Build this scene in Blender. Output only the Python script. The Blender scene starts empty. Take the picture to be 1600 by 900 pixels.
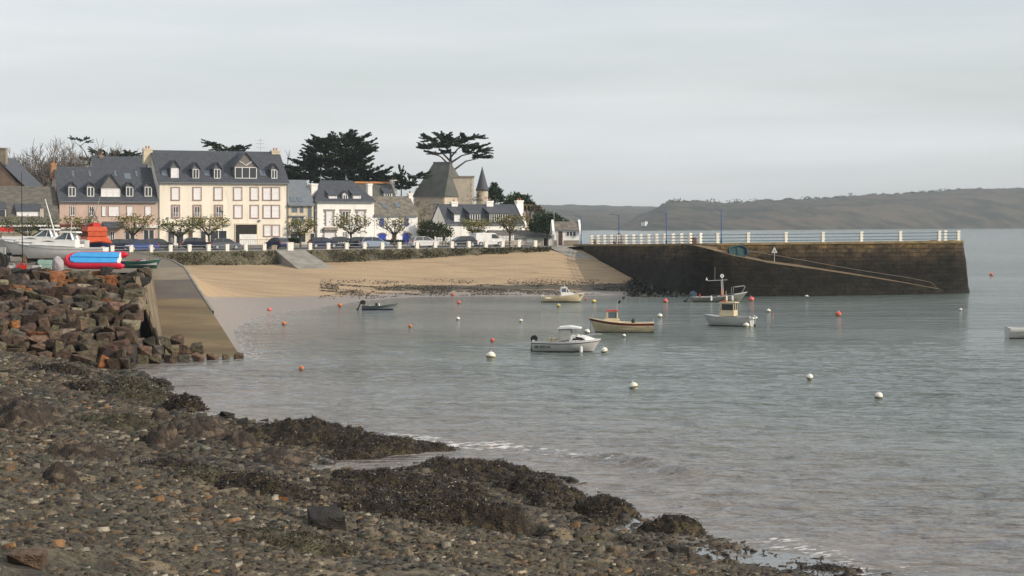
import bpy, bmesh, math, random
import numpy as np
from mathutils import Vector, Matrix
from mathutils.bvhtree import BVHTree
sc = bpy.context.scene
C = sc.collection
R = math.radians
# ---------------------------------------------------------------- camera
FX, HY, EYE = 3000.0, 348.0, 8.0          # focal length in photo pixels, horizon row, eye height over the water
cam = bpy.data.objects.new('camera', bpy.data.cameras.new('camera')); C.objects.link(cam)
cam.location = (0, 0, EYE); cam.rotation_euler = (R(90), 0, 0)
cam.data.sensor_width = 36; cam.data.lens = 36*FX/1600
cam.data.shift_y = -(450-HY)/1600
cam.data.clip_start = 0.5; cam.data.clip_end = 30000
sc.camera = cam
# ---------------------------------------------------------------- sky, sun, exposure
SUN_EL, SUN_AZ = 27.0, -20.0              # azimuth from +X axis, counter clockwise
w = bpy.data.worlds.new('World'); sc.world = w; w.use_nodes = True
nt = w.node_tree; nt.nodes.clear()
N = nt.nodes.new; Lk = nt.links.new
out = N('ShaderNodeOutputWorld'); bg = N('ShaderNodeBackground')
sky = N('ShaderNodeTexSky'); sky.sky_type = 'NISHITA'; sky.sun_disc = False
sky.sun_elevation = R(SUN_EL); sky.sun_rotation = R(90-SUN_AZ); sky.air_density = 1.0; sky.dust_density = 2.0
tc = N('ShaderNodeTexCoord'); mp = N('ShaderNodeMapping'); mp.inputs['Scale'].default_value = (1.0, 1.0, 9.0)
mp.inputs['Location'].default_value = (0.35, 0.0, 0.12)
nz = N('ShaderNodeTexNoise'); nz.inputs['Scale'].default_value = 1.7; nz.inputs['Detail'].default_value = 5; nz.inputs['Roughness'].default_value = 0.5
rp = N('ShaderNodeValToRGB'); rp.color_ramp.elements[0].position = 0.42; rp.color_ramp.elements[1].position = 0.64
rp.color_ramp.elements[0].color = (.58, .58, .58, 1); rp.color_ramp.elements[1].color = (.96, .96, .96, 1)
mp2 = N('ShaderNodeMapping'); mp2.inputs['Scale'].default_value = (1.5, 1.5, 14.0); mp2.inputs['Location'].default_value = (3.1, 1.0, 2.0)
nz2 = N('ShaderNodeTexNoise'); nz2.inputs['Scale'].default_value = 1.6; nz2.inputs['Detail'].default_value = 7; nz2.inputs['Roughness'].default_value = 0.55
rc = N('ShaderNodeValToRGB'); rc.color_ramp.elements[0].position = 0.3; rc.color_ramp.elements[1].position = 0.7
rc.color_ramp.elements[0].color = (5.1, 5.4, 5.6, 1); rc.color_ramp.elements[1].color = (6.3, 6.4, 6.5, 1)
mx = N('ShaderNodeMix'); mx.data_type = 'RGBA'
Lk(tc.outputs['Generated'], mp.inputs[0]); Lk(mp.outputs[0], nz.inputs['Vector']); Lk(nz.outputs[0], rp.inputs[0])
Lk(tc.outputs['Generated'], mp2.inputs[0]); Lk(mp2.outputs[0], nz2.inputs['Vector']); Lk(nz2.outputs[0], rc.inputs[0])
Lk(rp.outputs[0], mx.inputs[0]); Lk(sky.outputs[0], mx.inputs[6]); Lk(rc.outputs[0], mx.inputs[7])
Lk(mx.outputs[2], bg.inputs[0]); bg.inputs[1].default_value = 0.147; Lk(bg.outputs[0], out.inputs[0])
sun = bpy.data.objects.new('sun', bpy.data.lights.new('sun', 'SUN')); C.objects.link(sun)
sun.data.energy = 3.8; sun.data.angle = R(1.5); sun.data.color = (1.0, 0.9, 0.76)
sd = Vector((math.cos(R(SUN_EL))*math.cos(R(SUN_AZ)), math.cos(R(SUN_EL))*math.sin(R(SUN_AZ)), math.sin(R(SUN_EL))))
sun.rotation_euler = (-sd).to_track_quat('-Z', 'Y').to_euler(); sun.location = (60, -20, 60)
sc.render.engine = 'CYCLES'
sc.view_settings.view_transform = 'Standard'; sc.view_settings.look = 'None'
sc.view_settings.exposure = 0.0; sc.view_settings.gamma = 1.0
sc.cycles.max_bounces = 6; sc.cycles.volume_bounces = 0
# ---------------------------------------------------------------- helpers
random.seed(7); RN = np.random.default_rng(7)
def px(x, y, Y): return Vector(((x-800)*Y/FX, Y, EYE-(y-HY)*Y/FX))      # a sight line's point at a distance
def pz(x, y, z=0.0):
    Y = (EYE-z)*FX/(y-HY); return Vector(((x-800)*Y/FX, Y, z))
def tag(o, label=None, cat=None, group=None, kind=None):
    if label: o['label'] = label
    if cat: o['category'] = cat
    if group: o['group'] = group
    if kind: o['kind'] = kind
    return o
def thing(name, label, cat, loc=(0, 0, 0), rz=0.0, group=None):
    o = bpy.data.objects.new(name, None); o.empty_display_size = 0.3; C.objects.link(o)
    o.location = loc; o.rotation_euler = (0, 0, rz); return tag(o, label, cat, group)
def mesh_obj(name, me, mats, parent=None, smooth=False):
    for m in (mats if isinstance(mats, (list, tuple)) else [mats]): me.materials.append(m)
    o = bpy.data.objects.new(name, me); C.objects.link(o)
    if parent is not None: o.parent = parent
    if smooth: me.polygons.foreach_set('use_smooth', [True]*len(me.polygons))
    return o
def dup(root, loc=None, rz=None):
    r = root.copy(); C.objects.link(r)
    for ch in list(root.children):
        c = ch.copy(); C.objects.link(c); c.parent = r
        for g in list(ch.children):
            d = g.copy(); C.objects.link(d); d.parent = c
    if loc is not None: r.location = loc
    if rz is not None: r.rotation_euler = (0, 0, rz)
    return r
def recolor(root, col):
    root.color = col
    for c in root.children:
        c.color = col
        for g in c.children: g.color = col
class MB:
    def __init__(s): s.v = []; s.f = []; s.m = []
    def add(s, vs, fs, m=0):
        n = len(s.v); s.v += [tuple(v) for v in vs]; s.f += [tuple(n+i for i in f) for f in fs]; s.m += [m]*len(fs); return s
    def box(s, x0, x1, y0, y1, z0, z1, m=0, M=None):
        vs = [Vector(p) for p in ((x0,y0,z0),(x1,y0,z0),(x1,y1,z0),(x0,y1,z0),(x0,y0,z1),(x1,y0,z1),(x1,y1,z1),(x0,y1,z1))]
        if M: vs = [M @ v for v in vs]
        return s.add(vs, [(0,3,2,1),(4,5,6,7),(0,1,5,4),(1,2,6,5),(2,3,7,6),(3,0,4,7)], m)
    def prism(s, poly, axis, a, b, m=0):               # poly of 2d points, extruded along axis 'x','y','z'
        def P(p, t): return {'x': (t, p[0], p[1]), 'y': (p[0], t, p[1]), 'z': (p[0], p[1], t)}[axis]
        n = len(poly); vs = [P(p, a) for p in poly]+[P(p, b) for p in poly]
        fs = [tuple(range(n))[::-1], tuple(range(n, 2*n))]+[(i, (i+1) % n, n+(i+1) % n, n+i) for i in range(n)]
        return s.add(vs, fs, m)
    def tube(s, pts, rad, n=6, m=0, caps=True):
        pts = [Vector(p) for p in pts]; rad = rad if isinstance(rad, (list, tuple)) else [rad]*len(pts)
        vs = []
        for i, p in enumerate(pts):
            d = (pts[min(i+1, len(pts)-1)]-pts[max(i-1, 0)])
            if d.length < 1e-9: d = Vector((0, 0, 1))
            d.normalize(); a = d.cross(Vector((0, 0, 1)) if abs(d.z) < .9 else Vector((1, 0, 0))).normalized(); b = d.cross(a)
            for k in range(n):
                t = 2*math.pi*k/n; vs.append(p+(a*math.cos(t)+b*math.sin(t))*rad[i])
        fs = [(i*n+k, i*n+(k+1) % n, (i+1)*n+(k+1) % n, (i+1)*n+k) for i in range(len(pts)-1) for k in range(n)]
        if caps: fs += [tuple(range(n))[::-1], tuple((len(pts)-1)*n+k for k in range(n))]
        return s.add(vs, fs, m)
    def lathe(s, prof, n=16, c=(0, 0, 0), m=0, mrow=None):     # prof of (radius, z)
        vs = [(c[0]+r*math.cos(2*math.pi*k/n), c[1]+r*math.sin(2*math.pi*k/n), c[2]+z) for r, z in prof for k in range(n)]
        for i in range(len(prof)-1):
            fs = [(i*n+k, i*n+(k+1) % n, (i+1)*n+(k+1) % n, (i+1)*n+k) for k in range(n)]
            if i == 0: s.add(vs, fs, mrow[i] if mrow else m); base = len(s.v)-len(vs)
            else:
                s.f += [tuple(base+j for j in f) for f in fs]; s.m += [mrow[i] if mrow else m]*n
        return s
    def build(s, name, mats, parent=None, smooth=False, loc=None):
        me = bpy.data.meshes.new(name); me.from_pydata(s.v, [], s.f); me.polygons.foreach_set('material_index', s.m); me.update()
        o = mesh_obj(name, me, mats, parent, smooth)
        if loc is not None: o.location = loc
        return o
def np_mesh(name, V, F, mats, parent=None, smooth=False, attrs=None, cols=None, k=None):
    me = bpy.data.meshes.new(name); V = np.asarray(V, np.float32); F = np.asarray(F, np.int32); k = F.shape[1]
    me.vertices.add(len(V)); me.vertices.foreach_set('co', V.ravel())
    me.loops.add(F.size); me.loops.foreach_set('vertex_index', F.ravel())
    me.polygons.add(len(F)); me.polygons.foreach_set('loop_start', np.arange(0, F.size, k, dtype=np.int32))
    me.update(calc_edges=True)
    for n_, a in (attrs or {}).items():
        at = me.attributes.new(n_, 'FLOAT', 'POINT'); at.data.foreach_set('value', np.asarray(a, np.float32).ravel())
    for n_, a in (cols or {}).items():
        at = me.attributes.new(n_, 'FLOAT_COLOR', 'POINT'); a = np.asarray(a, np.float32)
        at.data.foreach_set('color', np.concatenate([a, np.ones((len(a), 1), np.float32)], 1).ravel())
    me.validate()
    return mesh_obj(name, me, mats, parent, smooth)
def grid_faces(nx, ny):
    i = np.arange((nx-1)*(ny-1)); r = i//(nx-1); c = i % (nx-1); a = r*nx+c
    return np.stack([a, a+1, a+nx+1, a+nx], 1)
# numpy noise
def vnoise(x, y, seed=0):
    xi = np.floor(x).astype(np.int64); yi = np.floor(y).astype(np.int64); xf = x-xi; yf = y-yi
    def h(a, b):
        n = (a*374761393+b*668265263+seed*974711) & 0xffffffff
        n = ((n ^ (n >> 13))*1274126177) & 0xffffffff
        return ((n ^ (n >> 16)) & 0xffff)/65535.0
    u = xf*xf*(3-2*xf); v = yf*yf*(3-2*yf)
    return (h(xi, yi)*(1-u)+h(xi+1, yi)*u)*(1-v)+(h(xi, yi+1)*(1-u)+h(xi+1, yi+1)*u)*v
def fbm(x, y, o=4, seed=0, g=.5):
    s = 0; a = 1; t = 0
    for i in range(o): s = s+a*vnoise(x*2**i, y*2**i, seed+i*17); t += a; a *= g
    return s/t-.5
# ---------------------------------------------------------------- materials
def mk(name, col, rough=.8, col2=None, scale=3.0, bump=0.0, bscale=None, metal=0.0, spec=.3, stretch=(1, 1, 1), detail=5, lo=.35, hi=.65, attr=None, objcol=False, col3=None, s3=.7, t3=(.55, .62)):
    m = bpy.data.materials.new(name); m.use_nodes = True; t = m.node_tree; n = t.nodes; l = t.links
    b = n['Principled BSDF']; b.inputs['Roughness'].default_value = rough; b.inputs['Metallic'].default_value = metal
    b.inputs['Specular IOR Level'].default_value = spec; b.inputs['Base Color'].default_value = (*col, 1)
    tcn = n.new('ShaderNodeTexCoord'); mpn = n.new('ShaderNodeMapping'); mpn.inputs['Scale'].default_value = stretch
    l.new(tcn.outputs['Object'], mpn.inputs[0]); cur = None
    if attr:
        a = n.new('ShaderNodeAttribute'); a.attribute_name = attr; cur = a.outputs['Color']
    if objcol:
        a = n.new('ShaderNodeObjectInfo'); cur = a.outputs['Color']
    if col2:
        z = n.new('ShaderNodeTexNoise'); z.inputs['Scale'].default_value = scale; z.inputs['Detail'].default_value = detail; l.new(mpn.outputs[0], z.inputs['Vector'])
        r = n.new('ShaderNodeValToRGB'); r.color_ramp.elements[0].position = lo; r.color_ramp.elements[1].position = hi
        x = n.new('ShaderNodeMix'); x.data_type = 'RGBA'; l.new(z.outputs[0], r.inputs[0]); l.new(r.outputs[0], x.inputs[0])
        if cur is not None:
            x.blend_type = 'MULTIPLY'; l.new(cur, x.inputs[6]); x.inputs[7].default_value = (*col2, 1)
        else:
            x.inputs[6].default_value = (*col, 1); x.inputs[7].default_value = (*col2, 1)
        cur = x.outputs[2]
    if col3:
        z = n.new('ShaderNodeTexNoise'); z.inputs['Scale'].default_value = s3; z.inputs['Detail'].default_value = 6; l.new(mpn.outputs[0], z.inputs['Vector'])
        r = n.new('ShaderNodeValToRGB'); r.color_ramp.elements[0].position = t3[0]; r.color_ramp.elements[1].position = t3[1]
        x = n.new('ShaderNodeMix'); x.data_type = 'RGBA'; l.new(z.outputs[0], r.inputs[0]); l.new(r.outputs[0], x.inputs[0]); l.new(cur, x.inputs[6]); x.inputs[7].default_value = (*col3, 1)
        cur = x.outputs[2]
    if cur is not None: l.new(cur, b.inputs['Base Color'])
    if bump:
        z = n.new('ShaderNodeTexNoise'); z.inputs['Scale'].default_value = bscale or scale*4; z.inputs['Detail'].default_value = 6; l.new(mpn.outputs[0], z.inputs['Vector'])
        u = n.new('ShaderNodeBump'); u.inputs['Strength'].default_value = bump; u.inputs['Distance'].default_value = .1
        l.new(z.outputs[0], u.inputs['Height']); l.new(u.outputs[0], b.inputs['Normal'])
    return m
def masonry(name, c1, c2, mortar, scale=1.0, bw=.5, bh=.25, ms=.03, rot=(R(90), 0, 0), rough=.9, stain=None):
    m = mk(name, c1, rough, None); t = m.node_tree; n = t.nodes; l = t.links; b = n['Principled BSDF']
    tcn = n.new('ShaderNodeTexCoord'); mpn = n.new('ShaderNodeMapping'); mpn.inputs['Rotation'].default_value = rot
    br = n.new('ShaderNodeTexBrick'); br.inputs['Color1'].default_value = (*c1, 1); br.inputs['Color2'].default_value = (*c2, 1); br.inputs['Mortar'].default_value = (*mortar, 1)
    br.inputs['Scale'].default_value = scale; br.inputs['Brick Width'].default_value = bw; br.inputs['Row Height'].default_value = bh; br.inputs['Mortar Size'].default_value = ms
    l.new(tcn.outputs['Object'], mpn.inputs[0]); l.new(mpn.outputs[0], br.inputs[0])
    z = n.new('ShaderNodeTexNoise'); z.inputs['Scale'].default_value = .6; z.inputs['Detail'].default_value = 6; l.new(tcn.outputs['Object'], z.inputs['Vector'])
    x = n.new('ShaderNodeMix'); x.data_type = 'RGBA'; x.blend_type = 'MULTIPLY'; l.new(br.outputs[0], x.inputs[6]); x.inputs[0].default_value = .7
    r = n.new('ShaderNodeValToRGB'); r.color_ramp.elements[0].color = (.45, .42, .38, 1); r.color_ramp.elements[1].color = (1, 1, 1, 1); r.color_ramp.elements[0].position = .35; r.color_ramp.elements[1].position = .6
    l.new(z.outputs[0], r.inputs[0]); l.new(r.outputs[0], x.inputs[7]); l.new(x.outputs[2], b.inputs['Base Color'])
    u = n.new('ShaderNodeBump'); u.inputs['Strength'].default_value = .5; u.inputs['Distance'].default_value = .03; l.new(br.outputs[1], u.inputs['Height']); u.invert = True; l.new(u.outputs[0], b.inputs['Normal'])
    return m
M = {}
M['cream'] = mk('cream_render', (.83, .765, .645), .9, (.76, .69, .57), .5, .15, 30, col3=(.68, .59, .46), s3=.9, t3=(.55, .72), stretch=(1.6, 1, .35))
M['pink'] = mk('pink_render', (.56, .42, .345), .9, (.48, .355, .29), .6, .15, 30)
M['pinktrim'] = mk('pink_stone_trim', (.36, .25, .22), .85, (.30, .2, .18), 3)
M['white'] = mk('white_render', (.88, .86, .82), .9, (.80, .77, .72), .5, .1, 30, col3=(.62, .59, .53), s3=.9, t3=(.6, .75), stretch=(1.6, 1, .35))
M['wpaint'] = mk('white_paint', (.80, .79, .76), .6, (.66, .65, .62), 2)
M['shutter'] = mk('white_shutter', (.80, .78, .78), .6, (.70, .68, .68), 1.0, .3, 40, stretch=(.1, .1, 6))
M['slate'] = mk('slate_roof', (.045, .05, .062), .55, (.075, .08, .092), 2.0, .4, 12, stretch=(1, 1, 3))
M['slate_old'] = mk('old_slate_roof', (.085, .08, .072), .75, (.15, .135, .11), 1.2, .5, 12, stretch=(1, 1, 3), detail=8)
M['slate_green'] = mk('weathered_slate', (.07, .075, .068), .75, (.11, .11, .095), .8, .5, 12, detail=8)
M['zinc'] = mk('zinc_roof', (.16, .18, .20), .45, (.2, .22, .24), 2, metal=.3)
M['moss_roof'] = mk('stone_tile_roof', (.13, .115, .10), .9, (.2, .18, .14), 1.6, .6, 8, detail=9, lo=.42, hi=.58)
M['stone'] = masonry('granite_masonry', (.34, .28, .21), (.24, .20, .155), (.30, .27, .22), 1, .45, .22, .02)
M['stone_lt'] = mk('pale_stone_render', (.52, .45, .36), .9, (.42, .36, .29), .8, .3, 14, detail=8)
M['quoin'] = mk('granite_trim', (.30, .26, .22), .9, (.2, .17, .145), 3, .3)
M['glass'] = mk('dark_window_glass', (.035, .04, .045), .12, spec=.6)
M['glass_b'] = mk('bluish_window_glass', (.10, .14, .17), .1, spec=.7)
M['blue'] = mk('royal_blue_paint', (.02, .045, .30), .6, (.03, .06, .36), 3)
M['wood_dk'] = mk('dark_brown_wood', (.07, .04, .03), .6, (.11, .065, .045), 4)
M['rust'] = mk('weathered_timber', (.25, .16, .09), .8, (.14, .09, .055), 3, .3)
M['black'] = mk('black_plastic', (.018, .02, .024), .4)
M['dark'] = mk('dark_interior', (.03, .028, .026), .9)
M['rubber'] = mk('tyre_rubber', (.02, .02, .02), .9)
M['steel'] = mk('galvanised_steel', (.5, .5, .5), .4, metal=.7)
M['alu'] = mk('aluminium_hull', (.33, .34, .30), .45, (.27, .27, .24), 3, metal=.5)
M['bluepole'] = mk('blue_painted_steel', (.03, .09, .26), .5)
M['teal'] = mk('teal_painted_steel', (.03, .11, .15), .5)
M['asphalt'] = mk('asphalt', (.055, .055, .057), .9, (.085, .083, .08), 1.5, .2, 40)
M['pave'] = mk('promenade_paving', (.24, .225, .20), .9, (.18, .17, .15), 1, .2, 20)
M['concrete'] = mk('concrete', (.30, .28, .24), .9, (.2, .185, .16), .7, .3, 20)
M['kerb'] = mk('granite_kerb', (.36, .34, .31), .9, (.27, .25, .22), 3, .2)
M['yard'] = mk('yard_gravel', (.20, .17, .13), .95, (.13, .11, .085), 1.2, .5, 12, detail=8)
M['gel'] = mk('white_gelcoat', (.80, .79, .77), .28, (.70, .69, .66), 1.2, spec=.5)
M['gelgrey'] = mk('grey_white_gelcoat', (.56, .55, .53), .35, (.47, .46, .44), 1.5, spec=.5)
M['gelcream'] = mk('cream_gelcoat', (.66, .55, .36), .4, (.55, .45, .29), 1.5, spec=.4)
M['anti'] = mk('black_antifouling', (.012, .014, .016), .7, (.03, .035, .02), 4)
M['antiblue'] = mk('blue_antifouling', (.015, .06, .19), .6)
M['antiteal'] = mk('teal_antifouling', (.01, .11, .14), .7, (.015, .07, .09), 2)
M['maroon'] = mk('maroon_paint', (.13, .015, .015), .4)
M['red'] = mk('red_paint', (.55, .03, .025), .45, (.42, .025, .02), 3)
M['orange'] = mk('orange_paint', (.56, .09, .025), .6, (.42, .065, .02), 3, col3=(.35, .07, .03), s3=2, t3=(.58, .66))
M['navy'] = mk('navy_paint', (.012, .02, .075), .35)
M['hypalon'] = mk('red_hypalon', (.60, .012, .04), .5, (.46, .01, .03), 3)
M['skyblue'] = mk('sky_blue_fabric', (.06, .36, .72), .6, (.05, .29, .60), 2)
M['green'] = mk('dark_green_paint', (.02, .12, .09), .6, (.03, .08, .07), 3)
M['canvas'] = mk('grey_canvas', (.38, .38, .36), .9, (.3, .3, .285), 3, .2)
M['buoy_w'] = mk('white_buoy', (.82, .78, .70), .5, (.66, .61, .5), 3)
M['buoy_r'] = mk('red_buoy', (.78, .10, .07), .5, (.6, .07, .05), 3)
M['buoy_p'] = mk('pink_red_buoy', (.80, .13, .14), .5, (.7, .1, .1), 3)
M['buoy_o'] = mk('orange_buoy', (.75, .19, .05), .55, (.5, .12, .04), 3)
M['buoy_y'] = mk('yellow_buoy', (.68, .56, .14), .5, (.45, .38, .12), 3)
M['car'] = mk('car_paint', (.1, .1, .1), .25, objcol=True, spec=.6)
M['lamp_on'] = mk('lamp_lens', (.7, .7, .65), .2)
M['rock'] = mk('boulder_stone', (.2, .2, .2), .85, (.35, .33, .32), 2.2, .8, 7, objcol=True, detail=8)
M['leaf'] = mk('leaves', (.05, .07, .03), .8, attr='col', spec=.15)
M['bark'] = mk('bark', (.10, .085, .065), .95, (.06, .05, .04), 4, .5)
M['twig'] = mk('grey_twigs', (.17, .145, .12), .95)
M['bollard'] = mk('white_bollard_paint', (.86, .82, .74), .7, (.72, .67, .58), 4, .2)
# ================================================================ THE SETTING
# ---- foreshore (near land): height from the signed distance to the tide line
SH = [(-26, 135), (-21.6, 108)]+[tuple(pz(x, y)[:2]) for x, y in ((200, 577), (262, 606), (256, 622), (330, 652), (430, 668), (560, 678), (690, 692), (720, 699), (640, 706), (540, 716), (455, 730), (440, 741), (500, 748), (580, 738), (690, 722), (820, 733), (900, 765), (935, 795), (1000, 818), (1110, 845), (1250, 866), (1380, 893), (1500, 930), (1750, 1010))]+[(22, 12), (40, -20)]
SH = np.array(SH)
def pdist(X, Y, P):
    best = np.full(np.shape(X), 1e9); sg = np.ones(np.shape(X))
    for i in range(len(P)-1):
        ax, ay = P[i]; bx, by = P[i+1]; dx, dy = bx-ax, by-ay; L2 = dx*dx+dy*dy
        t = np.clip(((X-ax)*dx+(Y-ay)*dy)/L2, 0, 1); qx = X-(ax+t*dx); qy = Y-(ay+t*dy); d = np.sqrt(qx*qx+qy*qy)
        cr = dx*qy-dy*qx; m = d < best; best = np.where(m, d, best); sg = np.where(m, np.where(cr < 0, 1, -1), sg)
    return best, sg
POOLS = [(925, 818, .06, .9, 1.3), (1010, 885, .07, 3.2, 1.9)]    # pixel, level, half width, half depth
POOLW = [(*pz(x, y, z)[:2], z, rx, ry) for x, y, z, rx, ry in POOLS]
def T(X, Y, fine=True):
    X = np.asarray(X, float); Y = np.asarray(Y, float)
    d, s = pdist(X, Y, SH); d = d*s+fbm(X*.45, Y*.45, 3, 5)*1.5
    z = np.where(d < 0, np.maximum(d*.13, -1.6), .168*d*(d+.15)/(d+1.6))
    land = np.clip(d/2.5, 0, 1)
    z = z+land*(fbm(X*.28, Y*.28, 3, 11)*.55)
    if fine: z = z+np.clip(d/1.5+.3, 0, 1)*(fbm(X*1.6, Y*1.6, 4, 21, .6)*.24)
    for cx, cy, pl, rx, ry in POOLW:
        q = np.sqrt(((X-cx)/rx)**2+((Y-cy)/ry)**2)+fbm(X*.9, Y*.9, 3, 3)*.9
        f = np.clip((1.45-q)/.45, 0, 1); f = f*f*(3-2*f); z = z*(1-f)+(pl-.05)*f
    return z
def rayT(x, y):
    for Y in np.arange(16, 130, .25):
        p = px(x, y, Y)
        if p.z <= float(T(p.x, p.y)): return p
    return px(x, y, 100)
xs = np.concatenate([np.arange(-70, -32, .8), np.arange(-32, 14, .13), np.arange(14, 30, .8)]); ys = np.concatenate([np.arange(-12, 22, .8), np.arange(22, 60, .13), np.arange(60, 116, .22)])
GX, GY = np.meshgrid(xs, ys); GZ = T(GX, GY)
GZ = np.where(GY < 18, np.minimum(GZ, 4.2), GZ)
def ground_mat(name, kind):
    m = bpy.data.materials.new(name); m.use_nodes = True; t = m.node_tree; n = t.nodes; l = t.links; b = n['Principled BSDF']
    tcn = n.new('ShaderNodeTexCoord')
    def noise(sc_, det=6, st=(1, 1, 1)):
        mpn = n.new('ShaderNodeMapping'); mpn.inputs['Scale'].default_value = st; l.new(tcn.outputs['Object'], mpn.inputs[0])
        z = n.new('ShaderNodeTexNoise'); z.inputs['Scale'].default_value = sc_; z.inputs['Detail'].default_value = det; l.new(mpn.outputs[0], z.inputs['Vector']); return z.outputs[0]
    def ramp(v, a, c):
        r = n.new('ShaderNodeValToRGB'); r.color_ramp.elements[0].position = a; r.color_ramp.elements[1].position = c; l.new(v, r.inputs[0]); return r.outputs[0]
    def mix(f, a, c, mode='MIX'):
        x = n.new('ShaderNodeMix'); x.data_type = 'RGBA'; x.blend_type = mode
        for k, v in ((0, f), (6, a), (7, c)):
            if isinstance(v, tuple): x.inputs[k].default_value = (*v, 1)
            elif isinstance(v, float): x.inputs[k].default_value = v
            else: l.new(v, x.inputs[k])
        return x.outputs[2]
    at = n.new('ShaderNodeAttribute'); at.attribute_name = 'wet'
    if kind == 'shore':
        c = mix(ramp(noise(9, 8), .4, .6), (.050, .042, .028), (.105, .088, .058))
        c = mix(ramp(noise(1.3, 5), .5, .62), c, (.035, .030, .022))
        c = mix(ramp(noise(.7, 4), .56, .62), c, (.17, .135, .085))
        c = mix(at.outputs['Fac'], c, (.15, .125, .10)); bs, bd = 1.0, .06; h = noise(14, 8)
    else:
        c = mix(ramp(noise(.15, 5, (1, 2.5, 1)), .4, .62), (.40, .285, .17), (.33, .235, .14))
        c = mix(ramp(noise(.5, 8, (.35, 2.2, 1)), .58, .62), c, (.30, .21, .12))
        w2 = n.new('ShaderNodeAttribute'); w2.attribute_name = 'weed'
        mu = n.new('ShaderNodeMath'); mu.operation = 'ADD'; l.new(w2.outputs['Fac'], mu.inputs[0]); l.new(noise(1.1, 9, (.5, 1.2, 1)), mu.inputs[1])
        c = mix(at.outputs['Fac'], c, (.23, .185, .15))
        c = mix(ramp(mu.outputs[0], .92, 1.06), c, (.075, .062, .045)); bs, bd = .9, .10; h = noise(4, 9, (1, .7, 1))
    l.new(c, b.inputs['Base Color'])
    mr = n.new('ShaderNodeMapRange'); mr.inputs[3].default_value = .92; mr.inputs[4].default_value = .24 if kind == 'shore' else .42; l.new(at.outputs['Fac'], mr.inputs[0]); l.new(mr.outputs[0], b.inputs['Roughness'])
    u = n.new('ShaderNodeBump'); u.inputs['Strength'].default_value = bs; u.inputs['Distance'].default_value = bd; l.new(h, u.inputs['Height']); l.new(u.outputs[0], b.inputs['Normal'])
    b.inputs['Specular IOR Level'].default_value = .4
    return m
d0, s0 = pdist(GX, GY, SH)
wet = np.clip((.22-GZ+fbm(GX*.5, GY*.5, 3, 9)*.25)/.12, 0, 1)
o = np_mesh('ground', np.stack([GX, GY, GZ], -1).reshape(-1, 3), grid_faces(len(xs), len(ys)), ground_mat('shingle_foreshore', 'shore'), smooth=True, attrs={'wet': wet.ravel()}); tag(o, kind='structure')
# ---- bay beach, lofted between tide line and sea wall
def wv(x, y, z, Y=None): return tuple(pz(x, y, z)) if Y is None else tuple(px(x, y, Y))
COLS = [((-15.6, 113), (-17.2, 113.5, -.3)), ((-18.6, 130), (-21.2, 131, .75)), ((-20.8, 143), (-24.0, 141, 1.5)), ((-21.8, 158), (-26.7, 156.5, 4.3)), ((-21.6, 171), (-33, 187, 4.15)), ((-18.6, 180), (-44.5, 229, 3.05)),
        ((-15.7, 196), (-29, 236.2, 3.05)), ((-11.5, 207), (-13.2, 243, 3.75)), ((-3, 209), (-3, 247.3, 4.3)), ((3.5, 209), (6.0, 251.2, 4.78)), ((9, 211), (8.7, 256, 5.0)), ((14.3, 214), (11.2, 256, 5.0)), ((22, 218), (16, 257, 5.0))]
NT, NS = 60, 16
A0 = np.array([c[0] for c in COLS], float); B0 = np.array([c[1] for c in COLS], float)
tt = np.linspace(0, len(COLS)-1, (len(COLS)-1)*NS+1); ii = np.minimum(tt.astype(int), len(COLS)-2); ff = (tt-ii)[:, None]; fs = ff*ff*(3-2*ff)*.3+ff*.7
A1 = A0[ii]*(1-ff)+A0[ii+1]*ff; B1 = B0[ii]*(1-ff)+B0[ii+1]*ff
kr = np.hanning(19); kr /= kr.sum(); sm = lambda q: np.stack([np.convolve(np.pad(q[:, j], 9, 'edge'), kr, 'valid') for j in range(q.shape[1])], 1)
A1 = sm(A1); B1 = sm(B1)
ts = np.concatenate([np.linspace(-.8, 0, 8)[:-1], np.linspace(0, 1, NT)])
V = []; WET = []; WEED = []
for t in ts:
    xy = A1+(B1[:, :2]-A1)*t; z = B1[:, 2]*(max(t, 0)**np.interp(A1[:, 0], [-20, -5], [1.2, 1.35])) if t >= 0 else np.full(len(A1), t*2.0)
    z = z+fbm(xy[:, 0]*.12, xy[:, 1]*.12, 3, 31)*.16*np.clip(t*2.5, 0, 1)**2*np.clip((1-t)*6, 0, 1)
    V.append(np.stack([xy[:, 0], xy[:, 1], z], -1)); WET.append(np.clip((np.interp(xy[:, 1], [150, 163, 181, 191, 200], [2.4, 1.75, 1.05, .68, .42])-z+fbm(xy[:, 0]*.4, xy[:, 1]*.4, 3, 71)*.30)/.16, 0, 1))
    xx = xy[:, 0]
    WEED.append(np.clip((xx+22)/12, 0, 1)*np.clip(1-np.abs(z-.62)/.62, 0, 1)*.72+np.clip((xx-4)/8, 0, 1)*np.clip(1-z/1.3, 0, 1)*.30+.40*np.exp(-((z-2.05-xx*.004)/.045)**2)+.34*np.exp(-((z-1.35+xx*.006)/.04)**2))
V = np.concatenate(V); nc = len(A1)
o = np_mesh('beach', V, grid_faces(nc, len(ts)), ground_mat('golden_sand', 'beach'), smooth=True, attrs={'wet': np.clip(np.concatenate(WET), 0, 1), 'weed': np.concatenate(WEED)}); tag(o, kind='structure')
BT = BVHTree.FromPolygons([Vector(v) for v in V.tolist()], grid_faces(nc, len(ts)).tolist())
def beach_pt(x, y):
    d = Vector(((x-800)/FX, 1, -(y-HY)/FX)).normalized(); h = BT.ray_cast(Vector((0, 0, EYE)), d)[0]
    z0 = pz(x, y, 0)
    return h if h and h.z > 0.02 else z0
def bz(x, y):
    h = BT.ray_cast(Vector((x, y, 50)), Vector((0, 0, -1)))[0]; return h.z if h else 0
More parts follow.
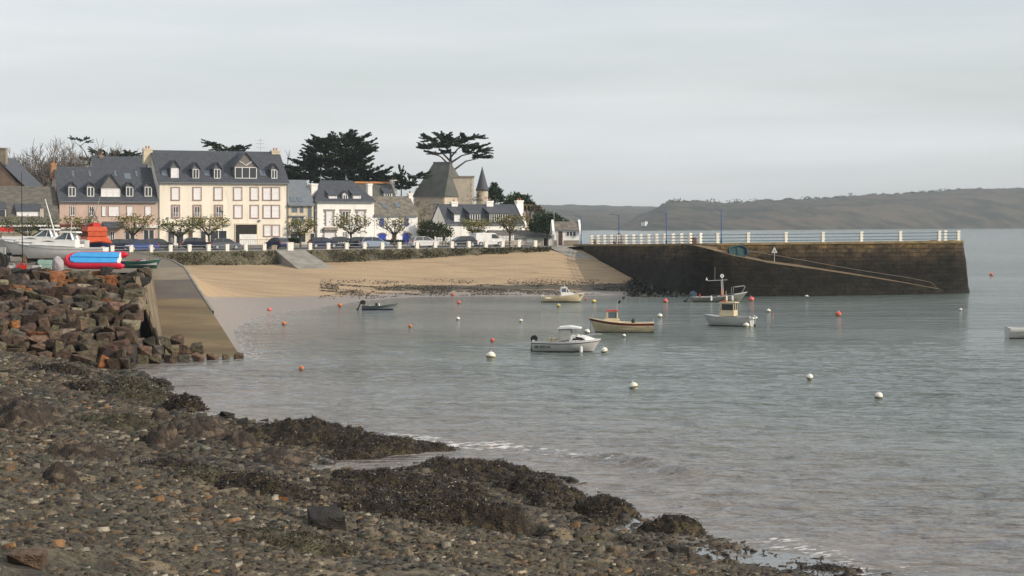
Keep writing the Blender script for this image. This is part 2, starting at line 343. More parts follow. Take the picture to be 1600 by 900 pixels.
# ---- water: one sheet with real low waves near, a shallow tint, foam where it breaks and a white sheen painted as foam
BR1 = np.array([tuple(pz(x, y)[:2]) for x, y in ((600, 684), (660, 689), (700, 693), (780, 700), (860, 708), (930, 714), (1010, 724), (1080, 738))])
BR2 = np.array([tuple(pz(x, y)[:2]) for x, y in ((1225, 850), (1290, 862), (1335, 880), (1400, 905), (1500, 940))])
BR3 = np.array([tuple(pz(x, y)[:2]) for x, y in ((262, 630), (300, 642), (345, 655), (400, 664), (450, 672))])
BR4 = np.array([tuple(pz(x, y)[:2]) for x, y in ((905, 745), (960, 757), (1060, 770), (1120, 785))])
SH2 = np.array([(-15.6, 113), (-18.6, 130), (-20.8, 143), (-21.8, 158), (-21.6, 171), (-18.6, 180), (-15.7, 196), (-11.5, 207), (-3, 209), (3.5, 209), (9, 211), (14.3, 214)])
xs = np.concatenate([-np.geomspace(6800, 60, 14), np.arange(-55, -28, 2.5), np.arange(-28, 48, .24), np.arange(48, 140, 2.0), np.geomspace(142, 6800, 16)])
ys = np.concatenate([np.arange(-60, 34, 6), np.arange(36, 76, .16), np.arange(76, 130, .3), np.arange(130, 240, 1.0), np.geomspace(242, 6800, 36)])
WX, WY = np.meshgrid(xs, ys)
near = np.clip((150-WY)/60, 0, 1)*np.clip((90-np.abs(WX))/40, 0, 1)
dS, sS = pdist(WX, WY, SH); dS = dS*-sS; dB2, _ = pdist(WX, WY, SH2)
warp = fbm(WX*.15, WY*.15, 3, 41)*5
WZ = near*(fbm(WX*.16+warp*.1, WY*.55, 3, 42)*.22+fbm(WX*.7, WY*1.9+warp, 4, 43)*.13+fbm(WX*1.9, WY*3.4, 2, 47)*.05)*np.clip(dS/5+.25, 0, 1)
foam = np.zeros_like(WX)
for P, amp, wd, st, k in ((BR1, .20, .6, .78, 51), (BR2, .13, .5, .66, 52), (BR3, .06, .6, .62, 53), (BR4, .07, .4, .1, 54)):
    d, s = pdist(WX, WY, P); d = d*s+fbm(WX*.5, WY*.5, 3, k)*1.3
    e = (.35+1.3*vnoise(WX*.45, WY*.45, k+3)); WZ = WZ+amp*e*np.exp(-(d/wd)**2)
    xe = np.clip((P[-1, 0]-WX)/(6 if k == 51 else 1.5), 0, 1) if k != 53 else 1
    foam = np.maximum(foam, st*np.exp(-((d-.35)/(wd*1.25))**2)*xe)
foam = np.maximum(foam, np.clip(1-np.abs(dS-.3)/1.1, 0, 1)*.45)
foam = np.maximum(foam, np.clip(1-dB2/3.5, 0, 1)*.55*(WX < -10))
foam = np.maximum(foam, np.clip(1-dB2/9, 0, 1)*.5*(WX < -14)*(WY < 176)*(WY > 140))  # white sheen off the slipway, painted in through the foam mask
shal = np.clip(1-np.maximum(dS-1, 0)/22, 0, 1)*(WY < 118)
shal = np.maximum(shal, np.clip(1-dB2/14, 0, 1)*.8*(WY < 215)*(WX < 16))
shal = np.clip(shal+fbm(WX*.08, WY*.08, 3, 60)*.3*(shal > .02), 0, 1)
m = bpy.data.materials.new('sea_water'); m.use_nodes = True; t = m.node_tree; n = t.nodes; l = t.links; b = n['Principled BSDF']
geo = n.new('ShaderNodeNewGeometry')
def wn(scale, st, det):
    q = n.new('ShaderNodeMapping'); q.inputs['Scale'].default_value = st; l.new(geo.outputs['Position'], q.inputs[0])
    z = n.new('ShaderNodeTexNoise'); z.inputs['Scale'].default_value = scale; z.inputs['Detail'].default_value = det; z.inputs['Roughness'].default_value = .55; l.new(q.outputs[0], z.inputs['Vector']); return z.outputs[0]
def mth(op, a, c):
    x = n.new('ShaderNodeMath'); x.operation = op
    for k, v in ((0, a), (1, c)):
        if isinstance(v, (int, float)): x.inputs[k].default_value = v
        else: l.new(v, x.inputs[k])
    return x.outputs[0]
def mixc(f, a, c):
    x = n.new('ShaderNodeMix'); x.data_type = 'RGBA'
    for k, v in ((0, f), (6, a), (7, c)):
        if isinstance(v, tuple): x.inputs[k].default_value = (*v, 1)
        else: l.new(v, x.inputs[k])
    return x.outputs[2]
af = n.new('ShaderNodeAttribute'); af.attribute_name = 'foam'; ash = n.new('ShaderNodeAttribute'); ash.attribute_name = 'shal'
sil = n.new('ShaderNodeValToRGB'); sil.color_ramp.elements[0].position = .40; sil.color_ramp.elements[1].position = .66; l.new(wn(.035, (.5, 1.2, 1), 4), sil.inputs[0])
deep = mixc(sil.outputs[0], (.084, .108, .096), (.110, .132, .116))
col = mixc(ash.outputs['Fac'], deep, (.180, .158, .140))
fm = mth('ADD', af.outputs['Fac'], mth('MULTIPLY', mth('SUBTRACT', wn(3.2, (.8, 1.6, 1), 9), .5), 3.0))
fr = n.new('ShaderNodeValToRGB'); fr.color_ramp.elements[0].position = .62; fr.color_ramp.elements[1].position = .86; l.new(fm, fr.inputs[0])
col = mixc(fr.outputs[0], col, (.62, .60, .57)); l.new(col, b.inputs['Base Color'])
l.new(mth('ADD', .13, mth('MULTIPLY', fr.outputs[0], .6)), b.inputs['Roughness']); b.inputs['IOR'].default_value = 1.33
hh = mth('ADD', mth('ADD', mth('MULTIPLY', wn(.13, (.55, 1.5, 1), 2), 2.2), mth('MULTIPLY', wn(.45, (.5, 1.3, 1), 2), 2.2)), mth('ADD', mth('MULTIPLY', wn(1.3, (.6, 1.2, 1), 3), 1.15), mth('MULTIPLY', wn(4.5, (.7, 1.1, 1), 3), .22)))
u = n.new('ShaderNodeBump'); u.inputs['Distance'].default_value = .55; l.new(mth('ADD', .42, mth('MULTIPLY', mth('SUBTRACT', 1.0, sil.outputs[0]), .58)), u.inputs['Strength']); l.new(hh, u.inputs['Height']); l.new(u.outputs[0], b.inputs['Normal'])
M['water'] = m
o = np_mesh('water', np.stack([WX, WY, WZ], -1).reshape(-1, 3), grid_faces(len(xs), len(ys)), m, smooth=True, attrs={'foam': foam.ravel(), 'shal': shal.ravel()}); tag(o, kind='structure')
M['pool'] = mk('tide_pool_water', (.10, .09, .075), .09, spec=.5, bump=.12, bscale=3)
for cx, cy, pl, rx, ry in POOLW:
    mb = MB(); k = 40
    mb.add([(rx*1.45*math.cos(6.2832*i/k), ry*1.45*math.sin(6.2832*i/k), 0) for i in range(k)], [tuple(range(k))])
    tag(mb.build('tide_pool', M['pool'], loc=(cx, cy, pl)), kind='structure')
# ---- quay, yard, slipway
QL, QR = Vector((-46.5, 227.6)), Vector((6.2, 250.4)); QU = (QR-QL).normalized(); QN = Vector((-QU.y, QU.x))
def gz(x, y):
    p = Vector((x, y))-QL; s = p.dot(QU)/(QR-QL).length; d = p.dot(QN)
    f = 4.40+.42*max(-.3, min(1.3, s)); return f+(4.7-f)*max(0, min(1, d/42))
def qp(s, d, dz=0.0):
    p = QL+QU*s+QN*d; return (p.x, p.y, gz(p.x, p.y)+dz)
def strip(name, s0, s1, d0, d1, dz, mat, n=24, kind='structure'):
    V = []; nd = max(2, int(abs(d1-d0)/3)+1)
    for j in range(nd):
        for i in range(n): V.append(qp(s0+(s1-s0)*i/(n-1), d0+(d1-d0)*j/(nd-1), dz))
    return tag(np_mesh(name, V, grid_faces(n, nd), mat), kind=kind)
LQ = (QR-QL).length
strip('promenade', -70, LQ+6, 0, 9, .004, M['pave'])
strip('road', -70, LQ+6, 9, 31, .0, M['asphalt'])
strip('pavement', -70, LQ+6, 31, 46, .12, M['pave'])
strip('land', -200, LQ+9, 46, 110, .1, M['yard'], 30)
mb = MB()
for i in range(24):
    a = qp(-70+(LQ+76)*i/24, 31); c = qp(-70+(LQ+76)*(i+1)/24, 31); d = QN*.15
    mb.add([a, c, (c[0]+d.x, c[1]+d.y, c[2]), (a[0]+d.x, a[1]+d.y, a[2])]+[(p[0], p[1], p[2]+.125) for p in (a, c, (c[0]+d.x, c[1]+d.y, c[2]), (a[0]+d.x, a[1]+d.y, a[2]))], [(0, 1, 5, 4), (4, 5, 6, 7), (3, 7, 6, 2)])
tag(mb.build('kerb', M['kerb']), kind='structure')
mb = MB()
for i in range(14):
    s = 4+i*3.4; a = qp(s, 24, .006); c = qp(s+.12, 24, .006); d = qp(s+.12, 29, .006); e = qp(s, 29, .006); mb.add([a, c, d, e], [(0, 1, 2, 3)])
tag(mb.build('road_marking', M['wpaint']), kind='structure')
# yard (boat park) behind the rock revetment
CR = [(-75, 117.5), (-40, 117.5), (-22.7, 117.2)]
V = [(-75, 117.5, 4.95), (-40, 117.5, 4.95), (-22.6, 117.2, 4.95), (-24.2, 127, 4.85), (-28.9, 154, 4.42), (-26.5, 155, 4.38), (-33, 186, 4.36), (-44.6, 228.2, 4.40), (-46.5, 227.6, 4.4), (-110, 200, 4.4), (-110, 150, 4.7)]
mb = MB(); mb.add(V, [tuple(range(len(V)))]); mb.add([(v[0], v[1], v[2]-5) for v in V]+V, [(i, i+1, len(V)+i+1, len(V)+i) for i in range(2, 7)])
o = mb.build('yard', M['yard']); tag(o, kind='structure')
# slipway slab
L1, L0, R1, R0 = Vector((-28.9, 154, 4.40)), Vector((-20.2, 112.2, -.05)), Vector((-26.5, 155, 4.40)), Vector((-15.85, 113, -.08))
m = mk('slipway_concrete', (.20, .145, .075), .85, (.115, .08, .042), .35, .35, 9, stretch=(.5, 1, 1), detail=9, col3=(.12, .10, .045), s3=.5, t3=(.55, .65))
V = []; nu, nv = 10, 60
for j in range(nv):
    a = L0.lerp(L1, j/(nv-1)); c = R0.lerp(R1, j/(nv-1))
    for i in range(nu): V.append(tuple(a.lerp(c, i/(nu-1))+Vector((0, 0, .0))))
sl = np_mesh('slipway', V, grid_faces(nu, nv), [m, mk('slipway_wet_concrete', (.105, .078, .052), .6, (.075, .055, .038), .5, .35, 9, detail=9), mk('slipway_dry_concrete', (.25, .205, .145), .9, (.19, .155, .11), .5, .35, 9, detail=9)])
for p_ in sl.data.polygons: j_ = p_.index//(nu-1); i_ = p_.index % (nu-1); p_.material_index = 0 if j_ < 35 else (1 if j_ < 49 else 2)
mb = MB(); 
for j in range(nv-1):
    c0 = R0.lerp(R1, j/(nv-1)); c1 = R0.lerp(R1, (j+1)/(nv-1)); mb.add([c0, c1, c1-Vector((-.25, 0, 2.2)), c0-Vector((-.25, 0, 2.2))], [(0, 3, 2, 1)])
o = mb.build('slipway_edge', mk('slipway_edge_concrete', (.10, .09, .06), .9, (.05, .07, .03), 1.5, .4), None); tag(o, kind='structure'); tag(sl, kind='structure')
# pale coping on the seaward edge at the top of the slipway and on to the sea wall
mb = MB()
pts = [R0.lerp(R1, .45), R1, Vector((-33, 186, 4.37)), Vector((-44.4, 227.4, 4.42))]
pts2 = [pts[0], R0.lerp(R1, .72), R1, pts[2], pts[3]]
for a, c in zip(pts2[:-1], pts2[1:]):
    d = (c-a); nrm = Vector((d.y, -d.x, 0)).normalized()*.16; mb.add([a+nrm, c+nrm, c, a]+[p+Vector((0, 0, .05)) for p in (a+nrm, c+nrm, c, a)]+[a+nrm-Vector((0, 0, .5)), c+nrm-Vector((0, 0, .5))], [(4, 5, 6, 7), (3, 2, 6, 7), (0, 4, 5, 1), (8, 0, 1, 9), (0, 3, 7, 4), (1, 5, 6, 2)])
o = mb.build('kerb', M['concrete']); tag(o, kind='structure')
# masonry side wall of the slipway
m = masonry('slip_wall_blocks', (.33, .26, .17), (.22, .17, .11), (.07, .055, .04), 1, .42, .20, .035, rot=(R(90), 0, R(90)))
_t = m.node_tree; _n = _t.nodes; _br = [q for q in _n if q.type == 'TEX_BRICK'][0]; _sp = _n.new('ShaderNodeSeparateXYZ'); _cb = _n.new('ShaderNodeCombineXYZ'); _tc = [q for q in _n if q.type == 'TEX_COORD'][0]
_t.links.new(_tc.outputs['Object'], _sp.inputs[0]); _ml = _n.new('ShaderNodeMath'); _ml.operation = 'MULTIPLY'; _ml.inputs[1].default_value = .2; _t.links.new(_sp.outputs[1], _ml.inputs[0]); _t.links.new(_sp.outputs[0], _cb.inputs[0]); _t.links.new(_ml.outputs[0], _cb.inputs[1]); _t.links.new(_cb.outputs[0], _br.inputs[0])
mb = MB(); n_ = 26; V = []
bd = (L0-L1); 
for j in range(n_):
    t = j/(n_-1); f = L0.lerp(L1, t)+Vector((.02, 0, -.1)); top = Vector((-22.25, 114.6, 4.75)).lerp(Vector((-28.95, 154, 4.62)), t)
    top.z = max(top.z, f.z+.05); V += [f, top, top+Vector((-.35, 0, 0)), f+Vector((-.2, 0.1, -.3))]
fs = []
for j in range(n_-1):
    a = j*4; fs += [(a+1, a, a+4, a+5), (a+2, a+1, a+5, a+6)]
fs += [(0, 1, 2, 3)]
mb.add(V, fs); tag(mb.build('slipway_wall', m), 'sloping masonry wall of small pale blocks along the left side of the slipway', 'wall')
# sea walls of rubble grown over with green
def seawall(s0, s1, label, hslope=1.3):
    nx_ = int((s1-s0)/.18); nz_ = 14; V = []
    for k in range(nz_):
        t = k/(nz_-1)
        for i in range(nx_):
            s = s0+(s1-s0)*i/(nx_-1); e = min(1, min(s-s0, s1-s)/.8+.15)
            p = QL+QU*s-QN*((1-t)*hslope); zt = gz(p.x, p.y)+.05; zb = bz(p.x, p.y)-.25; z = zb+(zt-zb)*t
            dd = (float(fbm(s*2.2, z*2.6, 4, 77, .6))*.7+.05)*e*(1 if t < .98 else .2)
            p = p-QN*dd; V.append((p.x, p.y, z+(float(fbm(s*1.5, 3.3, 3, 8))*.25 if k == nz_-1 else 0)))
        if k == nz_-1:
            for i in range(nx_):
                s = s0+(s1-s0)*i/(nx_-1); p = QL+QU*s+QN*.5; V.append((p.x, p.y, gz(p.x, p.y)+.02))
    o = np_mesh('sea_wall', V, grid_faces(nx_, nz_+1), M['seawall'], smooth=False); tag(o, label, 'sea wall')
    return o
M['seawall'] = mk('overgrown_rubble', (.13, .11, .075), .95, (.06, .06, .035), 3.0, .9, 10, detail=9, col3=(.20, .17, .12), s3=5, t3=(.56, .64))
seawall(-8, 19.2, 'low rubble sea wall overgrown with green plants, left of the concrete beach ramp')
seawall(22.9, LQ-1.5, 'long rubble sea wall overgrown with plants, between the two beach ramps under the bollards')
for s0_, s1_, lab in ((19.2, 22.9, 'a'), (LQ-1.5, LQ+1.0, 'b')):
    mb = MB(); p0 = QL+QU*s0_; p1 = QL+QU*s1_; q0 = p0-QN*7+QU*.8; q1 = p1-QN*7+QU*1.6
    mb.add([(p0.x, p0.y, gz(*p0)+.02), (p1.x, p1.y, gz(*p1)+.02), (q1.x, q1.y, bz(*q1)-.1), (q0.x, q0.y, bz(*q0)-.1)], [(0, 3, 2, 1)])
    mb.add([(p.x, p.y, z) for p, z in ((p0, gz(*p0)), (q0, bz(*q0)-.1), (q0, -1), (p0, -1))]+[(p.x, p.y, z) for p, z in ((p1, gz(*p1)), (q1, bz(*q1)-.1), (q1, -1), (p1, -1))], [(0, 1, 2, 3), (4, 7, 6, 5)])
    tag(mb.build('beach_ramp', M['concrete']), kind='structure')
# ---- pier
PE = [(8.2, 256.5, 5.02), (8.6, 254.6, 5.1), (14.3, 233, 5.35), (19.3, 213.3, 5.63), (20.6, 211.3, 5.66), (22.6, 211.0, 5.68), (26.2, 211.8, 5.72), (38, 214.7, 5.80), (50.2, 218.2, 5.9)]
PE = [Vector(p) for p in PE]
def off(P, i, d):
    a = P[max(i-1, 0)]; c = P[min(i+1, len(P)-1)]; t = (c-a); t.z = 0; t.normalize(); return Vector((-t.y, t.x, 0))*d
m = bpy.data.materials.new('pier_masonry'); m.use_nodes = True; t = m.node_tree; n = t.nodes; l = t.links; b = n['Principled BSDF']; b.inputs['Roughness'].default_value = .85; b.inputs['Specular IOR Level'].default_value = .2
geo = n.new('ShaderNodeNewGeometry'); sp = n.new('ShaderNodeSeparateXYZ'); l.new(geo.outputs['Position'], sp.inputs[0])
zz = mth('ADD', sp.outputs[2], mth('MULTIPLY', mth('SUBTRACT', wn(.30, (1, 1, .6), 8), .5), 4.2))
r = n.new('ShaderNodeValToRGB'); e = r.color_ramp.elements; e[0].position = 0; e[0].color = (.016, .015, .012, 1); e[1].position = 1; e[1].color = (.17, .115, .042, 1)
for p, c in ((.48, (.012, .011, .008)), (.63, (.022, .018, .012)), (.79, (.050, .039, .026)), (.92, (.095, .07, .038))):
    q = e.new(p); q.color = (*c, 1)
l.new(mth('DIVIDE', zz, 6.0), r.inputs[0])
mul = n.new('ShaderNodeMix'); mul.data_type = 'RGBA'; mul.blend_type = 'MULTIPLY'; mul.inputs[0].default_value = .8; l.new(r.outputs[0], mul.inputs[6])
r2 = n.new('ShaderNodeValToRGB'); r2.color_ramp.elements[0].position = .35; r2.color_ramp.elements[1].position = .62; r2.color_ramp.elements[0].color = (.28, .26, .24, 1); r2.color_ramp.elements[1].color = (1.5, 1.4, 1.25, 1); l.new(wn(1.1, (1, 1, 1.5), 9), r2.inputs[0]); l.new(r2.outputs[0], mul.inputs[7])
cb = n.new('ShaderNodeCombineXYZ'); l.new(mth('ADD', sp.outputs[0], mth('MULTIPLY', sp.outputs[1], .35)), cb.inputs[0]); l.new(sp.outputs[2], cb.inputs[1])
br = n.new('ShaderNodeTexBrick'); br.inputs['Scale'].default_value = 1; br.inputs['Brick Width'].default_value = 1.1; br.inputs['Row Height'].default_value = .46; br.inputs['Mortar Size'].default_value = .045; l.new(cb.outputs[0], br.inputs[0])
br.inputs['Color1'].default_value = (1.15, 1.12, 1.05, 1); br.inputs['Color2'].default_value = (.72, .70, .68, 1); br.inputs['Mortar'].default_value = (.38, .36, .33, 1)
mu2 = n.new('ShaderNodeMix'); mu2.data_type = 'RGBA'; mu2.blend_type = 'MULTIPLY'; mu2.inputs[0].default_value = .8; l.new(mul.outputs[2], mu2.inputs[6]); l.new(br.outputs[0], mu2.inputs[7]); l.new(mu2.outputs[2], b.inputs['Base Color'])
u = n.new('ShaderNodeBump'); u.inputs['Distance'].default_value = .12; u.inputs['Strength'].default_value = .9; l.new(mth('ADD', mth('MULTIPLY', br.outputs[1], -.5), wn(3, (1, 1, 1), 8)), u.inputs['Height']); l.new(u.outputs[0], b.inputs['Normal'])
M['pier'] = m
# dense front face with worn displacement, deck, back face, rounded end
seg = []
def resample(P, step):
    o_ = []
    for a, c in zip(P[:-1], P[1:]):
        k = max(1, int((c-a).length/step)); o_ += [a.lerp(c, i/k) for i in range(k)]
    return o_+[P[-1]]
endc = [PE[-1]+Vector(v) for v in ((1.2, .9, 0), (1.7, 2.6, 0), (1.4, 4.6, 0), (.2, 6.0, 0), (-1.2, 6.6, 0))]
PF = resample(PE+endc, .5); nz_ = 22; V = []; nP = len(PF)
for k in range(nz_):
    t = k/(nz_-1)
    for i, p in enumerate(PF):
        o_ = off(PF, i, -1)*(.85*(1-t)); z = -1.2+(p.z+1.2)*t; g = float(fbm(p.x*.9+p.y*.7, z*1.1, 4, 91, .6))*.28*(1 if t < .97 else 0)
        q = p+o_*1.0+off(PF, i, -1)*g; V.append((q.x, q.y, z))
pier = thing('pier', 'long dark stone pier with lichen-stained top and weed-black foot running out to the right', 'pier', (0, 0, 0))
np_mesh('pier_wall', V, grid_faces(nP, nz_), M['pier'], pier)
cop = MB(); dk = MB()
far = [p+off(PE, i, 6.2) for i, p in enumerate(PE)]; far[0] = PE[0]+Vector((9, 2, 0)); far[3] = PE[3]+Vector((5.6, 5.8, 0)); far[4] = PE[4]+Vector((5.0, 6.6, .0)); far[5] = PE[5]+Vector((3.6, 7, 0)); far[-1] = PE[-1]+Vector((-1.2, 6.6, 0))
for i in range(len(PE)-1):
    a, c, d, e_ = PE[i], PE[i+1], far[i+1], far[i]; u3 = Vector((0, 0, -.01)); dk.add([a+u3, c+u3, d+u3, e_+u3], [(0, 1, 2, 3)])
    dk.add([d, e_, e_-Vector((0, 0, 8)), d-Vector((0, 0, 8))], [(0, 1, 2, 3)])
dk.add([PE[-1]-Vector((0, 0, .01))]+[e_-Vector((0, 0, .01)) for e_ in endc], [tuple(range(6))])
dk.build('deck', M['concrete'], pier)
PC = PE+endc[:5]
for i in range(len(PC)-1):
    a, c = PC[i], PC[i+1]; oa, oc = off(PC, i, 1), off(PC, i+1, 1)
    vs = [a-oa*.1, c-oc*.1, c+oc*.5, a+oa*.5]; cop.add([v+Vector((0, 0, -.16)) for v in vs]+[v+Vector((0, 0, .07)) for v in vs], [(4, 5, 6, 7), (0, 1, 5, 4), (2, 3, 7, 6), (0, 4, 7, 3), (1, 2, 6, 5)])
cop.build('coping', mk('pier_coping', (.28, .21, .11), .9, (.16, .12, .06), 1.5, .4), pier)
# ramp along the pier's face
RP = []
RT = [(18.9, 214.2, 5.60, 0.15), (20.0, 210.9, 5.5, 1.2), (21.6, 209.4, 5.1, 2.0), (24.0, 209.0, 4.45, 2.8), (28, 209.3, 3.62, 3.0), (33, 210.4, 2.95, 3.0), (39, 212.2, 2.05, 2.6), (44, 213.9, 1.25, 2.1), (48.5, 215.8, .45, 1.5)]
ra = resample([Vector(p[:3]) for p in RT], .5); V = []; nR = len(ra)
for k in range(12):
    t = k/11
    for i, p in enumerate(ra):
        q = p+off(ra, i, -1)*(.45*(1-t)+float(fbm(p.x*.9, (p.z*t)*1.2, 4, 95, .6))*.25*(1 if t < 1 else 0)); V.append((q.x, q.y, -1.2+(p.z+1.2)*t))
np_mesh('ramp_wall', V, grid_faces(nR, 12), M['pier'], pier)
V = []
for i, p in enumerate(ra):
    q = p+off(ra, i, 3.6); V += [tuple(p), (q.x, q.y, min(5.66, p.z+.42))]
np_mesh('ramp_surface', V, np.array([(2*i, 2*i+2, 2*i+3, 2*i+1) for i in range(nR-1)]), mk('ramp_sandy_concrete', (.20, .145, .09), .9, (.11, .08, .05), 1, .3, 12), pier)
hb = MB(); hp = [Vector(px(x, y, Y)) for x, y, Y in ((1166, 391, 210.6), (1230, 402, 211.5), (1330, 420, 213.5), (1420, 434, 215.4), (1455, 441, 216.0), (1466, 452, 216.2))]
hb.tube(hp, .02, 5); hb.build('handrail', M['quoin'], pier)
# ---- far hills
def hills(name, yr, Yf, Yr, seed, mat):
    pxs = np.arange(yr[0][0], yr[-1][0]+1, 6.0); top = np.interp(pxs, [q[0] for q in yr], [q[1] for q in yr]); ff_ = np.interp(pxs, [q[0] for q in Yf], [q[1] for q in Yf]); rr = np.interp(pxs, [q[0] for q in Yr], [q[1] for q in Yr])
    nr = 46; V = []
    for j in range(nr):
        t = j/(nr-1); u_ = t/.62 if t < .62 else 1; Yd = ff_+(rr-ff_)*(t/.62); X = (pxs-800)*Yd/FX
        H = EYE+(HY-top)*rr/FX; prof = (np.sin(min(u_, 1)*math.pi/2)**.75) if t < .62 else 1-.35*((t-.62)/.38)
        Z = (H+3)*prof-3+fbm(X*.004, Yd*.004, 4, seed)*H*.30*min(1, (1-abs(t-.0))*1)*(np.sin(min(u_, 1)*math.pi) if t < .62 else 1)
        Z = Z+fbm(X*.035, Yd*.035, 4, seed+3, .6)*9*min(1, t*12)
        if j == 0: Z = Z*0-4
        V.append(np.stack([X, Yd, Z], -1))
    return tag(np_mesh(name, np.concatenate(V), grid_faces(len(pxs), nr), mat, smooth=False), kind='structure')
mh = mk('wooded_hillside', (.010, .015, .010), .95, (.060, .052, .033), .03, 0, None, detail=10, lo=.44, hi=.60, col3=(.075, .056, .040), s3=.009, t3=(.56, .62))
HR = [(-3600, 310), (880, 322), (985, 327), (1030, 324), (1044, 317), (1100, 316), (1135, 320), (1200, 314), (1290, 312), (1360, 306), (1420, 304), (1500, 298), (1600, 296.5), (1800, 292), (2600, 300), (5200, 320)]
HR1 = [(960, 352), (985, 344), (1010, 334), (1035, 322), (1044, 317.5), (1100, 316.5), (1135, 320), (1200, 314.5), (1290, 312), (1360, 306), (1420, 304), (1500, 298), (1600, 296.5), (1800, 292), (2600, 300), (5200, 320)]
hills('hills', HR1, [(960, 1850), (1250, 2150), (1600, 2700), (5200, 2900)], [(960, 2600), (1600, 3300), (5200, 3500)], 200, mh)
HR2 = [(-3600, 300), (200, 318), (860, 325.5), (950, 324), (1030, 326), (1100, 328), (1400, 330), (1700, 340)]
hills('hills_far', HR2, [(-3600, 1700), (860, 1800), (1100, 2300), (1700, 3300)], [(-3600, 4800), (1700, 5200)], 240, mh)
# ---- sea air
mb = MB(); mb.box(-7200, 7200, -120, 7000, -6, 118); hz = mb.build('haze', [], None)
m = bpy.data.materials.new('sea_haze'); m.use_nodes = True; m.node_tree.nodes.clear(); oo = m.node_tree.nodes.new('ShaderNodeOutputMaterial'); pv = m.node_tree.nodes.new('ShaderNodeVolumePrincipled')
pv.inputs['Color'].default_value = (.76, .83, .89, 1); pv.inputs['Density'].default_value = .00012; pv.inputs['Anisotropy'].default_value = 0.0
m.node_tree.links.new(pv.outputs[0], oo.inputs['Volume']); hz.data.materials.append(m); tag(hz, kind='stuff')
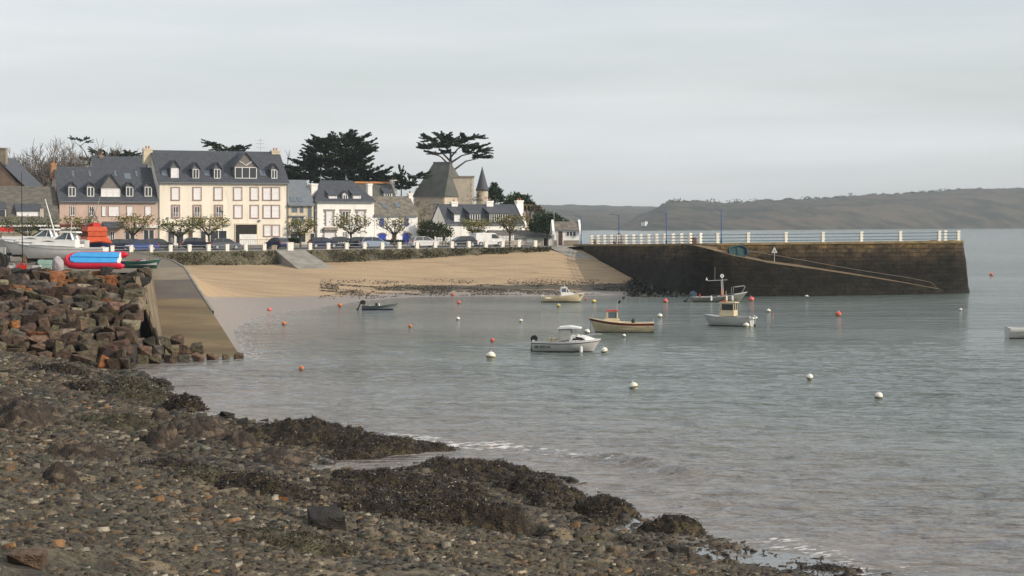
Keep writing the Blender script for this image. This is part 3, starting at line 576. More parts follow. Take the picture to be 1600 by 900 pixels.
# ================================================================ BUILDINGS
class House:
    """a facade line between two sight lines; local u runs right along it, y back, z up"""
    def __init__(s, name, label, cat, x0, x1, anchor=None, ang=22.0, base=None, x_at=None, Yc=None):
        if Yc is None:                                   # on the common frontage line
            P0 = Vector((-41.25, 275.0)); 
        else: P0 = Vector(((x_at-800)*Yc/FX, Yc))
        d = Vector((math.cos(R(ang)), math.sin(R(ang))))
        def hit(x):
            k = (x-800)/FX; t = (k*P0.y-P0.x)/(d.x-k*d.y); return t
        s.t0, s.t1 = hit(x0), hit(x1); A = P0+d*s.t0; s.A = A; s.d = d; s.W = s.t1-s.t0; s.P0 = P0
        s.zb = base if base is not None else gz(A.x, A.y)-.05; s.ang = R(ang)
        s.o = thing(name, label, cat, (A.x, A.y, s.zb), s.ang)
    def uz(s, x, y):
        k = (x-800)/FX; A = s.A; d = s.d; t = (k*A.y-A.x)/(d.x-k*d.y); Y = A.y+d.y*t
        return t, EYE-(y-HY)*Y/FX-s.zb
    def z(s, y, back=0.0, x=None):
        Y = s.A.y+(s.d.y*s.W/2)+back; return EYE-(y-HY)*Y/FX-s.zb
    def body(s, D, ze, zr, wall, roof, over=.35, hip=0, thick=.14, parapet=None):
        W = s.W; s.D, s.ze, s.zr = D, ze, zr
        mb = MB()
        if hip == 0: mb.prism([(0, -1), (D, -1), (D, ze), (D/2, zr-.02), (0, ze)], 'x', 0, W)
        else: mb.box(0, W, 0, D, -1, ze)
        s.wall = mb.build('wall', wall, s.o)
        mb = MB(); k = (zr-ze)/(D/2); o_ = over; e = .12
        if hip == 0:
            for q in (0, 1):
                y0, y1 = (-o_, D/2) if q == 0 else (D+o_, D/2); z0, z1 = ze-o_*k, zr
                vs = [(-e, y0, z0), (W+e, y0, z0), (W+e, y1, z1), (-e, y1, z1)]; up = [(a, b_, c+thick) for a, b_, c in vs]
                fs = [(0, 1, 2, 3), (7, 6, 5, 4), (0, 4, 5, 1), (1, 5, 6, 2), (3, 7, 4, 0), (2, 6, 7, 3)]
                mb.add(vs+up, fs)
        else:
            h = hip; P = [(-o_, -o_, ze), (W+o_, -o_, ze), (W+o_, D+o_, ze), (-o_, D+o_, ze), (h, D/2, zr), (W-h, D/2, zr)]
            up = [(a, b_, c+thick) for a, b_, c in P]
            mb.add(P+up, [(6, 7, 11, 10), (7, 8, 11), (8, 9, 10, 11), (9, 6, 10), (0, 1, 7, 6), (1, 2, 8, 7), (2, 3, 9, 8), (3, 0, 6, 9), (0, 3, 2, 1)])
        s.roof = mb.build('roof', roof, s.o)
        mb = MB(); mb.box(0, W, -over-.1, -over, ze-over*k-.05 if hip == 0 else ze-.1, ze-over*k+.08 if hip == 0 else ze+.05); mb.build('gutter', M['zinc'], s.roof)
        if parapet:
            for u0 in ((0-.28, .02), (W-.02, W+.28)):
                mb = MB(); mb.prism([(-.45, ze-.6), (-.45, ze-.1), (D/2, zr+.38), (D+.4, ze), (D+.4, ze-.6), (D/2, zr-.5)], 'x', *u0); mb.build('gable_coping', parapet, s.roof)
    def roof_y(s, z): return (z-s.ze)/(s.zr-s.ze)*s.D/2
    def chimney(s, x, y0, y1, wpx, mat, back=None, depth=.9, pots=1):
        b_ = s.D/2 if back is None else back; u, _ = s.uz(x, y0)
        k = (x-800)/FX; A = s.A+Vector((-s.d.y, s.d.x))*b_; t = (k*A.y-A.x)/(s.d.x-k*s.d.y); Y = A.y+s.d.y*t
        zt = EYE-(y0-HY)*Y/FX-s.zb; zl = EYE-(y1-HY)*Y/FX-s.zb-.6; w_ = wpx*Y/FX/2
        mb = MB(); mb.box(t-w_, t+w_, b_-depth/2, b_+depth/2, zl, zt-.25); mb.box(t-w_-.07, t+w_+.07, b_-depth/2-.07, b_+depth/2+.07, zt-.25, zt)
        c = mb.build('chimney', mat, s.roof)
        mb = MB()
        for i in range(pots): mb.lathe([(.13, 0), (.10, .35), (.12, .35)], 8, (t+(i-(pots-1)/2)*.4, b_, zt))
        if pots: mb.build('chimney_pot', M['potc'], s.roof)
    def rect(s, x0, y0, x1, y1):
        u0, z1 = s.uz(x0, y0); u1, z0 = s.uz(x1, y1); return u0, u1, z0, z1
    def window(s, x0, y0, x1, y1, pane='glass', frame=None, trim=None, mull=1, name='window', rail=False, open_sh=None, tw=.16):
        u0, u1, z0, z1 = s.rect(x0, y0, x1, y1); mb = MB(); f = .07
        fr = frame or M['wpaint']
        mb.box(u0, u1, -.05, .03, z1-f, z1); mb.box(u0, u1, -.05, .03, z0, z0+f); mb.box(u0, u0+f, -.05, .03, z0+f, z1-f); mb.box(u1-f, u1, -.05, .03, z0+f, z1-f)
        for i in range(mull): c = u0+(u1-u0)*(i+1)/(mull+1); mb.box(c-.045, c+.045, -.045, .03, z0+f, z1-f)
        if rail:
            mb.box(u0-.05, u1+.05, -.22, -.19, z0+.55, z0+.6)
            for i in range(7): c = u0+(u1-u0)*i/6; mb.box(c-.012, c+.012, -.215, -.195, z0, z0+.55)
        w_ = mb.build(name, fr, s.o)
        mb = MB(); mb.box(u0+f-.01, u1-f+.01, -.02, .02, z0+f-.01, z1-f+.01); mb.build('shutter' if pane == 'shutter' else 'pane', M[pane], w_)
        if trim:
            mb = MB(); t = tw; mb.box(u0-t, u1+t, -.075, .02, z1, z1+t); mb.box(u0-t, u1+t, -.11, .02, z0-t*.8, z0); mb.box(u0-t, u0, -.07, .02, z0, z1); mb.box(u1, u1+t, -.07, .02, z0, z1)
            mb.build('surround', trim, w_)
        if open_sh:
            mb = MB(); sw = (u1-u0)*.5; mb.box(u0-sw-.05, u0-.05, -.07, -.02, z0, z1); mb.box(u1+.05, u1+sw+.05, -.07, -.02, z0, z1); mb.build('open_shutter', M[open_sh], w_)
        return w_
    def door(s, x0, y0, x1, y1, mat, arch=None, name='door'):
        u0, u1, z0, z1 = s.rect(x0, y0, x1, y1); z0 = min(z0, .15); mb = MB(); c = (u0+u1)/2; w_ = (u1-u0)/2
        if arch:
            def arc(r, h0): return [(c+r*math.cos(a), h0+r*.55*math.sin(a)) for a in np.linspace(0, math.pi, 9)]
            h0 = z1-w_*.55; mb.prism([(u0, z0), (u1, z0)]+arc(w_, h0), 'y', -.04, .02); d_ = mb.build(name, mat, s.o)
            mb = MB(); A_ = arc(w_, h0); B_ = arc(w_+.22, h0)
            for i in range(8): mb.prism([A_[i], B_[i], B_[i+1], A_[i+1]], 'y', -.08, .02)
            mb.build('arch_stones', arch, d_)
        else:
            mb.box(u0, u1, -.04, .02, z0, z1); d_ = mb.build(name, mat, s.o)
            mb = MB(); mb.box(u0-.1, u1+.1, -.07, .02, z1, z1+.1); mb.box(u0-.1, u0, -.07, .02, z0, z1); mb.box(u1, u1+.1, -.07, .02, z0, z1); mb.build('frame', M['wpaint'], d_)
        mb = MB(); mb.box(u1-.2, u1-.15, -.1, -.04, 1.0, 1.12); mb.build('handle', M['steel'], d_)
        return d_
    def dormer(s, x0, y0, x1, y1, peak=True, pane='glass', face=None, roofm=None, hood=None, mull=1, set_=.35, extra=0):
        """window box at the foot of the slope, its little roof running back into the big one"""
        rise = (s.zr-s.ze)/(s.D/2)
        yb = set_; k = ((x0+x1)/2-800)/FX; A = s.A+Vector((-s.d.y, s.d.x))*yb
        def at(x, y):
            kk = (x-800)/FX; t = (kk*A.y-A.x)/(s.d.x-kk*s.d.y); Y = A.y+s.d.y*t; return t, EYE-(y-HY)*Y/FX-s.zb
        u0, z1 = at(x0, y0); u1, z0 = at(x1, y1); W_ = u1-u0; c = (u0+u1)/2; zpk = z1+(W_*.62 if peak else .15)
        if peak == 'tall': zpk = z1+(W_*.95 if W_ < 1.6 else min(W_*.74, 2.05))
        yz = lambda z: max(yb+.3, min(s.D/2, (z-s.ze)/rise)); o_ = .16
        mb = MB(); mb.box(u0-.08, u1+.08, yb, yz(z1), z0-.3, z1)
        if peak: mb.prism([(u0-.08, z1), (u1+.08, z1), (c, zpk)], 'y', yb, yb+.3)
        d_ = mb.build('dormer', face or M['slate_face'], s.o)
        mb = MB()
        if peak:
            for a, zz_ in ((u0-o_-.08, z1-.1), (u1+o_+.08, z1-.1)):
                vs = [(a, yb-.25, zz_), (c, yb-.25, zpk+.04), (c, yz(zpk)+.3, zpk+.04), (a, yz(zz_)+.15, zz_)]; up = [(p[0], p[1], p[2]+.09) for p in vs]; mb.add(vs+up, [(0, 1, 2, 3), (7, 6, 5, 4), (0, 4, 5, 1), (2, 6, 7, 3), (3, 7, 4, 0)])
        else:
            zb_ = min(s.zr-.1, z1+1.0); vs = [(u0-o_, yb-.2, z1), (u1+o_, yb-.2, z1), (u1+o_, yz(zb_), zb_), (u0-o_, yz(zb_), zb_)]; up = [(p[0], p[1], p[2]+.09) for p in vs]; mb.add(vs+up, [(0, 1, 2, 3), (7, 6, 5, 4), (0, 4, 5, 1), (0, 3, 7, 4), (1, 5, 6, 2)])
        mb.build('dormer_roof', roofm or M['slate'], d_)
        f = .09; y_ = yb; mb = MB()
        mb.box(u0, u1, y_-.06, y_, z1-f, z1); mb.box(u0, u1, y_-.06, y_, z0, z0+f); mb.box(u0, u0+f, y_-.06, y_, z0+f, z1-f); mb.box(u1-f, u1, y_-.06, y_, z0+f, z1-f)
        for i in range(mull): q = u0+(u1-u0)*(i+1)/(mull+1); mb.box(q-.05, q+.05, y_-.055, y_, z0+f, z1-f)
        mb.box(u0+f, u1-f, y_-.02, y_, z0+f, z1-f, m=1)
        mb.build('window', [M['wpaint'], M[pane]], d_)
        if peak == 'tall' and extra:
            mb = MB(); zt = zpk-.3
            for sgn in (-1, 1): mb.tube([(c+sgn*W_*.30, yb-.04, z1+(zpk-z1)*.42), (c, yb-.04, z1+.25)], .06, 4)
            mb.build('timber_cross', M['wpaint'], d_)
        return d_
    def velux(s, x, y, wp=9, hp=6, glass='glass_b'):
        rise = (s.zr-s.ze)/(s.D/2); zt = None
        kk = (x-800)/FX                                    # ray against the sloping roof
        n = Vector((-s.d.y, s.d.x)); best = None
        for Y in np.arange(s.A.y-2, s.A.y+s.D+12, .05):
            p = Vector((kk*Y, Y))-s.A; u = p.dot(s.d); b_ = p.dot(n); z = EYE-(y-HY)*Y/FX-s.zb
            if z <= s.ze+b_*rise+.14: best = (u, b_, z); break
        if not best: return
        u, b_, z = best; a = math.atan(rise); hw = wp*s.A.y/FX/2; hh_ = .6
        Mx = Matrix.Translation((u, b_, z+.03)) @ Matrix.Rotation(a, 4, 'X')
        mb = MB(); mb.box(-hw, hw, -hh_, hh_, -.02, .06, M=Mx); mb.box(-hw+.09, hw-.09, -hh_+.09, hh_-.09, .05, .075, m=1, M=Mx)
        mb.build('skylight', [M['zinc'], M[glass]], s.roof)
M['potc'] = mk('terracotta_pot', (.35, .14, .07), .9)
M['slate_face'] = mk('dormer_cheek_slate', (.10, .105, .12), .7, (.15, .15, .165), 3)
M['wood_face'] = mk('grey_timber_cladding', (.20, .185, .17), .8, (.14, .13, .12), 2, stretch=(8, 1, 1))
M['cream_st'] = mk('cream_chimney', (.66, .57, .42), .9, (.5, .43, .32), 2)
M['awn_w'] = mk('white_fascia', (.72, .71, .68), .6)
# ---- large cream hotel-like block
h = House('apartment_building', 'large cream four-storey block with slate roof, pink-framed windows and a covered passage', 'building', 247, 450)
ze = h.z(283); zr = h.z(237.5, 5.2); h.body(10.4, ze, zr, M['cream'], M['slate'], parapet=None)
h.chimney(230.5, 232, 250, 14, M['cream_st'], back=5.2, pots=2); h.chimney(430, 235, 250, 13, M['cream_st'], back=5.2, pots=2)
for x in (274, 308, 341, 371.5, 397.5, 417, 430.5): h.window(x-5.5, 293.5, x+5.5, 312, 'shutter', trim=M['pinktrim'], mull=0)
for x in (274.5, 308, 341.5): h.window(x-4.2, 322.5, x+4.2, 339, 'glass', trim=M['pinktrim'], mull=1, rail=True, tw=.26)
for x in (372, 397.5, 417.5, 430.5): h.window(x-5.5, 321.5, x+5.5, 340, 'shutter', trim=M['pinktrim'], mull=0)
for x in (418, 431): h.window(x-5, 352.5, x+5, 368.5, 'shutter', trim=M['pinktrim'], mull=0)
h.window(262, 361, 273, 381, 'glass', mull=0, name='shop_window'); h.window(275, 361, 287, 381, 'glass', mull=0, name='shop_window')
h.door(294, 360, 301, 383, M['wood_dk']); h.window(313, 361, 322, 381, 'glass', mull=0, name='shop_window'); h.window(328, 360, 354.5, 378, 'glass', mull=1, name='shop_window')
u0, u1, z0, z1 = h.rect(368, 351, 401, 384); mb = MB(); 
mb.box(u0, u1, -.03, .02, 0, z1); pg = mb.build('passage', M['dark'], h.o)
mb = MB(); mb.box(u0-.12, u1+.12, -.12, .02, z1, z1+.18); mb.box(u0-.12, u0, -.1, .02, 0, z1); mb.box(u1, u1+.12, -.1, .02, 0, z1); mb.build('frame', M['cream_st'], pg)
a, b2, _, zz2 = h.rect(374, 366, 401, 380); mb = MB(); mb.box(a, b2, -.10, -.05, .2, zz2); mb.build('gate', M['wpaint'], pg)
a, b2, q0, q1 = h.rect(254, 348.6, 361, 351); mb = MB(); mb.box(a, b2, -.25, .02, q0, q1); mb.build('fascia', M['cream_st'], h.o)
h.dormer(267, 262.5, 279, 279.5, 'tall', pane='shutter', mull=0); h.dormer(301, 264, 311, 279, 'tall'); h.dormer(334.5, 264, 344.5, 279, 'tall'); h.dormer(424, 265, 433, 279, 'tall')
d_ = h.dormer(367, 261, 401, 279, 'tall', face=M['wood_face'], mull=2, extra=1)
for x in (248.6, 449): mb = MB(); u, _ = h.uz(x, 300); mb.tube([(u, -.08, h.ze-.2), (u, -.08, .1)], .055, 6); mb.build('downpipe', M['zinc'], h.o)
for x, y in ((262, 341), (355, 352), (405, 345)): mb = MB(); u, z = h.uz(x, y); mb.box(u-.12, u+.12, -.2, .0, z-.15, z+.15); mb.build('wall_lamp', M['zinc'], h.o)
h.velux(257, 271); h.velux(323, 271); h.velux(410, 271)
mb = MB(); u, z = h.uz(421, 216); mb.tube([(u, 5.2, zr-.3), (u, 5.2, h.z(216, 5.2))], .035, 5)
zt = h.z(216, 5.2)
for k, L_ in ((.2, .5), (.7, .7), (1.3, .6)): mb.tube([(u-L_, 5.2, zt-k), (u+L_, 5.2, zt-k)], .025, 4)
mb.build('aerial', M['steel'], h.roof)
# ---- pink building
h = House('terraced_building', 'pinkish-beige three-storey building with slate roof, left of the large cream block', 'building', 93, 246.6)
ze = h.z(312); zr = h.z(262.5, 4.8); h.body(9.6, ze, zr, M['pink'], M['slate'])
h.chimney(83.5, 255, 272, 8, mk('orange_brick_chimney', (.45, .24, .12), .9, (.3, .15, .08), 3), back=4.8)
for x0, x1, y0, y1, p in ((110, 117, 322, 337, 'glass'), (139, 146.5, 322, 337, 'glass'), (159.5, 165.5, 322.5, 337.5, 'shutter'), (170, 186, 322.5, 337.5, 'shutter'), (198.5, 207.5, 322.5, 337, 'shutter'), (227, 236, 322.5, 337, 'shutter')):
    h.window(x0, y0, x1, y1, p, mull=0 if p == 'shutter' else 1, trim=M['pinktrim'], tw=.07)
for x0, x1 in ((107, 118), (136, 147), (197, 208), (226, 237)): h.dormer(x0, 292, x1, 307, True)
h.dormer(158, 294.5, 187.5, 308, 'tall', face=M['wood_face'], mull=2, pane='shutter')
h.window(172, 361, 179, 377, 'glass', name='shop_window'); h.window(195, 360, 211, 379, 'glass', mull=1, name='shop_window'); h.window(224, 359, 241, 377, 'glass', mull=1, name='shop_window')
h.window(96, 360, 118, 376, 'glass', mull=2, name='shop_window')
a, b2, q0, q1 = h.rect(160, 346, 192, 356); mb = MB(); mb.add([(a, -1.5, q0), (b2, -1.5, q0), (b2, .02, q1), (a, .02, q1), (a, .02, q0), (b2, .02, q0)], [(0, 1, 2, 3), (0, 3, 4), (1, 5, 2), (0, 4, 5, 1)]); mb.build('porch_roof', M['slate'], h.o)
a, b2, q0, q1 = h.rect(212, 352, 246, 356); mb = MB(); mb.box(a, b2, -.5, .02, q0, q1); mb.build('fascia', M['awn_w'], h.o)
a, b2, q0, q1 = h.rect(94, 353, 150, 358); mb = MB(); mb.box(a, b2, -.6, .02, q0, q0+.25); mb.box(a, b2, -.55, .02, q0+.26, q1+.2, m=1); mb.build('awning', [M['awn_w'], M['maroon']], h.o)
for x in (114, 140, 180, 213): h.velux(x, 272, 3)
h.velux(199, 276, 10)
# ---- low slate-roofed building at the left edge
h = House('restaurant_building', 'low grey slate-roofed building with wide dormer windows and red awnings at the left edge', 'building', -60, 92, x_at=40, Yc=263)
ze = h.z(343); zr = h.z(292.5, 4.6); h.body(9.2, ze, zr, M['stone'], M['slate_old'])
h.dormer(26, 330, 64, 343, False, pane='shutter', mull=1); h.dormer(-4, 327, 9, 341, False, mull=0)
h.window(-20, 352, 84, 362, 'glass', mull=9, name='shop_window')
a, b2, q0, q1 = h.rect(-40, 351.5, 92, 354); mb = MB(); mb.box(a, b2, -1.0, .02, q0, q1); mb.box(a, a+(b2-a)*.45, -.95, -.8, q0-.7, q0, m=1); mb.build('awning', [M['awn_w'], M['red']], h.o)
mb = MB(); u, z = h.uz(65.5, 340); mb.box(u-.25, u+.25, .1, .7, h.z(343), h.z(326)); mb.build('chimney', M['stone_lt'], h.roof)
# ---- brown gable house behind it
h = House('stone_house', 'brown stone gable end with chimney, rising behind the low slate-roofed building', 'house', -40, 30, ang=-60, x_at=30, Yc=284)
k = House.__dict__
h.o.location = (-80.5, 292, 4.6); h.o.rotation_euler = (0, 0, R(-4)); h.W = 8; h.D = 9
mb = MB(); mb.prism([(-2.5, -1), (7.0, -1), (7.0, 8.4), (5.2, 9.6), (1.9, 13.3), (-2.5, 9.2)], 'y', 0, 9); mb.build('wall', mk('brown_roughcast', (.25, .17, .12), .9, (.18, .12, .085), 1.0, .4), h.o)
mb = MB()
for p, q in (((1.9, 13.3), (7.3, 8.2)), ((1.9, 13.3), (-3, 8.8))): mb.prism([p, (p[0], p[1]+.15), (q[0], q[1]+.15), q], 'y', -.2, 9.2)
h.roof = mb.build('roof', M['slate'], h.o)
mb = MB(); mb.box(1.2, 3.5, .1, 1.1, 12.2, 14.6); mb.box(1.1, 3.6, 0, 1.2, 14.6, 14.8); mb.build('chimney', M['stone'], h.roof)
# ---- small roof between pink and cream, behind
h = House('rear_house', 'dark slate-roofed house tucked behind, between the pink building and the cream block', 'house', 150, 262, x_at=205, Yc=296)
h.body(8, h.z(275), h.z(246, 4), M['stone_lt'], M['slate']); h.chimney(158, 243, 252, 6, M['stone'])
# ---- narrow modern house
h = House('modern_house', 'narrow pale modern house with zinc roof and glazed balconies, right of the cream block', 'house', 450.8, 490)
ze = h.z(318.5); h.body(9, ze, h.z(282.5, 4.5), M['cream_st'], M['zinc'])
h.chimney(489.5, 287, 313, 10, M['white'], back=3.2, depth=1.4, pots=0)
h.velux(457.5, 312, 9); h.velux(468.5, 312, 8)
h.window(456, 319.5, 464.5, 332, 'glass_b', mull=0, frame=M['zinc']); h.window(468.5, 319.5, 474, 332.5, 'glass_b', mull=0, frame=M['zinc']); h.window(456.5, 339, 466, 358, 'glass_b', mull=0, frame=M['zinc']); h.window(469, 339, 474.5, 352, 'glass_b', mull=0, frame=M['zinc']); h.window(481, 319.5, 487, 356, 'glass_b', mull=0, frame=M['zinc'])
h.window(453, 364, 478, 379, 'glass', mull=1, name='shop_window'); h.window(484, 364, 492, 380, 'glass', mull=0, name='shop_window')
a, b2, q0, q1 = h.rect(452, 359, 481, 362); mb = MB(); mb.box(a, b2, -.9, .02, q0, q1); 
for i in range(12): c_ = a+(b2-a)*i/11; mb.box(c_-.02, c_+.02, -.88, -.84, q1, q1+.9)
mb.box(a, b2, -.9, -.84, q1+.9, q1+.96); mb.build('balcony', M['awn_w'], h.o)
a, b2, q0, q1 = h.rect(451, 337, 476, 338.5); mb = MB(); mb.box(a, b2, -.3, .02, q0, q1); mb.build('ledge', M['zinc'], h.o)
# ---- white hipped-roof house
h = House('villa', 'white house with hipped slate roof, three dormers and granite-framed windows', 'house', 494, 584.5)
ze = h.z(315.5); h.body(8.6, ze, h.z(283.5, 4.3), M['white'], M['slate'], hip=2.0, over=.25)
h.dormer(514.3, 305.5, 525.7, 314.5, False, pane='shutter', mull=0, set_=.3, face=M['wpaint']); h.dormer(551.8, 305, 563, 314.5, False, pane='shutter', mull=0, set_=.3, face=M['wpaint']); h.dormer(535.7, 304, 543, 314, True, set_=.3, face=M['wpaint'])
mb = MB()
for x in (508, 556): u, _ = h.uz(x, 283); mb.lathe([(.12, -.4), (.05, 0), (.12, .3), (.02, .9), (0, 1.2)], 8, (u+.6 if x < 530 else u-.2, 4.3, h.zr+.1))
mb.build('finial', M['zinc'], h.roof)
def quoins(h, x0, x1, y0, y1, n, par):
    u0, u1, z0, z1 = h.rect(x0, y0, x1, y1); mb = MB(); hh_ = (z1-z0)/n
    for i in range(n):
        e = .34 if i % 2 else .2; mb.box(u0-e, u0-.005, -.06, .02, z0+i*hh_, z0+(i+.8)*hh_); mb.box(u1+.005, u1+e, -.06, .02, z0+i*hh_, z0+(i+.8)*hh_)
    mb.box(u0-.4, u1+.4, -.08, .02, z1+.005, z1+.28); mb.build('stone_surround', M['quoin'], par)
for x, p in ((514.5, 'shutter'), (539.5, 'glass'), (563.8, 'shutter')):
    w_ = h.window(x-4.8, 330, x+4.8, 353, p, mull=0 if p == 'shutter' else 1); quoins(h, x-4.8, x+4.8, 330, 353, 8, w_)
w_ = h.window(507, 361, 523, 377.5, 'shutter', mull=0, name='garage_shutter'); quoins(h, 507, 523, 361, 378, 6, w_)
h.window(535.5, 362, 545, 374, 'glass', mull=3)
h.door(552.5, 362, 559, 376, M['wpaint'], arch=M['quoin'], name='arched_window'); h.door(563, 362, 571.5, 376, M['wpaint'], arch=M['quoin'], name='arched_window')
a, b2, q0, q1 = h.rect(505.5, 355, 527, 360); mb = MB(); mb.box(a, b2, -.5, .02, q0, q1); mb.build('planter', M['quoin'], h.o)
mb = MB(); a, _ = h.uz(494.8, 315); mb.tube([(a, -.1, ze), (a, -.1, 0)], .06, 6); mb.build('downpipe', M['zinc'], h.o)
# ---- house behind with orange ridge
h = House('rear_house', 'slate-roofed house with orange ridge tiles and two white chimneys, behind the blue-shuttered house', 'house', 566, 622, x_at=595, Yc=296)
h.body(8, h.z(317), h.z(288, 4), M['white'], M['slate_green']); h.chimney(577, 287, 311, 7, M['white'], back=-.2, pots=1); h.chimney(615, 281, 300, 8, M['white'], back=4, pots=2)
h.dormer(601, 302, 612, 308.5, False, set_=1.2, face=M['wpaint'], mull=2)
mb = MB(); mb.prism([(3.7, h.zr+.12), (4.3, h.zr+.12), (4, h.zr+.42)], 'x', 0, h.W); mb.build('ridge_tiles', mk('orange_ridge', (.36, .17, .07), .9), h.roof)
# ---- blue shutters house
h = House('cottage', 'white house with royal blue shutters, arched blue doors and stone-tiled roof', 'house', 585, 652.5)
ze = h.z(336.5); h.body(8, ze, h.z(308, 4), M['white'], M['moss_roof'], over=.2)
h.chimney(640.5, 302, 315, 6.5, M['white'], back=4)
h.velux(600.5, 322, 7); h.velux(620.5, 321, 7)
for x in (596.5, 635): h.window(x-3.2, 341, x+3.2, 353.5, 'blue', mull=0, frame=M['blue'])
h.window(612, 343, 619, 353, 'glass', mull=1)
h.door(591, 364.5, 603, 383, M['blue'], arch=M['quoin']); h.door(629, 364, 641.5, 383, M['blue'], arch=M['quoin']); h.door(612.5, 363, 619.5, 383, M['wood_dk'], arch=M['quoin'])
# ---- manor with the tall roof
h = House('manor_house', 'old stone manor with very tall hipped slate roof, behind the white cottage', 'house', 647, 694.5, ang=-32, x_at=694.5, Yc=299, base=4.7)
ze = h.z(307.5); h.zb = h.zb; D = 7.2
h.body(D, ze, h.z(255, 3), M['stone_lt'], M['slate_green'], hip=1.3, over=.2)
for x in (650, 667, 684):
    h.velux(x, 299, 3, glass='wpaint')
w_ = h.window(679.5, 321, 684, 338, 'glass_b', mull=0); quoins(h, 679.5, 684, 321, 338, 5, w_)
mb = MB()
for i in range(int(h.ze/.44)): e = .5 if i % 2 else .3; mb.box(h.W-e, h.W+.05, -.06, .0, i*.44, i*.44+.4); mb.box(h.W, h.W+.06, 0, e, i*.44, i*.44+.4)
mb.build('quoins', M['cream_st'], h.o)
mb = MB(); mb.tube([(1.2, D/2, h.zr+.12), (h.W-1.2, D/2, h.zr+.12)], .12, 6); mb.build('ridge', M['slate_face'], h.roof)
h = House('manor_wing', 'square pale stone tower block with quoined corners, between the manor roof and the turret', 'tower', 704, 740, ang=2, x_at=704, Yc=302, base=4.7)
mb = MB(); zt = h.z(277.5); mb.box(0, h.W, 0, 5, -1, zt); mb.build('wall', M['stone_lt'], h.o)
mb = MB(); mb.box(-.12, h.W+.12, -.12, 5.12, zt, zt+.28); mb.build('cornice', M['quoin'], h.o)
mb = MB()
for q_ in (0, 1):
    mb = MB()
    for i in range(22): e = .45 if i % 2 else .28; mb.box(*((-.05, e) if q_ == 0 else (h.W-e, h.W+.05)), -.05, 0, zt-i*.46-.46, zt-i*.46)
    mb.build('quoins', M['cream_st'], h.o)
t = thing('turret', 'round pale stone turret with slender slate cone, right of the manor block', 'turret', (*px(753.5, 300, 308)[:2], 4.7)); zt = px(0, 298, 308).z-4.7; za = px(0, 261.5, 308).z-4.7
mb = MB(); mb.lathe([(.93, -1), (.93, zt)], 20); mb.build('wall', M['stone_lt'], t, True); mb = MB(); mb.lathe([(.9, zt-.02), (1.12, zt), (.98, zt+.3), (.05, za), (0, za+.25)], 20); mb.build('roof', M['slate'], t, True)
# ---- white dormered cottage
h = House('cottage', 'long low white cottage with dark slate roof, three white chimneys and shuttered dormers', 'house', 698, 819)
ze = h.z(350); h.body(7.2, ze, h.z(320.5, 3.6), M['white'], M['slate'], over=.15, parapet=None)
h.chimney(709, 315, 330, 10, M['white'], back=3.6, pots=1); h.chimney(764, 314, 327, 11, M['white'], back=3.6, pots=1); h.chimney(811, 313, 327, 11, M['white'], back=3.6, pots=2)
mb = MB(); mb.prism([(-.4, h.ze-.6), (-.4, h.ze), (3.6, h.zr+.4), (7.6, h.ze), (7.6, h.ze-.6), (3.6, h.zr-.5)], 'x', h.W-.02, h.W+.3); mb.build('gable_coping', M['white'], h.roof)
mb = MB(); mb.prism([(-1.6, -.5), (0, -.5), (0, 3.0)], 'x', h.W-.5, h.W); mb.build('buttress', M['white'], h.o)
h.dormer(709.5, 334.5, 718.5, 347.5, False, pane='shutter', set_=.3, mull=0); h.dormer(734, 334, 750, 346.5, False, set_=.3, mull=3); h.dormer(765, 334, 779, 347, False, set_=.3, mull=3); h.dormer(781, 334, 797, 346, False, set_=.3, mull=3)
a, b2, q0, q1 = h.rect(741, 359, 755, 363); mb = MB(); mb.add([(a, -1.4, q0), (b2, -1.4, q0), (b2, .02, q1), (a, .02, q1), (a, .02, q0), (b2, .02, q0)], [(0, 1, 2, 3), (0, 3, 4), (1, 5, 2), (0, 4, 5, 1)]); mb.build('porch_roof', M['slate'], h.o)
h.door(744, 364, 751, 383, M['wood_dk'])
# ---- half-ruined timber gable
h = House('timber_barn', 'narrow weathered timber-framed gable standing right of the white cottage chimney', 'barn', 817, 830, x_at=823, Yc=300)
zt = h.z(321); mb = MB(); mb.box(0, h.W, 0, 4, -1, zt-1.0); mb.build('wall', M['stone_lt'], h.o)
mb = MB()
for u in (.05, .45, .9): mb.box(u*h.W-.08, u*h.W+.08, -.12, -.0, 0, zt)
mb.box(-.4, h.W+.2, -.2, 3, zt, zt+.15); mb.tube([(0, -.14, 1), (h.W, -.14, zt-.2)], .07, 4); mb.build('timber_frame', M['rust'], h.o)
# ---- low shed
h = House('shed', 'long low grey-roofed shed between the white cottage and the harbour hut', 'shed', 771, 862, x_at=815, Yc=283, ang=18)
h.body(5, h.z(371), h.z(361, 2.5), M['stone_lt'], M['slate_old'], over=.2)
h.door(849, 372, 857, 384, M['dark']); h.window(809, 372, 816, 379, 'shutter', mull=0); h.window(823, 372, 833, 379, 'shutter', mull=0)
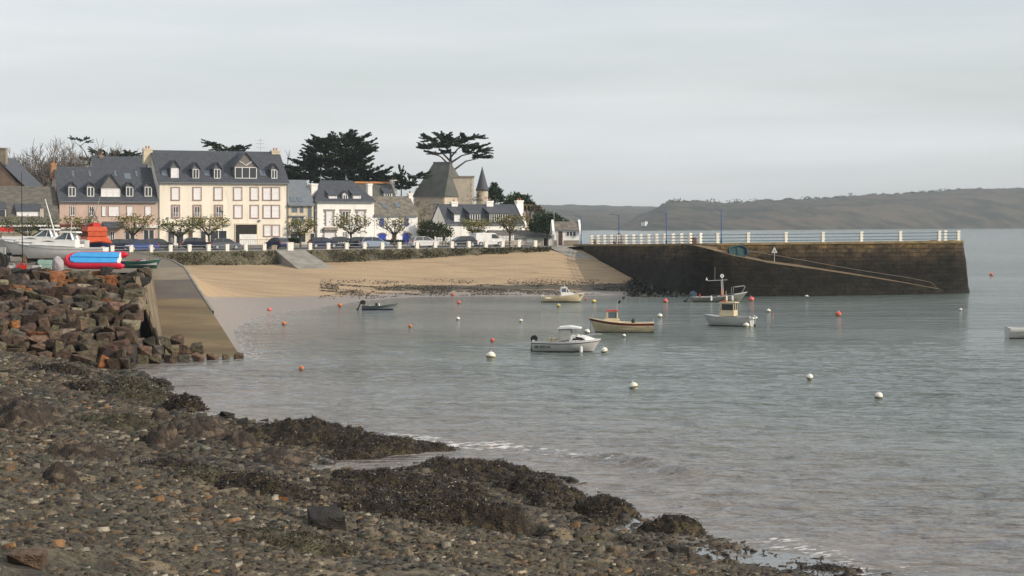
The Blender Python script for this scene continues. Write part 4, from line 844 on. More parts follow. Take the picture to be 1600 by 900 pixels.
# ---- harbour hut
h = House('harbour_hut', 'little white harbour hut with stone base, mossy roof and dark door beside the pier', 'hut', 866, 905, x_at=885, Yc=262, ang=3)
zb = h.zb; ze = h.z(359.5); h.body(3.4, ze, h.z(347.5, 1.7), M['white'], M['moss_roof'], over=.12, parapet=M['white'])
mb = MB(); a, b2, q0, q1 = h.rect(866, 375.5, 905, 384); mb.box(-.04, h.rect(870, 0, 871, 1)[0], -.05, .0, -.2, q1); u0, u1, _, _ = h.rect(880.5, 0, 905, 1); mb.box(u0, h.W+.04, -.05, 0, -.2, q1); mb.build('stone_base', M['stone'], h.o)
h.door(872.2, 361.5, 879, 382, M['wood_dk']); h.window(884.5, 361.5, 900, 369.5, 'glass', mull=2)
mb = MB(); mb.tube([(.1, 1.7, h.zr), (.1, 1.7, h.zr+1.5)], .04, 5); mb.build('aerial', M['steel'], h.roof)
# ---- fences and small walls
def picket(x0, x1, y0, y1, Y0, Y1, label):
    a = px(x0, y1, Y0); b_ = px(x1, y1, Y1); z = gz(a.x, a.y)+.1; L_ = (Vector(b_[:2])-Vector(a[:2])).length; an = math.atan2(b_.y-a.y, b_.x-a.x)
    t = thing('picket_fence', label, 'fence', (a.x, a.y, z), an, 'white picket fences by the cottage'); H = (y1-y0)*Y0/FX; zt = EYE-(y0-HY)*Y0/FX-z
    mb = MB(); n_ = int(L_/.22)
    for i in range(n_): u = i*L_/n_; mb.box(u, u+.11, 0, .03, zt-H, zt)
    mb.build('pickets', M['wpaint'], t)
    mb = MB()
    for zz_ in (zt-.15, zt-H+.1): mb.box(0, L_, .03, .07, zz_-.05, zz_+.03)
    mb.build('rail', M['wpaint'], t); mb = MB()
    for i in range(int(L_/2.2)+1): mb.box(i*2.2-.08, i*2.2+.08, -.02, .12, 0, zt+.1)
    mb.build('post', M['wpaint'], t)
    mb = MB(); mb.box(0, L_, .03, .25, -.3, zt-H); mb.build('low_wall', M['stone'], t)
picket(680, 736, 370.5, 377.5, 279, 281, 'white picket fence in front of the garden bushes, left of the white van')
picket(781, 803, 368.5, 376, 280, 281, 'short white picket fence between the white van and the low shed')
a = px(-30, 370, 246); b_ = px(84, 370, 252); mb = MB(); d = (b_-a); L_ = d.length; t = thing('stone_wall', 'low stone wall in front of the red-awninged building at the left edge', 'wall', (a.x, a.y, 4.4), math.atan2(d.y, d.x))
mb.box(0, L_, 0, .5, -1, px(0, 363.5, 250).z-4.4); mb.build('masonry', M['stone'], t); mb = MB(); mb.box(-.1, L_+.1, -.08, .58, px(0, 363.5, 250).z-4.4, px(0, 362, 250).z-4.4); mb.build('coping', M['kerb'], t)
# ---- white bollards with rails along the sea front
BX = [147, 175.5, 205, 236, 266.5, 296, 326, 355, 384, 413, 453.5, 484.7, 513, 541.5, 569.4, 597, 624, 651.5, 680, 706, 732.5, 759, 785, 810.6, 836]
def front(x, back=.35):
    k = (x-800)/FX; A = QL+QN*back; t = (k*A.y-A.x)/(QU.x-k*QU.y); p = A+QU*t; return Vector((p.x, p.y, gz(p.x, p.y)))
def bollard_mesh(w, H):
    mb = MB(); mb.box(-w/2, w/2, -w/2, w/2, -.1, H*.93); mb.lathe([(w*.70, 0), (w*.62, H*.05), (w*.2, H*.08), (0, H*.085)], 4, (0, 0, H*.925)); return mb
orn = ['first', 'second', 'third', 'fourth', 'fifth', 'sixth', 'seventh', 'eighth', 'ninth', 'tenth', 'eleventh', 'twelfth', 'thirteenth', 'fourteenth', 'fifteenth', 'sixteenth', 'seventeenth', 'eighteenth', 'nineteenth', 'twentieth', 'twenty-first', 'twenty-second', 'twenty-third', 'twenty-fourth', 'twenty-fifth']
proto = None; BP = []
for i, x in enumerate(BX):
    p = front(x); BP.append(p)
    big = x == 453.5
    if proto is None:
        o = bollard_mesh(.42, .92).build('bollard', M['bollard']); proto = o
    else: o = proto.copy(); C.objects.link(o)
    o.location = p; o.rotation_euler = (R(random.uniform(-1.5, 1.5)), R(random.uniform(-1.5, 1.5)), math.atan2(QU.y, QU.x)+R(random.uniform(-3, 3)))
    if big: o.scale = (1.7, 1.2, 1.12); lab = 'wide white square bollard at the right edge of the concrete beach ramp'
    elif i < 10: lab = 'white square bollard on the sea wall, %s to the left of the concrete beach ramp' % orn[9-i]
    else: lab = 'white square bollard on the long sea wall, %s to the right of the wide one' % orn[i-11]
    tag(o, lab, 'bollard', 'white bollards along the sea front')
def rails(P, hs, r, mat, label, name, cat, grp=None):
    t = thing(name, label, cat, tuple(P[0]), 0, grp)
    for hh_ in hs:
        mb = MB(); mb.tube([p-P[0]+Vector((0, 0, hh_)) for p in P], r, 5); mb.build('rail', mat, t)
rails(BP[:10], (.78, .42), .025, M['steel'], 'thin metal rails joining the bollards left of the concrete beach ramp', 'railing', 'railing', 'thin rails between the sea front bollards')
rails(BP[10:], (.78, .42), .025, M['steel'], 'thin metal rails joining the bollards on the long sea wall', 'railing', 'railing', 'thin rails between the sea front bollards')
# ---- pier posts and blue rails
def pier_at(x, back=.25):
    k = (x-800)/FX
    for i in range(len(PE)-1):
        a, c = PE[i], PE[i+1]; fa, fc = a.x-k*a.y, c.x-k*c.y
        if fa*fc <= 0 and fa != fc: t = fa/(fa-fc); p = a.lerp(c, t); d = (c-a); d.z = 0; d.normalize(); return p+Vector((-d.y, d.x, 0))*back, math.atan2(d.y, d.x)
    return PE[-1], 0
PX = [921.5, 931.2, 941.2, 952, 963, 974.7, 986.5, 998, 1010, 1022.5, 1035, 1048, 1061, 1075, 1091, 1122, 1170, 1229, 1287, 1347, 1408, 1469]
proto = None; PP = []
for i, x in enumerate(PX):
    p, an = pier_at(x); PP.append(p)
    if proto is None:
        t = thing('railing_post', 'x', 'post', (0, 0, 0)); mb = MB()
        mb.box(-.13, .13, -.13, .13, 0, 1.16)
        mb.build('shaft', M['bollard'], t); mb = MB()
        for z0 in (0, .34, .68, 1.02): mb.box(-.19, .19, -.19, .19, z0+.01, z0+.2)
        mb.build('bands', M['bollard'], t); proto = t
    else: t = dup(proto)
    t.location = p; t.rotation_euler = (0, 0, an)
    if i == 21: lab = 'white banded railing post at the front right corner of the pier head'
    elif i < 14: lab = 'white banded railing post on the inner arm of the pier, %s from the harbour hut' % orn[i]
    else: lab = 'white banded railing post on the outer pier arm, %s right of the brown bin' % orn[i-14]
    tag(t, lab, 'post', 'white railing posts on the pier')
for x, lab in ((1476.5, 'white banded railing post standing back on the pier head, second from the right'), (1497, 'white banded railing post at the far right end of the pier')):
    t = dup(proto); p = PE[-1]+Vector((-1.6, 4.5, 0)) if x < 1480 else endc[1]+Vector((-.9, -1.2, 0))
    p = Vector(((x-800)*p.y/FX, p.y, p.z)); t.location = p; t.rotation_euler = (0, 0, R(15)); tag(t, lab, 'post', 'white railing posts on the pier'); PP.append(p)
rails(PP[:14], (.28, .62, .98), .035, M['teal'], 'three blue-green rails along the inner arm of the pier', 'railing', 'railing', 'blue-green rails on the pier')
rails(PP[13:22]+[PP[23]], (.28, .62, .98), .035, M['teal'], 'three blue-green rails along the outer arm of the pier', 'railing', 'railing', 'blue-green rails on the pier')
# ---- street lamps on the pier
proto = None
for i, (x, yt, lab) in enumerate(((908, 337, 'blue pier lamp post beside the harbour hut, farthest of the four'), (967, 334.5, 'blue pier lamp post, second from the harbour hut'), (1041, 331, 'blue pier lamp post near the bend, third from the harbour hut'), (1127, 327, 'blue pier lamp post on the outer arm, nearest of the four'))):
    p, an = pier_at(max(x, 912), .9 if i else 1.2); 
    if i == 0: p = Vector((px(908, 0, 257).x, 257, 5.05)); an = 0
    k = (x-800)/FX; p = Vector((k*p.y, p.y, p.z))
    if proto is None:
        t = thing('street_lamp', lab, 'lamp post', p); mb = MB(); mb.tube([(0, 0, 0), (0, 0, .5), (0, 0, .52), (0, 0, 3.95)], [.1, .1, .055, .045], 8); mb.build('pole', M['bluepole'], t)
        mb = MB(); mb.tube([(0, 0, 3.8), (-.5, 0, 3.98), (-.75, 0, 4.0)], .03, 6); mb.build('arm', M['bluepole'], t)
        mb = MB(); mb.prism([(-.62, 3.93), (-.62, 4.05), (-.85, 4.1), (-1.25, 4.04), (-1.25, 3.97)], 'y', -.11, .11); hd = mb.build('lamp_head', M['zinc'], t)
        mb = MB(); mb.box(-1.2, -.72, -.08, .08, 3.93, 3.965); mb.build('lens', M['lamp_on'], hd); proto = t
    else: t = dup(proto)
    H = EYE-(yt-HY)*p.y/FX-p.z; t.location = p; t.scale = (1, 1, H/4.05); tag(t, lab, 'lamp post', 'blue lamp posts on the pier')
# ---- small things on the pier
def box_thing(name, label, cat, p, w_, d, H, mat, lidm, rz=0):
    t = thing(name, label, cat, p, rz); mb = MB(); mb.prism([(-w_/2, 0), (w_/2, 0), (w_/2*.92, H*.85), (-w_/2*.92, H*.85)], 'y', -d/2, d/2); mb.build('body', mat, t)
    mb = MB(); mb.box(-w_/2-.03, w_/2+.03, -d/2-.03, d/2+.03, H*.85, H*.93); mb.box(-w_/2*.6, w_/2*.6, -d/2*.7, d/2*.7, H*.93, H); mb.build('lid', lidm, t); return t
p, _ = pier_at(1068, 1.2); box_thing('litter_bin', 'reddish-brown box bin between two posts at the bend of the pier', 'bin', p, .62, .5, .75, M['rust2'] if 'rust2' in M else M.setdefault('rust2', mk('red_brown_paint', (.24, .10, .065), .7, (.16, .07, .05), 4)), M['rust2'])
t = thing('warning_sign', 'small white triangular sign on a short post against the outer pier wall', 'sign', (px(1210, 396, 211.4)[0], 211.4, px(0, 400, 211.4).z)); 
mb = MB(); mb.tube([(0, 0, -.9), (0, 0, .5)], .035, 6); mb.build('post', M['steel'], t)
mb = MB(); mb.prism([(-.32, .35), (.32, .35), (0, 1.0)], 'y', -.06, -.02); mb.prism([(-.2, .42), (.2, .42), (0, .84)], 'y', -.068, -.061, m=1); mb.build('panel', [M['wpaint'], M['canvas']], t)
t = thing('overturned_dinghy', 'dark blue-green dinghy leaning upside down against the pier wall at the head of the ramp', 'dinghy', (*px(1153, 392, 210.3)[:2], 4.72), R(12)); 
# ================================================================ BOATS
def smooth(x): x = max(0, min(1, x)); return x*x*(3-2*x)
def hull(parent, L, B, fs, fb, mats, stripe=.14, boot=.10, tw=.82, rake=.12, cock=(.04, .5), floor=.25, full=.55, deckm=None, camber=.06, flare=.8, n=26):
    """stern at x=-L/2, bow at +L/2, waterline z=0; rows: keel, chine, boot top, side, stripe, sheer"""
    mb = MB(); S = []
    for i in range(n+1):
        s = i/n; b_ = tw+(1-tw)*smooth(s/full) if s < full else max(0, 1-((s-full)/(1-full))**2.3)**.8
        b_ = B/2*b_; sh = fs+(fb-fs)*s**2.2-.05*math.sin(math.pi*s); x = L*(s-.5)
        lv = [(-.18, 0), (-.06, .62*flare), (boot, .86*flare), (boot+(sh-boot)*.55, flare+(1-flare)*.6), (sh-stripe, .97), (sh, 1)]
        row = []
        for z, k in lv:
            q = (1-min(1, max(0, z/sh)))*rake*L*s**5; kk = k*(1 if s < .6 else 1-(1-k)*1.3*((s-.6)/.4)) if k > 0 else 0
            row.append((x-q, b_*max(0, kk), z))
        S.append(row)
    for sg in (1, -1):
        vs = [(x, sg*y, z) for r in S for x, y, z in r]; k = len(S[0])
        for j in range(k-1):
            fs_ = [(i*k+j, (i+1)*k+j, (i+1)*k+j+1, i*k+j+1) if sg < 0 else (i*k+j, i*k+j+1, (i+1)*k+j+1, (i+1)*k+j) for i in range(n)]
            if j == 0: mb.add(vs, fs_, 0); base = len(mb.v)-len(vs)
            else: mb.f += [tuple(base+q for q in f) for f in fs_]; mb.m += [[0, 0, 1, 1, 2][j]]*len(fs_)
    r0 = S[0]; tr = [(x-.01, y, z) for x, y, z in r0]+[(x-.01, -y, z) for x, y, z in r0[::-1]]; mb.add(tr, [tuple(range(len(tr)))], 1)
    h = mb.build('hull', mats, parent, False)
    for p in h.data.polygons: p.use_smooth = len(p.vertices) == 4
    dm = MB(); i0, i1 = int(cock[0]*n), int(cock[1]*n); rim = .14*min(1, B/1.4)
    for i in range(n):
        for sg in (1, -1):
            (x0, y0, z0), (x1, y1, z1) = S[i][5], S[i+1][5]; a, c = (x0, sg*y0, z0+.005), (x1, sg*y1, z1+.005)
            if i0 <= i < i1:
                w0, w1 = max(0, y0-rim), max(0, y1-rim); dm.add([a, c, (x1, sg*w1, z1+.005), (x0, sg*w0, z0+.005)], [(0, 1, 2, 3)]); dm.add([(x1, sg*w1, z1+.005), (x0, sg*w0, z0+.005), (x0, sg*w0*.95, floor), (x1, sg*w1*.95, floor)], [(0, 1, 2, 3)]); dm.add([(x0, sg*w0*.95, floor), (x1, sg*w1*.95, floor), (x1, 0, floor), (x0, 0, floor)], [(0, 1, 2, 3)])
            else: dm.add([a, c, (x1, 0, z1+camber*min(1, y1*2)), (x0, 0, z0+camber*min(1, y0*2))], [(0, 1, 2, 3)])
    for i in (i0, i1):
        x0, y0, z0 = S[i][5]; w0 = max(0, y0-rim); dm.add([(x0, w0, z0), (x0, -w0, z0), (x0, -w0*.95, floor), (x0, w0*.95, floor)], [(0, 1, 2, 3)])
    dm.build('deck', deckm or mats[1], parent)
    return h, S
def outboard(parent, x, z, s=1.0, mat=None, tilt=0, legm=None):
    Mx = Matrix.Translation((x, 0, z)) @ Matrix.Rotation(R(tilt), 4, 'Y') @ Matrix.Scale(s, 4)
    def bl(name, f, mat_):
        mb = MB(); f(mb); mb.v = [tuple(Mx @ Vector(v)) for v in mb.v]; return mb.build(name, mat_, ob if ob else parent)
    ob = None
    ob = bl('outboard_motor', lambda m_: (m_.prism([(-.30, .05), (.16, .05), (.20, .30), (.06, .48), (-.22, .44), (-.36, .22)], 'y', -.15, .15), m_.box(-.30, -.18, -.05, .05, -.6, .05)), mat or M['black'])
    bl('propeller_leg', lambda m_: (m_.box(-.34, -.12, -.03, .03, -.75, -.55), m_.prism([(-.45, -.68), (-.1, -.72), (-.1, -.62)], 'y', -.06, .06)), legm or M['black'])
def placed(name, label, cat, x, y, ang, grp=None, z=0.0): p = pz(x, y, z); return thing(name, label, cat, p, R(ang), grp), FX/p.y
def txt(s, size, parent, loc, rot, mat, name='registration'):
    cu = bpy.data.curves.new(name, 'FONT'); cu.body = s; cu.size = size; cu.extrude = .002; cu.offset = .004
    to = bpy.data.objects.new('tmp', cu); C.objects.link(to); dg = bpy.context.evaluated_depsgraph_get(); me = bpy.data.meshes.new_from_object(to.evaluated_get(dg)); bpy.data.objects.remove(to)
    o = mesh_obj(name, me, mat, parent); o.location = loc; o.rotation_euler = rot; return o
MG = 'boats moored in the harbour'
# motor boat in the middle
t, s = placed('motor_boat', 'white cuddy-cabin motor boat with canvas shelter and black registration, nearest of the moored boats', 'boat', 886, 549, -7, MG); L = 4.25
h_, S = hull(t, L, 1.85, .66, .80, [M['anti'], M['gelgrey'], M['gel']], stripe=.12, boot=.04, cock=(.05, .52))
mb = MB(); mb.tube([(S[i][4][0], -S[i][4][1]-.012, S[i][4][2]) for i in range(27)], .022, 4); mb.tube([(S[i][4][0], S[i][4][1]+.012, S[i][4][2]) for i in range(27)], .022, 4); mb.build('rubbing_strake', M['black'], t)
mb = MB(); pr = [(.55, .70, .60), (.62, 1.05, .62), (1.15, .98, .55), (1.55, .86, .34), (1.75, .80, .2)]
for i in range(len(pr)-1):
    (x0, z0, w0), (x1, z1, w1) = pr[i], pr[i+1]; mb.add([(x0, -w0*.72, z0), (x1, -w1*.72, z1), (x1, w1*.72, z1), (x0, w0*.72, z0)], [(0, 1, 2, 3)])
    for sg in (1, -1): mb.add([(x0, sg*w0*.72, z0), (x1, sg*w1*.72, z1), (x1, sg*w1, .66+.04*x1), (x0, sg*w0*1.05, .68)], [(0, 1, 2, 3)])
mb.box(.2, .58, -.62, .62, .66, 1.0); cb = mb.build('cabin', M['gelcream'] if 0 else M['gel'], t, False)
mb = MB()
for sg in (1, -1): mb.add([(.35, sg*.645, .74), (1.2, sg*.60, .74), (1.0, sg*.585, .90), (.55, sg*.61, .96)], [(0, 1, 2, 3)])
mb.build('cabin_window', M['black'], cb)
mb = MB(); mb.box(-.45, .28, -.66, -.62, .78, 1.42); mb.box(-.45, .28, .62, .66, .78, 1.42); mb.box(-.47, -.44, -.64, .64, .78, 1.42); cv = mb.build('canvas_shelter', M['canvas'], t)
mb = MB(); mb.prism([(-.55, 1.42), (-.45, 1.54), (.2, 1.60), (.85, 1.50), (.88, 1.44), (.2, 1.46)], 'y', -.72, .72); mb.build('roof', M['gel'], cv)
mb = MB()
for sg in (1, -1): mb.tube([(.72, sg*.6, .98), (.3, sg*.62, 1.45)], .025, 5)
mb.tube([(.95, -.58, 1.0), (.6, -.6, 1.46)], .02, 5); mb.build('windscreen_frame', M['alu'], t)
outboard(t, -2.0, .62, .8); mb = MB(); mb.lathe([(.09, -.3), (.1, -.1), (.09, .1), (.03, .16)], 8, (.95, -.86, .22)); mb.build('fender', M['wpaint'], t)
mb = MB(); mb.box(-.9, -.6, -.3, .3, .3, .8); mb.box(-1.15, -.98, -.4, .1, .5, .85); mb.build('seat', M['gelcream'], t)
txt('ME 895144', .22, t, (-1.96, -.775, .24), (R(82), 0, 0), M['black'])
mb = MB()
mb.tube([(1.2, -.5, .8), (1.3, -.5, 1.05), (1.9, -.25, 1.1), (2.15, 0, 1.08), (1.9, .25, 1.1), (1.3, .5, 1.05), (1.2, .5, .8)], .014, 5); mb.build('pulpit_rail', M['steel'], t)
# maroon striped launch
t, s = placed('wooden_launch', 'cream open launch with maroon stripe and small red-roofed wheelhouse, bow to the left', 'boat', 971, 519, 176, MG); L = 4.75
h_, S = hull(t, L, 1.75, .68, 1.02, [M['anti'], M['gelcream'], M['maroon']], stripe=.16, boot=.05, tw=.7, rake=.10, cock=(.05, .5), full=.45, deckm=M['gelcream'], flare=.7)
mb = MB(); mb.tube([(S[i][5][0], -S[i][5][1]-.01, S[i][5][2]+.02) for i in range(27)], .028, 4); mb.tube([(S[i][5][0], S[i][5][1]+.01, S[i][5][2]+.02) for i in range(27)], .028, 4); mb.build('gunwale', M['gelcream'], t)
mb = MB(); mb.box(.15, 1.30, -.55, .55, .70, .95); cab = mb.build('coach_roof', M['gelcream'], t)
def wheelhouse(t, x0, x1, w_, z0, z1, wall, roofm, slope=.12, sill=.45, roof_over=.1, pane='glass_b'):
    mb = MB(); zs = z0+(z1-z0)*sill; fr = .07; X0 = x0; X1 = x1
    P = lambda x, z: x-slope*(z-z0)/(z1-z0) if x > (x0+x1)/2 else x+slope*.3*(z-z0)/(z1-z0)
    def quad(xa, xb, ya, yb, za, zb): 
        mb.add([(P(xa, za), ya, za), (P(xb, za), yb, za), (P(xb, zb), yb, zb), (P(xa, zb), ya, zb)], [(0, 1, 2, 3)])
    for sg in (1, -1):
        quad(x0, x1, sg*w_, sg*w_, z0, zs); quad(x0, x1, sg*w_, sg*w_, z1-.08, z1)
        for xa in (x0, x1-fr if x1 > x0 else x1): mb.box(P(xa, z1) if xa > (x0+x1)/2 else xa, (P(xa, z1) if xa > (x0+x1)/2 else xa)+fr, sg*w_-.02, sg*w_+.02, zs, z1)
    quad(x1, x1, -w_, w_, z0, zs); quad(x0, x0, -w_, w_, z0, zs)
    for y in (-w_, 0, w_): mb.tube([(P(x1, zs), y, zs), (P(x1, z1), y, z1)], .03, 4); mb.tube([(P(x0, zs), y, zs), (P(x0, z1), y, z1)], .03, 4)
    c = mb.build('wheelhouse', wall, t)
    mb = MB(); e = .02
    for sg in (1, -1): mb.add([(P(x0, zs)+fr, sg*(w_-e), zs), (P(x1, zs)-fr, sg*(w_-e), zs), (P(x1, z1)-fr, sg*(w_-e), z1-.06), (P(x0, z1)+fr, sg*(w_-e), z1-.06)], [(0, 1, 2, 3)])
    mb.add([(P(x1, zs)-e, -w_, zs), (P(x1, zs)-e, w_, zs), (P(x1, z1)-e, w_, z1), (P(x1, z1)-e, -w_, z1)], [(0, 1, 2, 3)])
    mb.add([(P(x0, zs)+e, -w_, zs), (P(x0, zs)+e, w_, zs), (P(x0, z1)+e, w_, z1), (P(x0, z1)+e, -w_, z1)], [(0, 1, 2, 3)])
    mb.build('pane', M[pane], c)
    mb = MB(); mb.box(P(x0, z1)-roof_over, P(x1, z1)+roof_over, -w_-.06, w_+.06, z1, z1+.07); mb.build('roof', roofm, c); return c
wheelhouse(t, .28, 1.15, .42, .95, 1.55, M['gelcream'], M['red'], slope=.12, sill=.15)
mb = MB(); mb.tube([(.35, 0, 1.6), (.25, 0, 2.35)], .02, 5); ms = mb.build('mast', M['steel'], t); mb = MB(); mb.add([(.27, 0, 2.3), (.27, .0, 2.05), (.05, .05, 2.15), (.08, .03, 2.34)], [(0, 1, 2, 3)]); mb.build('flag', M['black'], ms)
mb = MB(); mb.tube([(2.1, -.1, 1.0), (2.1, -.1, 1.35)], .015, 4); mb.tube([(-2.3, 0, .68), (-2.35, 0, .95)], .02, 4); mb.build('stanchion', M['steel'], t)
mb = MB(); mb.lathe([(.12, 0), (.13, .18), (.09, .3), (0, .34)], 8, (-.85, -.1, .66)); mb.build('engine_box', M['black'], t)
mb = MB(); mb.box(-2.0, -1.6, -.6, .6, .42, .5); mb.box(-.4, -.1, -.6, .6, .42, .5); mb.build('thwart', M['rust'], t)
mb = MB(); mb.tube([(2.28, 0, .95), (2.26, 0, .0)], .012, 4); mb.build('mooring_line', M['black'], t)
# aluminium work boat
t, s = placed('work_boat', 'grey aluminium work boat with T-shaped mast and bow rail, moored under the pier', 'boat', 1124, 471.5, 3, MG); L = 5.7
h_, S = hull(t, L, 2.0, .50, .98, [M['anti'], M['alu'], M['alu']], stripe=.08, boot=.03, tw=.86, rake=.14, cock=(.08, .72), full=.5)
mb = MB(); mb.tube([(S[i][5][0], -S[i][5][1]-.01, S[i][5][2]) for i in range(27)], .04, 5); mb.tube([(S[i][5][0], S[i][5][1]+.01, S[i][5][2]) for i in range(27)], .04, 5); mb.build('gunwale', M['steel'], t)
mb = MB(); mb.tube([(.25, -.2, .55), (.15, -.2, 2.15)], .04, 6); mb.tube([(.45, .2, .55), (.35, .2, 2.15)], .04, 6); mb.tube([(-1.2, 0, 2.12), (.8, 0, 2.22)], .035, 6); mb.tube([(-.45, 0, 2.15), (-.45, 0, 3.5)], .015, 5); ms = mb.build('mast', M['steel'], t)
mb = MB(); mb.lathe([(.07, -.06), (.19, -.06), (.19, .06), (.07, .06), (.07, -.06)], 14); mb.v = [(v[0]+.28, v[2], v[1]+2.62) for v in mb.v]; mb.tube([(.28, 0, 2.2), (.28, 0, 2.5)], .02, 4); mb.build('ring_antenna', M['wpaint'], ms)
mb = MB(); mb.lathe([(.0, .3), (.13, 0), (.1, -.05), (0, -.05)], 4, (-1.3, 0, 2.2)); mb.build('radar_reflector', M['steel'], ms)
mb = MB(); mb.prism([(.12, .5), (.42, .5), (.33, 1.35), (.22, 1.35)], 'y', -.16, .16); mb.build('console', M['orange'], t)
mb = MB(); mb.prism([(-2.1, .45), (-1.85, .45), (-1.95, .85)], 'y', -.1, .3); mb.build('fuel_can', M['red'], t)
mb = MB()
for y in (-.55, .55): mb.tube([(1.3, y, .8), (1.35, y, 1.45), (1.6, y*.95, 1.5), (2.5, y*.45, 1.62), (2.62, y*.3, 1.5), (2.3, y*.5, .95)], .022, 5)
mb.tube([(2.5, -.25, 1.62), (2.5, .25, 1.62)], .022, 5); mb.build('bow_rail', M['steel'], t)
for x in (-1.0, .55, 1.15): 
    mb = MB(); mb.lathe([(.02, .3), (.1, .2), (.11, -.15), (.03, -.25)], 8, (x, -1.06, .35)); mb.build('fender', M['wpaint'], t)
outboard(t, -2.75, .5, 1.25, M['navy2'] if 'navy2' in M else M.setdefault('navy2', mk('slate_blue_cowl', (.05, .08, .11), .4)), tilt=38)
mb = MB(); mb.box(.9, 1.5, -.5, .5, .55, .8); mb.build('locker', M['black'], t); mb = MB(); mb.box(-.8, -.3, -.6, .6, .5, .68); mb.build('locker', M['black'], t)
# small cabin fishing boat, stern quarter
t, s = placed('fishing_boat', 'small white fishing boat with upright wheelhouse, seen from astern, below the work boat', 'boat', 1137, 509, 157, MG); L = 3.9
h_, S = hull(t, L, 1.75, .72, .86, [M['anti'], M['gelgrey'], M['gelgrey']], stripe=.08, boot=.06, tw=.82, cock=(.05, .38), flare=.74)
mb = MB(); mb.tube([(S[i][5][0], -S[i][5][1]-.01, S[i][5][2]) for i in range(27)], .03, 5); mb.tube([(S[i][5][0], S[i][5][1]+.01, S[i][5][2]) for i in range(27)], .03, 5); mb.build('gunwale', M['canvas'], t)
wheelhouse(t, -.65, .55, .52, .78, 1.78, M['gelcream'], M['gelcream'], slope=.15, sill=.45, pane='glass', roof_over=.16)
mb = MB(); mb.tube([(.1, .1, 1.85), (.1, .1, 2.7)], .02, 5); mb.tube([(-.4, -.2, 1.85), (-.4, -.2, 2.0)], .02, 5); mb.build('aerial', M['buoy_y'], t)
mb = MB(); mb.box(.1, .45, -.3, .1, 1.86, 1.96); mb.build('roof_float', M['red'], t)
mb = MB(); mb.box(-2.2, -1.75, -.62, .62, .60, .72); mb.build('stern_platform', M['gel'], t); outboard(t, -2.0, .55, .7, M['canvas'])
# cream cabin boat near the beach
t, s = placed('motor_boat', 'cream motor boat with small blue-tinted cabin, moored closest to the sandy beach', 'boat', 881, 472, 4, MG); L = 4.25
h_, S = hull(t, L, 1.7, .62, .92, [M['anti'], M['gelcream'], M['gelcream']], stripe=.1, boot=.09, tw=.85, cock=(.05, .42), flare=.8)
mb = MB(); mb.prism([(-.3, .66), (1.3, .78), (.9, .95), (.45, 1.0), (-.3, .98)], 'y', -.5, .5); mb.build('coach_roof', M['gel'], t)
wheelhouse(t, -.35, .55, .46, .95, 1.45, M['gel'], M['gel'], slope=.3, sill=.1, pane='glass_b', roof_over=.05)
mb = MB(); mb.tube([(.1, 0, 1.5), (.05, 0, 1.85)], .02, 5); mb.build('aerial', M['wpaint'], t)
mb = MB(); mb.box(-1.9, -1.35, -.865, -.83, .38, .5); mb.build('name_board', M['wpaint'], t); outboard(t, -2.1, .45, .6, M['wpaint'])
mb = MB(); mb.box(1.0, 2.05, -.6, -.2, .78, .8); mb.build('hatch', M['canvas'], t)
# open tender with outboard
t, s = placed('rowing_boat', 'small open grey-blue tender with black outboard, near the wet sand', 'boat', 594, 484, 4, MG); L = 3.35
h_, S = hull(t, L, 1.35, .40, .60, [M['antiblue'], M.setdefault('dgrey', mk('dark_grey_green_gelcoat', (.13, .15, .15), .5)), M['dgrey']], stripe=.06, boot=.2, tw=.85, cock=(.03, .9), floor=.12, rake=.16)
outboard(t, -1.62, .45, .95, tilt=25)
for x in (-.9, .1, .9): mb = MB(); mb.box(x-.12, x+.12, -.55 if x < .5 else -.35, .55 if x < .5 else .35, .34, .38); mb.build('thwart', M['canvas'], t)
mb = MB(); mb.lathe([(.12, 0), (.12, .2), (.05, .26)], 8, (-.35, .1, .38)); mb.build('fuel_can', M['black'], t); mb = MB(); mb.lathe([(.07, 0), (.07, .18), (.03, .2)], 8, (-.1, -.1, .38)); mb.build('bailer', M['wpaint'], t)
# white boat cut by the right edge
t, s = placed('motor_boat', 'plain white open boat cut off by the right edge of the photo', 'boat', 1622, 528, 2, MG); L = 4.3
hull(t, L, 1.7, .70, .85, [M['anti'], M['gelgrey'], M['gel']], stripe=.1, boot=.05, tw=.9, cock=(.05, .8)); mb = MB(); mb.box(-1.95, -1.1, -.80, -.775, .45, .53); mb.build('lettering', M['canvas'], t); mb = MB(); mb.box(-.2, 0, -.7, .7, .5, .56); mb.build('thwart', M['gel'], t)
# ---- buoys
def buoy(x, y, d, mat, label, onsand=False, style=0, top=None):
    p = beach_pt(x, y) if onsand else pz(x, y, 0)
    r = d/2*p.y/FX; t = thing('mooring_buoy', label, 'buoy', (p.x, p.y, (r*.9 if onsand else r*.62)), R(random.uniform(0, 360)), 'mooring buoys in the harbour')
    t.rotation_euler = (R(random.uniform(-14, 14)), R(random.uniform(-14, 14)), random.random()*6)
    mb = MB(); n_ = 14; mb.lathe([(r*.02, -r)]+[(r*math.cos(a), r*math.sin(a)*(.92 if style == 0 else .8)) for a in np.linspace(-1.45, 1.45, 11)]+[(.01, r*.92)], n_); mb.build('float', mat, t, True)
    mb = MB(); mb.lathe([(r*.16, r*.85), (r*.16, r*1.05), (r*.07, r*1.08), (r*.07, r*1.3), (r*.18, r*1.34), (.0, r*1.36)], 8); mb.build('ring_eye', top or M['steel'], t)
    mb = MB(); mb.lathe([(r*.93, -r*.45), (r*1.015, -r*.2), (r*1.02, r*.0)], n_); mb.build('waterline_growth', M['growth'], t, True)
M['growth'] = mk('algae_growth', (.10, .10, .05), .9, (.3, .27, .18), 5)
